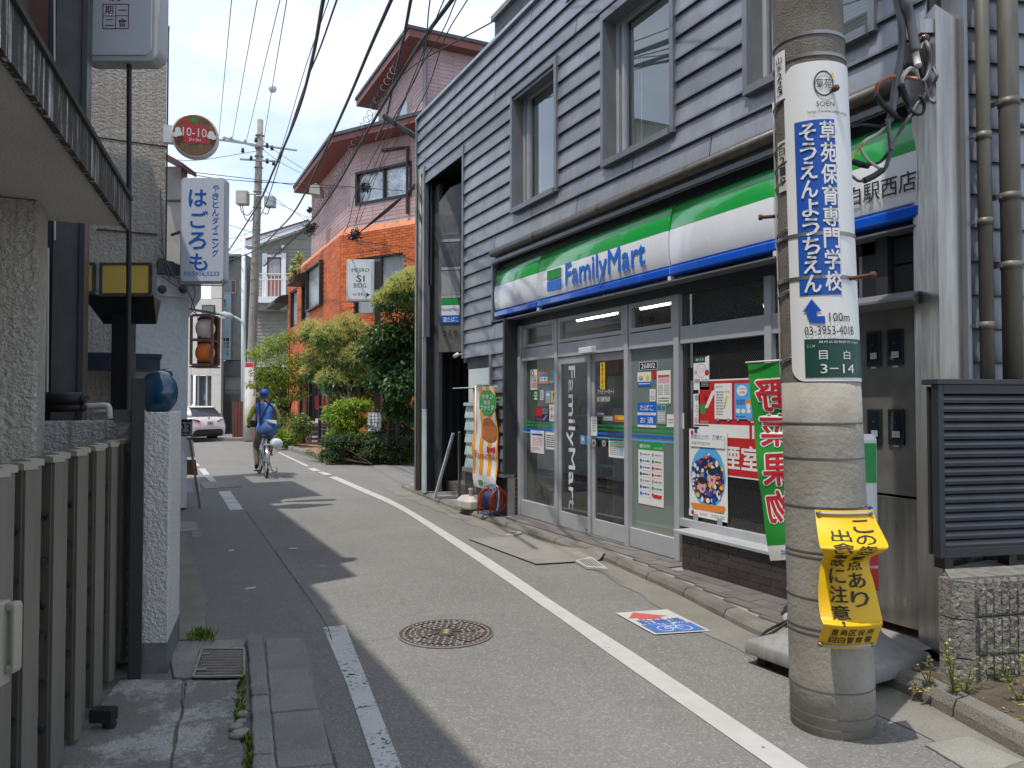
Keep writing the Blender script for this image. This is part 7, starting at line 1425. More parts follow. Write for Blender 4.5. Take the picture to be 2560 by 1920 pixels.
shrub('terrace_plant', 'leafy low plants along the terrace kerb behind the cyclist', gz(722, 1116, .13), cl(25.5, (700, 1085, 16, .8), (716, 1095, 18, .8), (732, 1092, 18, .8), (742, 1075, 14, .8), (708, 1105, 14, .6), (728, 1108, 14, .6)), 1500, .12, .03, [4, 3], [m_lf['br'], m_lf['md']], .3)
m = MB(); crown(m, cl(24.6, (735, 1058, 17, .8), (752, 1052, 20, .8), (768, 1060, 16, .8), (745, 1075, 16, .7), (760, 1075, 18, .7)), 900, .10, .03, [4, 3, 1], .3); m.build('foliage', [m_lf['md'], m_lf['gl'], m_lf['yl']], pt)
shrub('kerb_weeds', 'ragged green weeds over the terrace kerb', gz(800, 1148, .1), cl(20.3, (775, 1130, 9, .5), (790, 1138, 10, .5), (806, 1146, 10, .5), (818, 1150, 12, .5)), 500, .07, .015, [3, 3], [m_lf['br'], m_lf['md']], .2)
# pale leaning stem by the brick wall
m = MB(); m.tube(polyline([gz(1005, 1130, .2), fwd(1012, 1050, 20.5), fwd(1030, 985, 20.5)], 8), .02, 5); tag(m.build('bare_stem', flat('pale_bark', (.36, .27, .19), .8), smooth=True), 'single pale leaning stem before the dark brick wall', 'plant')
# roof plants on the brick ledge
shrub('ledge_plant', 'small yellow green climber on the brick ledge', fwd(748, 700, 27.5), cl(27.5, (742, 655, 9, 1), (738, 672, 10, 1), (730, 690, 9, 1), (748, 640, 7, 1)), 500, .11, .03, [3, 2], [m_lf['yl'], m_lf['md']], .2)
# weeds at the near right planter
def weed(label, px, py, h, n, z=.08, mats=('br', 'md', 'yl'), spread=.12):
    b = gz(px, py, z); t = thing('weed', label, 'weed', b, 'weeds in the planter'); m, s = MB(), MB()
    for k in range(n):
        top = b + V((random.uniform(-spread, spread), random.uniform(-spread, spread) * .6, h * random.uniform(.6, 1))); mid = lerp(b, top, .5) + V((random.uniform(-.02, .02), 0, .02)); s.tube([b, mid, top], [.003, .0025, .0015], 4)
        for j in range(9):
            p = lerp(b, top, (j + 1) / 9.5); a = j * 2.4; d = V((math.cos(a), math.sin(a), random.uniform(.1, .6))).normalized(); leaf(m, p, d, V((0, 0, 1)), random.uniform(.025, .05) * (1.2 - j / 14), random.uniform(.006, .010), random.randrange(len(mats)))
    s.build('stem', m_lf['st'], t); m.build('leaves', [m_lf[q] for q in mats], t)
weed('tall leafy weed at the corner of the block wall', 2385, 1738, .30, 5); weed('bright leafy weed right of the tall one at the block wall', 2412, 1734, .22, 4); weed('thin pale weed by the base tank', 2322, 1714, .16, 3, mats=('yl', 'st', 'br')); weed('small broad leaved weed under the louvred box', 2518, 1711, .14, 3); weed('weed with one long upright leaf by the block wall', 2490, 1706, .22, 2); weed('pale weed at the right edge of the planter', 2550, 1756, .20, 4, mats=('yl', 'st', 'br')); weed('creeping straw coloured weed along the planter kerb', 2290, 1731, .06, 4, .05, ('st', 'yl'), .2)
m = MB()
for _ in range(420):
    p = gz(random.uniform(2300, 2640), random.uniform(1745, 1905), .085); 
    if p.x > xat(KERB, p.y) + .14: leaf(m, p + V((0, 0, random.uniform(0, .012))), V((random.gauss(0, 1), random.gauss(0, 1), .1)).normalized(), (V((0, 0, 1)) + rnd() * .5), random.uniform(.015, .045), random.uniform(.004, .010), random.randrange(3))
stuff(tag(m.build('leaf_litter', [m_lf['st'], M('dead_leaf', (.20, .12, .06), .8), m_lf['yl']]), 'dry leaves and straw scattered over the planter soil', 'leaf litter'))
# grass tufts at left
def tuft(label, pxs, h, n):
    c = gz(*pxs[0], .03); t = MB()
    for _ in range(n):
        q = random.choice(pxs); p = gz(q[0] + random.gauss(0, 5), q[1] + random.gauss(0, 5), .03); d = V((random.gauss(0, .45), random.gauss(0, .45), 1)).normalized(); leaf(t, p, d, rnd(), h * random.uniform(.5, 1.2), .004, random.randrange(3))
    stuff(tag(t.build('grass_tuft', [m_lf['br'], m_lf['md'], m_lf['dk']]), label, 'grass'))
tuft('green grass tuft growing beside the stucco wall end', [(480, 1598), (495, 1594), (505, 1590), (515, 1598), (525, 1600)], .07, 240)
tuft('line of moss and weeds growing in the joint along the left kerb', [(606, 1690), (604, 1715), (603, 1735), (598, 1760), (604, 1775), (594, 1790), (618, 1850), (622, 1870), (626, 1895), (622, 1912)], .03, 520)
# gravel crumbs by the broken slab edge
for i, (px, py, r_) in enumerate(((590, 1818, .035), (602, 1805, .028), (596, 1835, .04), (608, 1828, .03), (606, 1785, .03))):
    p = gz(px, py, .045); m = MB(); m.ball(p, r_, 7, 5, (1, .8, .5)); tag(m.build('stone_chunk', m_concw), 'broken concrete chunk lying along the left kerb joint', 'stone', 'broken chunks by the left kerb')
# ---------------- bicycle and rider
RB = gz(665, 1195); hb = R(1.5); rf, rr_ = V((math.sin(hb), math.cos(hb), 0)), V((math.cos(hb), -math.sin(hb), 0))
def L3(r, f, z): return RB + rr_ * r + rf * f + V((0, 0, z))
LF = Fr(RB, rr_, rf, (0, 0, 1))
bk = thing('bicycle', 'silver city bicycle ridden away down the street', 'bicycle', RB)
m_chr2 = M('chrome', (.55, .55, .55), .2, .95, var=.05); m_tyre = flat('tyre_black', (.02, .02, .02), .8); m_fram = flat('frame_silver', (.36, .37, .38), .3, metal=.6)
def torus(mb, c, ax_, R_, r_, n=32, k=8):
    ax_ = ax_.normalized(); u = ax_.orthogonal().normalized(); v = ax_.cross(u)
    mb.loft([[c + (u * math.cos(a) + v * math.sin(a)) * (R_ + r_ * math.cos(b)) + ax_ * r_ * math.sin(b) for b in [2 * math.pi * j / k for j in range(k)]] for a in [2 * math.pi * i / n for i in range(n + 1)]], caps=False)
for nm, f0, r0, st in (('rear_wheel', 0, 0, 0), ('front_wheel', 1.10, -.01, .10)):
    c = L3(r0, f0, .33); ax_ = (rr_ + rf * st).normalized(); m = MB(); torus(m, c, ax_, .305, .022); w = m.build(nm, m_tyre, bk, True)
    m = MB(); torus(m, c, ax_, .278, .010); m.build('rim', m_chr2, w, True)
    m = MB(); m.tube([c - ax_ * .05, c + ax_ * .05], .022, 8); u = ax_.orthogonal().normalized(); v = ax_.cross(u)
    for k in range(24): a = 2 * math.pi * k / 24; m.tube([c + ax_ * (.03 if k % 2 else -.03), c + (u * math.cos(a) + v * math.sin(a)) * .275], .0016, 3)
    m.build('spokes', m_chr2, w)
    m = MB(); 
    def mg(a, b): return c + (rf * math.cos(a) * 1.0 + V((0, 0, 1)) * math.sin(a)) * (.345 - .006 * b * b) + ax_ * .028 * b
    a0, a1 = (R(25), R(200)) if f0 == 0 else (R(20), R(190)); m.grid(lambda s, t: mg(lerp(a0, a1, s), t * 2 - 1), 18, 4); o = m.build('mudguard', m_chr2, bk, True)
for nm, pts, r_ in (('seat_tube', [(0, .44, .28), (0, .24, .80)], .016), ('down_tube', [(0, .44, .28), (0, .80, .78)], .018), ('top_tube', [(0, .33, .55), (0, .78, .86)], .016), ('head_tube', [(0, .83, .72), (0, .78, .92)], .02), ('stem', [(0, .78, .92), (0, .74, 1.04)], .013), ('handlebar', [(-.27, .62, 1.03), (-.20, .72, 1.05), (0, .76, 1.04), (.20, .72, 1.05), (.27, .62, 1.03)], .012)):
    m = MB(); m.tube([L3(*p) for p in pts], r_, 8); m.build(nm, m_fram, bk, True)
for s_ in (-1, 1):
    m = MB(); m.tube([L3(s_ * .055, 0, .33), L3(s_ * .03, .44, .28)], .010, 6); m.tube([L3(s_ * .055, 0, .33), L3(s_ * .02, .29, .66)], .009, 6); m.build('stay', m_fram, bk, True)
    m = MB(); m.tube([L3(s_ * .05, 1.10, .33), L3(s_ * .03, .84, .72)], .011, 6); m.build('fork_blade', m_fram, bk, True)
    m = MB(); m.tube([L3(s_ * .27, .62, 1.03), L3(s_ * .275, .55, 1.02)], .018, 8); m.build('grip', m_tyre, bk, True)
m = MB(); m.tube([L3(.06, .44, .28), L3(.075, .40, .44)], .010, 6); m.tube([L3(-.06, .44, .28), L3(-.075, .48, .12)], .010, 6); m.build('crank', m_chr2, bk)
for s_, f0, z0 in ((1, .40, .44), (-1, .48, .12)): m = MB(LF); m.box(s_ * .08, s_ * .18, f0 - .045, f0 + .045, z0 - .012, z0 + .012); m.build('pedal', m_tyre, bk)
m = MB(LF); m.box(-.075, -.065, -.06, .52, .25, .36); m.build('chain_case', m_fram, bk, bevel=.02)
m = MB(); m.loft([[L3(x * w_, f0, z0 + (0 if abs(x) < .9 else -.03)) for x in (-1, -.5, 0, .5, 1)] + [L3(x * w_ * .7, f0, z0 - .05) for x in (1, 0, -1)] for f0, w_, z0 in ((.06, .07, .86), (.10, .11, .875), (.18, .11, .87), (.28, .05, .865), (.38, .025, .86))]); m.build('saddle', m_tyre, bk, True, fixn=True)
m = MB()
for x in (-.07, 0, .07): m.tube([L3(x, -.25, .68), L3(x, .18, .68)], .006, 5)
for f0 in (-.25, -.05, .15): m.tube([L3(-.07, f0, .68), L3(.07, f0, .68)], .006, 5)
for x in (-.07, .07): m.tube([L3(x, -.2, .68), L3(x * .8, 0, .33)], .006, 5)
m.build('rear_rack', m_chr2, bk)
m = MB(LF); m.box(-.022, .022, -.345, -.33, .56, .60); m.build('reflector', flat('reflector_red', (.6, .02, .02), .2), bk)
m = MB(); m.tube(polyline([L3(.06, 0, .33), L3(.10, -.02, .20), L3(.12, -.10, .12), L3(.20, -.12, .13), L3(.20, -.02, .20)], 16), .008, 5); m.tube([L3(.05, -.03, .17), L3(.2, -.10, .13)], .007, 5); m.build('kick_stand', m_tape, bk)
# rider: one skinned body
def skinned(name, J, E_, subdiv=2):
    me = bpy.data.meshes.new(name); ks = list(J); me.from_pydata([tuple(L3(*J[k][0])) for k in ks], [(ks.index(a), ks.index(b)) for a, b in E_], []); o = bpy.data.objects.new(name, me); COL.objects.link(o)
    o.modifiers.new('sk', 'SKIN'); 
    for i, k in enumerate(ks): rd = J[k][1]; v = me.skin_vertices[0].data[i]; v.radius = rd if isinstance(rd, tuple) else (rd, rd); v.use_root = (i == 0)
    sd = o.modifiers.new('sd', 'SUBSURF'); sd.levels = sd.render_levels = subdiv
    dg = bpy.context.evaluated_depsgraph_get(); nm = bpy.data.meshes.new_from_object(o.evaluated_get(dg)); bpy.data.objects.remove(o); return nm
J = {'pel': ((0, .22, .94), (.155, .13)), 'wst': ((0, .26, 1.10), (.15, .12)), 'chs': ((0, .33, 1.29), (.175, .13)), 'upc': ((0, .37, 1.42), (.15, .10)), 'nk': ((0, .42, 1.53), .062), 'hd1': ((0, .45, 1.61), .078), 'hd2': ((0, .46, 1.70), .09), 'hd3': ((0, .45, 1.75), .07),
     'shl': ((-.175, .37, 1.445), .075), 'ell': ((-.295, .43, 1.21), .056), 'wrl': ((-.275, .57, 1.055), .038), 'hal': ((-.272, .62, 1.04), .036), 'shr': ((.175, .37, 1.445), .075), 'elr': ((.295, .43, 1.21), .056), 'wrr': ((.275, .57, 1.055), .038), 'har': ((.272, .62, 1.04), .036),
     'hpl': ((-.105, .26, .90), .105), 'knl': ((-.135, .56, .62), .075), 'anl': ((-.13, .42, .24), .05), 'tol': ((-.13, .56, .165), .040), 'hpr': ((.105, .26, .90), .105), 'knr': ((.145, .60, .80), .075), 'anr': ((.13, .37, .53), .05), 'tor': ((.13, .47, .465), .040)}
E_ = [('pel', 'wst'), ('wst', 'chs'), ('chs', 'upc'), ('upc', 'nk'), ('nk', 'hd1'), ('hd1', 'hd2'), ('hd2', 'hd3'), ('upc', 'shl'), ('shl', 'ell'), ('ell', 'wrl'), ('wrl', 'hal'), ('upc', 'shr'), ('shr', 'elr'), ('elr', 'wrr'), ('wrr', 'har'), ('pel', 'hpl'), ('hpl', 'knl'), ('knl', 'anl'), ('anl', 'tol'), ('pel', 'hpr'), ('hpr', 'knr'), ('knr', 'anr'), ('anr', 'tor')]
bm = skinned('body', J, E_)
pr_ = thing('person', 'cyclist in blue vest, yellow sleeves, khaki trousers and blue cap', 'person', L3(0, .25, .1))
mats = [M('vest_blue', (.055, .17, .50), .75, var=.15, scale=9, bump=.8, bscale=16), M('sleeve_yellow', (.46, .46, .08), .8, var=.12, scale=8, bump=.5, bscale=20), M('khaki', (.19, .16, .115), .85, var=.15, scale=8, bump=.8, bscale=18), flat('shoe_black', (.02, .018, .018), .6), flat('skin', (.42, .22, .15), .5), flat('glove_dark', (.025, .028, .04), .8)]
for m_ in mats: bm.materials.append(m_)
for p in bm.polygons:
    c = sum((bm.vertices[i].co for i in p.vertices), V((0, 0, 0))) / len(p.vertices); d = c - RB; x, f0, z = d.dot(rr_), d.dot(rf), d.z
    mi = 0
    if z > 1.515 and abs(x) < .11: mi = 4
    elif abs(x) > .185 and z > .98: mi = 1
    elif z < .96 - .2 * max(0, f0 - .3) and z < .98: mi = 2
    if f0 > .545 and abs(x) > .2 and z < 1.12 and z > .95: mi = 5
    if (x < 0 and z < .245 and z > .05 and f0 > .34) or (x > 0 and z < .535 and z > .4 and f0 > .33 and f0 < .56): mi = 3
    p.material_index = mi; p.use_smooth = True
bo_ = bpy.data.objects.new('body', bm); COL.objects.link(bo_); adopt(bo_, pr_)
m = MB(); c = L3(0, .455, 1.70); rings = []
for k in range(8):
    t = k / 7 * math.pi / 2; rings.append([c + (rr_ * math.cos(a) * .098 + rf * math.sin(a) * .115) * max(.02, math.cos(t)) + V((0, 0, .02 + .10 * math.sin(t))) for a in [2 * math.pi * j / 20 for j in range(20)]])
rings = [[p - V((0, 0, .035)) for p in rings[0]]] + rings
m.loft(rings); cp_ = m.build('cap', flat('cap_blue', (.01, .055, .42), .6), pr_, True, fixn=True)
m = MB(); m.grid(lambda u, v: c + rr_ * (u * 2 - 1) * .085 + rf * (.105 + .085 * v * math.cos((u * 2 - 1) * 1.2)) + V((0, 0, .0 - .02 * v)), 8, 4); o = m.build('brim', bpy.data.materials['cap_blue'], cp_, True)
for s_ in (-1, 1):
    m = MB(); m.ball(L3(s_ * .088, .455, 1.655), .026, 8, 6, (.5, .8, 1.2)); m.build('ear', mats[4], pr_, True)
    m = MB()
    for k in range(4): y0 = .575 + k * .020; m.tube([L3(s_ * .295, y0, 1.055), L3(s_ * .315, y0, 1.04), L3(s_ * .30, y0, 1.015), L3(s_ * .272, y0, 1.005 + .003 * k)], [.011, .0105, .010, .008], 6)
    m.tube([L3(s_ * .265, .60, 1.055), L3(s_ * .245, .625, 1.045), L3(s_ * .25, .635, 1.02)], [.012, .011, .009], 6); m.build('glove', mats[5], pr_, True)
m = MB(); m.ball(L3(0, .56, 1.655), .018, 8, 6, (.8, 1.4, 1.2)); m.build('nose', mats[4], pr_, True)
# hair fringe below the cap
m = MB(); m.grid(lambda u, v: L3(0, .452, 1.69) + (rr_ * math.cos(lerp(math.pi * .97, math.pi * 2.03, u)) * .092 + rf * math.sin(lerp(math.pi * .97, math.pi * 2.03, u)) * .098) + V((0, 0, -.07 * v)), 14, 3); m.build('hair', flat('hair_grey', (.10, .10, .10), .8), pr_, True)
# bag and straps
k8 = 1 / 6.381; bd = 15.78
def cb(x, y, d=0): return fwd(600 + x * k8, 960 + y * k8, bd + d)
bg_ = thing('shoulder_bag', 'blue cloth shoulder bag hanging behind the cyclist', 'bag', cb(440, 860))
out_ = [(275, 770), (330, 640), (400, 572), (500, 600), (585, 618), (600, 720), (575, 800), (520, 850), (420, 872), (340, 825)]
m = MB(); cc = cb(440, 730, -.13); fr0 = [cb(x, y, .05) for x, y in out_]; fr1 = [lerp(cb(x, y, -.04), cc, .25) for x, y in out_]; n = len(out_); vs_ = fr0 + fr1 + [cc]; m.add(vs_, [[i, (i + 1) % n, n + (i + 1) % n, n + i] for i in range(n)] + [[n + i, n + (i + 1) % n, 2 * n] for i in range(n)]); o = m.build('pouch', M('bag_blue', (.06, .13, .34), .7, var=.2, scale=8, bump=1, bscale=14), bg_, True, fixn=True)
m = MB(); m.add([cb(390, 570, -.06), cb(580, 580, -.06), cb(584, 640, -.10), cb(500, 612, -.12)], [[0, 1, 2, 3]]); o = m.build('flap', flat('bag_grey', (.36, .38, .42), .7), bg_); md = o.modifiers.new('s', 'SOLIDIFY'); md.thickness = .006
m_nav = flat('strap_navy', (.012, .022, .09), .7)
for pts in ([(325, 640), (318, 480), (312, 350), (310, 285), (330, 262)], [(330, 630), (380, 490), (440, 360), (492, 275)], [(385, 262), (470, 320), (540, 400), (565, 480), (575, 600)]):
    m = MB(); P = polyline([cb(x, y, -.02) for x, y in pts], 14)
    dirs = []
    for i in range(15):
        t_ = (P[min(i + 1, 14)] - P[max(i - 1, 0)]).normalized(); s_ = t_.cross(V((sp, cp, 0))).normalized() * .02; dirs.append((P[i] - s_, P[i] + s_))
    for a, b in zip(dirs, dirs[1:]): m.poly([a[0], a[1], b[1], b[0]])
    o = m.build('strap', m_nav, bg_); md = o.modifiers.new('s', 'SOLIDIFY'); md.thickness = .008
wb = thing('white_roll', 'white rolled bundle on the right of the bicycle rack', 'roll', L3(.17, -.1, .69))
m = MB(); c0, c1 = L3(.185, -.28, .70), L3(.185, .16, .70); m.tube([c0, lerp(c0, c1, .02), lerp(c0, c1, .06), lerp(c0, c1, .95), c1], [.02, .085, .105, .105, .06], 18); m.build('roll', flat('white_cloth', (.66, .68, .72), .7), wb, True)
m = MB(); torus(m, lerp(c0, c1, .3), rf, .106, .004, 24, 5); m.build('tie', m_nav, wb)
m = MB(LF); m.box(-.26, -.12, .40, .50, 1.02, 1.16); tag(m.build('front_pouch', m_tape, bevel=.015), 'small black pouch at the left hip of the cyclist', 'pouch')
# ---------------- parked car
ch = R(-36); cfw, crt = V((math.sin(ch), math.cos(ch), 0)), V((math.cos(ch), -math.sin(ch), 0)); CC = gz(521, 1104.5)
CF_ = Fr(CC, crt, cfw, (0, 0, 1))
car = thing('parked_car', 'white compact hatchback seen from behind at the street end', 'car', CC)
m_cw2 = flat('car_white', (.72, .72, .73), .22, coat=.8); m_cg2 = flat('car_glass', (.02, .025, .03), .05, coat=1); m_cb = flat('car_black', (.012, .012, .013), .5)
low = lambda e: [(0.06 + e, .22), (-.02 + e, .34), (-.06 + e, .52), (-.05 + e, .64), (.0 + e, .78), (.05 + e, .97), (.16 + e, 1.02), (3.0, 1.0), (3.9 - e, .86), (4.25 - e, .66), (4.30 - e, .40), (4.15 - e, .22)]
m = MB(CF_)
m.loft([[(x, y, min(z, zc) if z > .9 else z) for y, z in low(e)] for x, e, zc in ((-.89, .16, .86), (-.86, .07, .93), (-.76, .025, .985), (-.5, .0, 1.02), (.0, -.012, 1.03), (.5, 0, 1.02), (.76, .025, .985), (.86, .07, .93), (.89, .16, .86))]); m.build('body', m_cw2, car, True, fixn=True)
gh0 = lambda w, e: [(-w, .10 + e, 1.0), (w, .10 + e, 1.0), (w, 3.05 - e, 1.0), (-w, 3.05 - e, 1.0)]
m = MB(CF_); m.loft([gh0(.80, 0), [(-.76, .24, 1.15), (.76, .24, 1.15), (.76, 2.85, 1.15), (-.76, 2.85, 1.15)], [(-.66, .44, 1.36), (.66, .44, 1.36), (.66, 2.42, 1.36), (-.66, 2.42, 1.36)], [(-.56, .62, 1.415), (.56, .62, 1.415), (.56, 2.2, 1.42), (-.56, 2.2, 1.42)], [(-.3, .85, 1.435), (.3, .85, 1.435), (.3, 1.9, 1.44), (-.3, 1.9, 1.44)]]); m.build('roof', m_cw2, car, True, fixn=True)
m = MB(CF_); m.poly([(-.70, .085, 1.04), (.70, .085, 1.04), (.60, .345, 1.33), (-.60, .345, 1.33)]); o = m.build('rear_window', m_cg2, car); md = o.modifiers.new('s', 'SOLIDIFY'); md.thickness = .02
m = MB(CF_); m.add([(-.64, .30, 1.37), (.64, .30, 1.37), (.60, .52, 1.42), (-.60, .52, 1.42), (-.64, .32, 1.345), (.64, .32, 1.345)], [[0, 1, 2, 3], [0, 4, 5, 1], [4, 3, 2, 5]]); m.build('spoiler', m_cw2, car)
for s_ in (-1, 1):
    m = MB(CF_); m.poly([(s_ * .815, .45, 1.04), (s_ * .815, 2.75, 1.04), (s_ * .70, 2.40, 1.34), (s_ * .70, .75, 1.34)]); o = m.build('side_window', m_cg2, car); md = o.modifiers.new('s', 'SOLIDIFY'); md.thickness = .02
    m = MB(CF_); m.loft([[(s_ * .40, -.045, .80), (s_ * .86, .06, .76), (s_ * .89, .20, .80), (s_ * .88, .20, .93), (s_ * .80, .03, .92), (s_ * .52, -.025, .88)], [(s_ * .40, .1, .80), (s_ * .84, .2, .76), (s_ * .86, .3, .80), (s_ * .85, .3, .93), (s_ * .78, .2, .92), (s_ * .52, .1, .88)]]); m.build('tail_light', flat('tail_red', (.50, .012, .015), .15, coat=1), car, fixn=True)
    for y0 in (.72, 3.42):
        c = CF_((s_ * .80, y0, .315)); m = MB(); torus(m, c, crt, .225, .095, 28, 10); w = m.build('wheel', m_tyre, car, True); m = MB(); m.tube([c - crt * .085, c + crt * .085], .185, 20); m.build('rim', m_band, w, True)
m = MB(CF_); m.loft([[(x, y, z) for y, z in ((-.075 + e, .50 - t_), (-.085 + e, .34), (.0 + e, .21), (.25, .21), (.25, .5))] for x, e, t_ in ((-.84, .14, .13), (-.66, .03, .05), (-.58, .0, .0), (.58, .0, .0), (.66, .03, .05), (.84, .14, .13))]); m.build('rear_diffuser', m_cb, car, fixn=True)
m = MB(CF_); m.box(-.165, .165, -.085, -.05, .66, .83); pl2 = m.build('number_plate', m_paper, car, bevel=.008)
m = MB(Fr(CF_((0, -.087, .66)), crt, (0, 0, 1), -cfw)); m.text('-2883', -.14, .03, .28, .075, .001, 0, .02); m.text('練馬', -.05, .118, .1, .035, .001); m.build('lettering', flat('plate_green', (.02, .12, .06), .5), pl2)
m = MB(Fr(CF_((0, -.03, .94)), crt, (0, 0, 1), -cfw)); m.disc((0, 0, .0), .042, 16); m.disc((0, 0, .002), .028, 16, 1); m.build('badge', [m_cb, m_sky], car)
m = MB(CF_); m.loft([[(-.02, .80, 1.43), (.02, .80, 1.43), (.02, 1.0, 1.43), (-.02, 1.0, 1.43)], [(-.008, .80, 1.52), (.008, .80, 1.52), (.008, .86, 1.52), (-.008, .86, 1.52)]]); m.build('antenna_fin', m_cw2, car)
# ---------------- overhead wires
def wire(label, pts, z0, z1, r_, mt=None, n=None, name='overhead_wire', ext=1, group='overhead wires'):
    P = []; k = len(pts) - 1
    for i, (x, y) in enumerate(pts):
        z = lerp(z0, z1, i / k); d = (z - CAMH) * 1923 / (1010 - y); P.append(fwd(x, y, d))
    if ext: P.append(P[-1] + (P[-1] - P[-2]) * 1.3)
    m = MB(); m.tube(polyline(P, 9 * len(P)), r_, 6); return tag(m.build(name, mt or m_tape, smooth=True), label, 'wire', group), P
m_wg = flat('wire_grey', (.11, .115, .12), .5)
wire('leftmost thin grey power line rising from the far pole', [(547, 340), (563, 170), (579, 0)], 11.8, 9.5, .010, m_wg)
wire('second thin grey power line from the left, rising from the far pole', [(582, 341), (612, 170), (643, 0)], 11.8, 9.3, .010, m_wg)
wire('third thin grey power line from the left, rising from the far pole', [(617, 348), (658, 175), (700, 0)], 11.6, 9.1, .010, m_wg)
wire('thin grey line with a white insulator crossing the sky', [(655, 380), (681, 215), (717, 0)], 11.2, 8.6, .010, m_wg)
m = MB(); m.ball(fwd(681, 221, 21.5), .12, 10, 8); tag(m.build('line_insulator', m_white, smooth=True), 'white ball insulator on a thin line against the sky', 'insulator')
wire('leftmost thick black cable sweeping down to the far pole', [(560, 645), (640, 520), (683, 428), (741, 290), (780, 150), (808, 0)], 8.6, 6.6, .027)
wire('thin wavy cable just right of the leftmost thick cable', [(640, 560), (665, 510), (707, 380), (760, 220), (800, 120), (842, 0)], 8.4, 6.5, .013)
wire('pale thin line running along the leftmost thick cable', [(650, 500), (700, 380), (760, 180), (822, 0)], 8.8, 7.0, .008, m_wg)
wire('middle thick black cable crossing the sky to the clapboard house', [(560, 655), (640, 625), (700, 570), (745, 515), (810, 382), (868, 255), (925, 120), (978, 0)], 7.8, 6.3, .024)
_, P8 = wire('heavy black cable bundle in front of the pink building', [(660, 665), (760, 572), (830, 482), (905, 352), (1000, 190), (1060, 95), (1130, 0)], 7.2, 5.9, .026)
wire('upper heavy black cable crossing the penthouse roof', [(940, 350), (966, 290), (985, 200), (1010, 90), (1027, 0)], 7.0, 5.9, .020)
for i, (pts, r_) in enumerate((([(885, 590), (930, 470), (980, 330), (1040, 190), (1105, 80), (1140, 0)], .007), ([(885, 592), (905, 500), (975, 380), (1060, 240), (1110, 100), (1168, 0)], .007), ([(830, 640), (870, 560), (890, 480), (965, 330), (1050, 170), (1075, 0)], .008), ([(880, 585), (900, 520), (935, 420), (1010, 250), (1085, 60), (1110, 0)], .007))):
    wire(('first', 'second', 'third', 'fourth')[i] + ' thin drop wire from the knot on the orange bricks', pts, 6.6, 5.8, r_)
for i, (x, y0) in enumerate(((1420, 0), (1470, 0), (1478, 0), (1500, 0), (1540, 0), (1560, 0))):
    wire(('lowest', 'second lowest', 'third', 'fourth', 'second highest', 'highest')[5 - i] + ' thin wire crossing the zinc boards from the wire knot', [(888, 590), (980, 520 - i * 2), (1062, 432 + i * 4), (1160, 335 - i * 4 + (i % 2) * 8), (1290, 180 - i * 3), (x, y0)], 6.4, 5.9, .0085)
wire('wavy wire from the store roof corner to the penthouse', [(985, 205), (1040, 160), (1100, 125), (1170, 88), (1240, 50)], 6.9, 6.55, .010, ext=0)
for i, (pts, z0, z1) in enumerate((([(405, 420), (520, 443), (650, 455), (800, 462), (1045, 480)], 6.9, 7.6), ([(300, 405), (480, 430), (650, 450), (780, 468), (900, 470)], 6.6, 8.2), ([(560, 640), (650, 600), (760, 560)], 8.2, 8.0), ([(655, 470), (720, 520), (770, 545)], 9.6, 9.4), ([(660, 495), (730, 525), (772, 560)], 9.2, 9.0), ([(560, 558), (650, 585), (770, 600)], 8.4, 8.2), ([(655, 350), (700, 385), (770, 430)], 11.2, 10.5), ([(655, 372), (700, 405), (750, 432)], 10.8, 10.3), ([(412, 397), (500, 400), (640, 378)], 8.0, 10.8), ([(562, 600), (600, 590), (640, 575)], 8.2, 8.3), ([(885, 600), (960, 612), (1045, 620)], 6.3, 5.8), ([(885, 605), (960, 630), (1045, 655)], 6.2, 5.4), ([(560, 660), (640, 640), (700, 600), (765, 580)], 7.6, 7.4))):
    wire(('upper line crossing from the cream tower to the store corner', 'second line crossing from the cream tower to the foil window', 'short line from the sign to the pink wall', 'upper line from the switch boxes to the pink wall', 'lower line from the switch boxes to the pink wall', 'line crossing low behind the far pole', 'upper line from the crossarm to the pink eave', 'lower line from the crossarm to the pink eave', 'line from the round sign to the far pole', 'short stub line left of the far pole', 'upper line along the orange bricks', 'lower line along the orange bricks', 'lowest line from the blue sign to the pink wall')[i], pts, z0, z1, .009, ext=0)
# coiled hanger round the bundle
m = MB(); Q = polyline([P8[i] + V((0, 0, .05)) for i in range(len(P8) - 1)], 60); N = 900; pts = []
for i in range(N):
    t = i / (N - 1) * 41.99; j = int(t); p = lerp(Q[j], Q[j + 1], t - j); a = i / 20 * 2 * math.pi; pts.append(p + V((-.10, .05, 0)) + CR * .065 * math.cos(a) + V((0, 0, .075 * math.sin(a) - .02)))
m.tube(pts, .006, 4); tag(m.build('cable_coil', m_tape), 'long loose black coil wound along the heavy cable bundle', 'wire')
for (x, y, rr0, d, lb) in ((885, 590, .28, 21.8, 'black tangled wire knot fixed to the orange bricks'), (912, 470, .22, 21.6, 'small tangle of wires before the foil lined window'), (775, 570, .30, 25, 'tangle of black cables at the corner of the pink wall'), (775, 525, .12, 25, 'small bracket of wires on the pink wall')):
    c = fwd(x, y, d); m = MB()
    for k in range(16): pts = [c + rnd() * rr0 * random.uniform(.2, 1) for _ in range(5)]; m.tube(polyline(pts, 14), .012, 4)
    tag(m.build('wire_knot', m_tape), lb, 'wire knot')
m = MB(); m.tube([atx(985, 305, 4.9), atx(945, 293, 4.9) + V((0, .1, 0))], .05, 6) if 0 else m.tube([fwd(1044, 345, 13.0), fwd(960, 290, 13.2)], .05, 6); m.build('cable_bracket', m_tape, store)
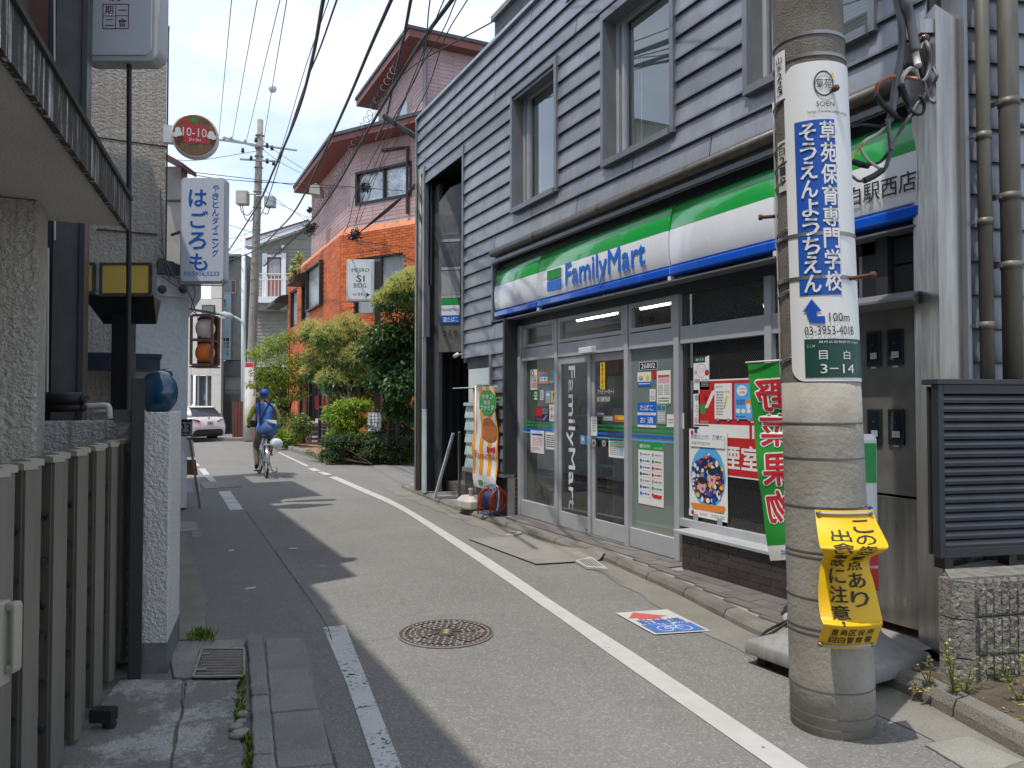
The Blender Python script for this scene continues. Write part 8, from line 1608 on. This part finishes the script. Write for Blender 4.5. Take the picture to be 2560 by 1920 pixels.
m = MB(Fr(fwd(803, 478, 25.2), CR, (0, 0, 1), -V((sp, cp, 0)))); k_ = 25.2 / 1923; m.prism([(-25 * k_, -10 * k_), (2 * k_, -14 * k_), (2 * k_, 8 * k_), (-8 * k_, 14 * k_), (-22 * k_, 8 * k_)], -.3, .3); tag(m.build('vent_hood', m_pale, fixn=True), 'pale vent hood on the pink street wall', 'vent hood')
# ---------------- things on the pavement left of the entrance
db = thing('directory_sign', 'tall grey building directory panel hanging in the passage', 'sign', (4.7, 11.3, 2.2))
Df = wallfr((4.72, 11.0, 0), 130); Df.n = V((-.64 * 1, -.77, 0)).normalized()
def dq(px, py): p = onpl(px, py, (4.72, 11.0), 130); return (p - Df.o).dot(Df.u), p.z
def dbox(nm, x0, y0, x1, y1, c0, c1, mt): a0, b1 = dq(x0, y0); a1, _ = dq(x1, y0); _, b0 = dq(x0, y1); m = MB(Df); m.box(a0, a1, b0, b1, c0, c1); return m.build(nm, mt, db), (a0, b0, a1 - a0, b1 - b0)
a0, b1 = dq(1098, 505); a1, b2 = dq(1158, 470); _, b0 = dq(1098, 880); m = MB(Df); m.prism([(a0, b0), (a1, b0), (a1, b2 + .1), (lerp(a0, a1, .45), b2 + .02), (a0, b1)], -.12, 0); m.build('panel', m_steeld, db, fixn=True)
for x0, y0, x1, y1, mt in ((1106, 540, 1150, 598, m_alud), (1106, 608, 1150, 668, m_alud), (1104, 678, 1150, 738, m_grey)): dbox('name_plate', x0, y0, x1, y1, .002, .01, mt)
for y in (599, 669, 739): dbox('divider', 1104, y, 1151, y + 7, .002, .014, m_alu)
dbox('green_strip', 1104, 747, 1149, 763, .002, .012, m_grn); dbox('white_strip', 1104, 764, 1149, 789, .002, .012, m_paper); dbox('blue_strip', 1104, 790, 1149, 809, .002, .012, m_lblue)
for tx, x0, y0, x1, y1, mt in (('FamilyMart', 1105, 770, 1148, 780, m_lblue), ('酒たばこ', 1108, 793, 1146, 806, m_paper), ('つるや', 1104, 825, 1146, 842, m_ink), ('Euchary', 1110, 582, 1146, 590, m_grey)):
    a0, b1 = dq(x0, y0); a1, _ = dq(x1, y0); _, b0 = dq(x0, y1); m = MB(Df); m.text(tx, a0, b0, a1 - a0, b1 - b0, .016, 0, .012); m.build('lettering', mt, db)
# security camera
p = atx(1140, 890, 4.12); sc_ = thing('security_camera', 'small white security camera on the wall corner by the passage', 'camera', p)
m = MB(); m.tube([p + V((0, .05, .0)), p + V((0, -.06, .02))], .028, 12); m.build('body', m_white, sc_, True); m = MB(); m.tube([p, p + V((.08, -.02, .03)), p + V((.16, -.05, .02))], .010, 6); m.build('arm', m_band, sc_, True)
# metal ramp frame leaning
rf_ = thing('metal_frame', 'grey metal frame leaning against the passage entrance', 'frame', gz(1085, 1244, .08))
def xq(px, py, x, z=None): return atx(px, py, x)
A, B, C, D = gz(1087, 1244, .09), atx(1133, 1083, 4.26), gz(1148, 1242, .09), atx(1151, 1150, 4.28)
for a, b in ((A, B), (A, C), (gz(1095, 1233, .09), gz(1148, 1231, .09))): m = MB(); m.tube([a, b], .025, 4); m.build('bar', m_alu, rf_)
m = MB(); m.tube([C, atx(1148, 1080, 4.26)], .02, 4); m.build('bar', m_alud, rf_)
# chicken banner on a water tank
nb_ = gz(1172, 1272, .08); ch_ = thing('promotional_banner', 'orange striped fried chicken banner on a white tank base', 'banner', nb_)
xB = 4.20
def bq(px, py): p = atx(px, py, xB); return -p.y, p.z
a0, b1 = bq(1180, 968); a1, _ = bq(1240, 968); _, b0 = bq(1188, 1216); Fb = FACE(xB)
w_ = a1 - a0
def bw(u, v, d=0): return (a0 + w_ * (u * lerp(.95, 1, v) + .10 * (1 - v)) , lerp(b0, b1, v), .02 * math.sin(6 * v + 2 * u) + .008 * math.sin(19 * v) + d)
m_fo = flat('banner_orange', (.88, .36, .015), .6); m_fc = M('chicken_print', (.52, .17, .03), .7, var=.3, scale=14, col2=(.30, .07, .01))
for u0, u1, mt in ((0, .14, m_fo), (.14, .30, m_paper), (.30, .46, m_fo), (.46, .62, m_paper), (.62, .78, m_fo), (.78, .94, m_paper), (.94, 1, m_fo)): m = MB(Fb); m.grid(lambda u, v: bw(lerp(u0, u1, u), lerp(.13, 1, v)), 3, 30); m.build('stripe', mt, ch_, True)
m = MB(Fb); m.grid(lambda u, v: bw(u, lerp(0, .13, v)), 8, 4); m.build('hem', m_paper, ch_, True)
m = MB(Fb); m.poly([bw(.66 + .40 * math.cos(t * .3927) * (1.06 if t % 2 else .95), .84 + .125 * math.sin(t * .3927) * (1.06 if t % 2 else .95), .004) for t in range(16)]); m.build('green_bubble', m_grn, ch_)
for tx, u, v, w2, h2 in (('チキン', .42, .875, .5, .05), ('なら', .5, .825, .3, .04), ('ファミマ', .36, .765, .6, .05)): m = MB(Fb); m.text(tx, u, v, w2, h2, 0, 0, .02, lambda a, b: bw(a, b, .008)); m.build('lettering', m_paper, ch_)
m = MB(Fb); m.poly([bw(u, v, .006) for u, v in ((.38, .50), (.36, .60), (.45, .68), (.62, .70), (.8, .68), (.95, .62), (.97, .52), (.9, .47), (.6, .46))]); m.build('chicken', m_fc, ch_)
m = MB(Fb); m.poly([bw(u, v, .006) for u, v in ((.6, .36), (.75, .38), (.92, .36), (.92, .42), (.75, .40), (.6, .42))]); m.build('ribbon', m_red, ch_)
m = MB(Fb); m.text('Famichiki', .14, .29, .84, .075, 0, 0, .012, lambda a, b: bw(a, b, .008)); m.build('lettering', m_red, ch_)
m = MB(Fb); m.text('FamilyMart', .55, .03, .44, .04, 0, 0, .02, lambda a, b: bw(min(1, a), b, .006)); m.build('lettering', m_sky, ch_)
m = MB(Fb); m.grid(lambda u, v: bw(lerp(.28, .48, u), lerp(.03, .08, v), .005), 1, 1); m.build('flag_logo', m_grn, ch_)
q = atx(1189, 1216, xB); m = MB(); pb = V((q.x, q.y, .30)); m.tube([pb, V((q.x, q.y, b1 + .02))], .012, 8); p0, p1 = atx(1132, 971, xB), atx(1242, 966, xB); m.tube([p0, p1], .007, 6); m.build('banner_pole', m_white, ch_, True)
tk = V((4.13, q.y - .0, .085)); Ft = Fr(tk, (0, -1, 0), (0, 0, 1), (-1, 0, 0)); m = MB()
rings = [[(tk.x + sx * x, tk.y + sy * y, tk.z + z) for sx, sy, x, y in [(math.copysign(1, math.cos(a)), math.copysign(1, math.sin(a)), abs(math.cos(a)) ** .25 * wx, abs(math.sin(a)) ** .25 * wy) for a in [2 * math.pi * k / 32 + .05 for k in range(32)]]] for z, wx, wy in ((0, .15, .21), (.03, .165, .225), (.11, .165, .225), (.165, .12, .15), (.172, .06, .06), (.175, .024, .024), (.23, .024, .024), (.235, .034, .034), (.265, .034, .034), (.27, .02, .02))]
m = MB(); m.loft([[(tk.x + sx * wx, tk.y + sy * wy, tk.z + z) for sx, sy in ((-1, -.55), (-.6, -1), (.6, -1), (1, -.55), (1, .55), (.6, 1), (-.6, 1), (-1, .55))] for z, wx, wy in ((0, .15, .21), (.02, .165, .225), (.105, .165, .225), (.165, .11, .15))]); m.build('base_tank', M('tank_cream', (.60, .55, .49), .55, var=.15, scale=6, streak=.4, dark=(.35, .30, .24)), ch_, bevel=.008, fixn=True)
m = MB(); m.lathe([(.026, .16), (.026, .23), (.036, .232), (.036, .262), (.02, .27)], tk, 14); m.build('tank_neck', bpy.data.materials['tank_cream'], ch_, True)
# hose reel
hp = gz(1232, 1288, .08); hr = thing('hose_reel', 'red hose reel wound with blue hose by the brick corner', 'hose reel', hp)
ca_ = V((4.13, hp.y + .03, .27)); ay = V((.25, -1, 0)).normalized()
m_rdr = M('reel_red', (.38, .055, .025), .5, var=.2, scale=8); m_hb = flat('hose_blue', (.03, .07, .22), .45); m_hg = flat('hose_pale', (.28, .40, .50), .45)
c0, c1 = ca_ + ay * -.11, ca_ + ay * .11
for c in (c0, c1):
    m = MB(); torus(m, c, ay, .135, .010, 28, 6); u = ay.orthogonal().normalized(); v = ay.cross(u)
    m.loft([[c + ay * e + (u * math.cos(2 * math.pi * k / 24) + v * math.sin(2 * math.pi * k / 24)) * r2 for k in range(24)] for r2, e in ((.12, -.004), (.12, .004), (.045, .006), (.045, -.006))]); m.build('reel_disc', m_rdr, hr, True)
m = MB(); m.tube([c0, c1], .05, 14); m.build('drum', m_rdr, hr, True)
for k, mt in ((0, m_hb), (1, m_hg), (2, m_hb)):
    m = MB(); pts = []
    for i in range(120): a = i / 120 * 2 * math.pi * 5; c = lerp(c0, c1, .12 + .76 * (i / 120)); u = ay.orthogonal().normalized(); v = ay.cross(u); pts.append(c + (u * math.cos(a) + v * math.sin(a)) * (.062 + .022 * k))
    m.tube(pts, .010, 6); m.build('hose_coil', mt, hr, True)
for c in (c0 + ay * -.02, c1 + ay * .02):
    m = MB(); d_ = V((ay.y, -ay.x, 0)) * -1; m.tube([V((c.x, c.y, .085)) + d_ * .13, c + d_ * .13 + V((0, 0, .06)), c + V((0, 0, .18)), c - d_ * .13 + V((0, 0, .06)), V((c.x, c.y, .085)) - d_ * .13], .009, 6); m.build('stand_leg', m_rdr, hr, True)
m = MB(); m.tube(polyline([ca_ + ay * .1 + V((-.05, 0, .16)), ca_ + ay * .16 + V((-.04, 0, .05)), ca_ + ay * .17 + V((-.02, 0, -.10)), ca_ + V((-.10, -.05, -.165)), ca_ + ay * -.12 + V((-.09, 0, -.17)), ca_ + V((-.12, .05, -.165))], 40), .010, 6); m.build('loose_hose', m_hb, hr, True)
m = MB(); m.tube(polyline([c0 + V((-.02, .02, .17)), ca_ + V((0, 0, .20)), c1 + V((0, 0, .17)), c1 + ay * .06 + V((-.03, 0, .02)), c1 + ay * .03 + V((-.04, 0, -.12)), ca_ + V((-.05, 0, -.14))], 40), .010, 6); m.build('loose_hose', m_hg, hr, True)
m = MB(); m.tube([c0 + ay * -.02, c0 + ay * -.05 + V((-.06, 0, .02)), c0 + ay * -.10 + V((-.06, 0, .02))], .008, 6); m.build('crank_handle', m_rdr, hr, True)
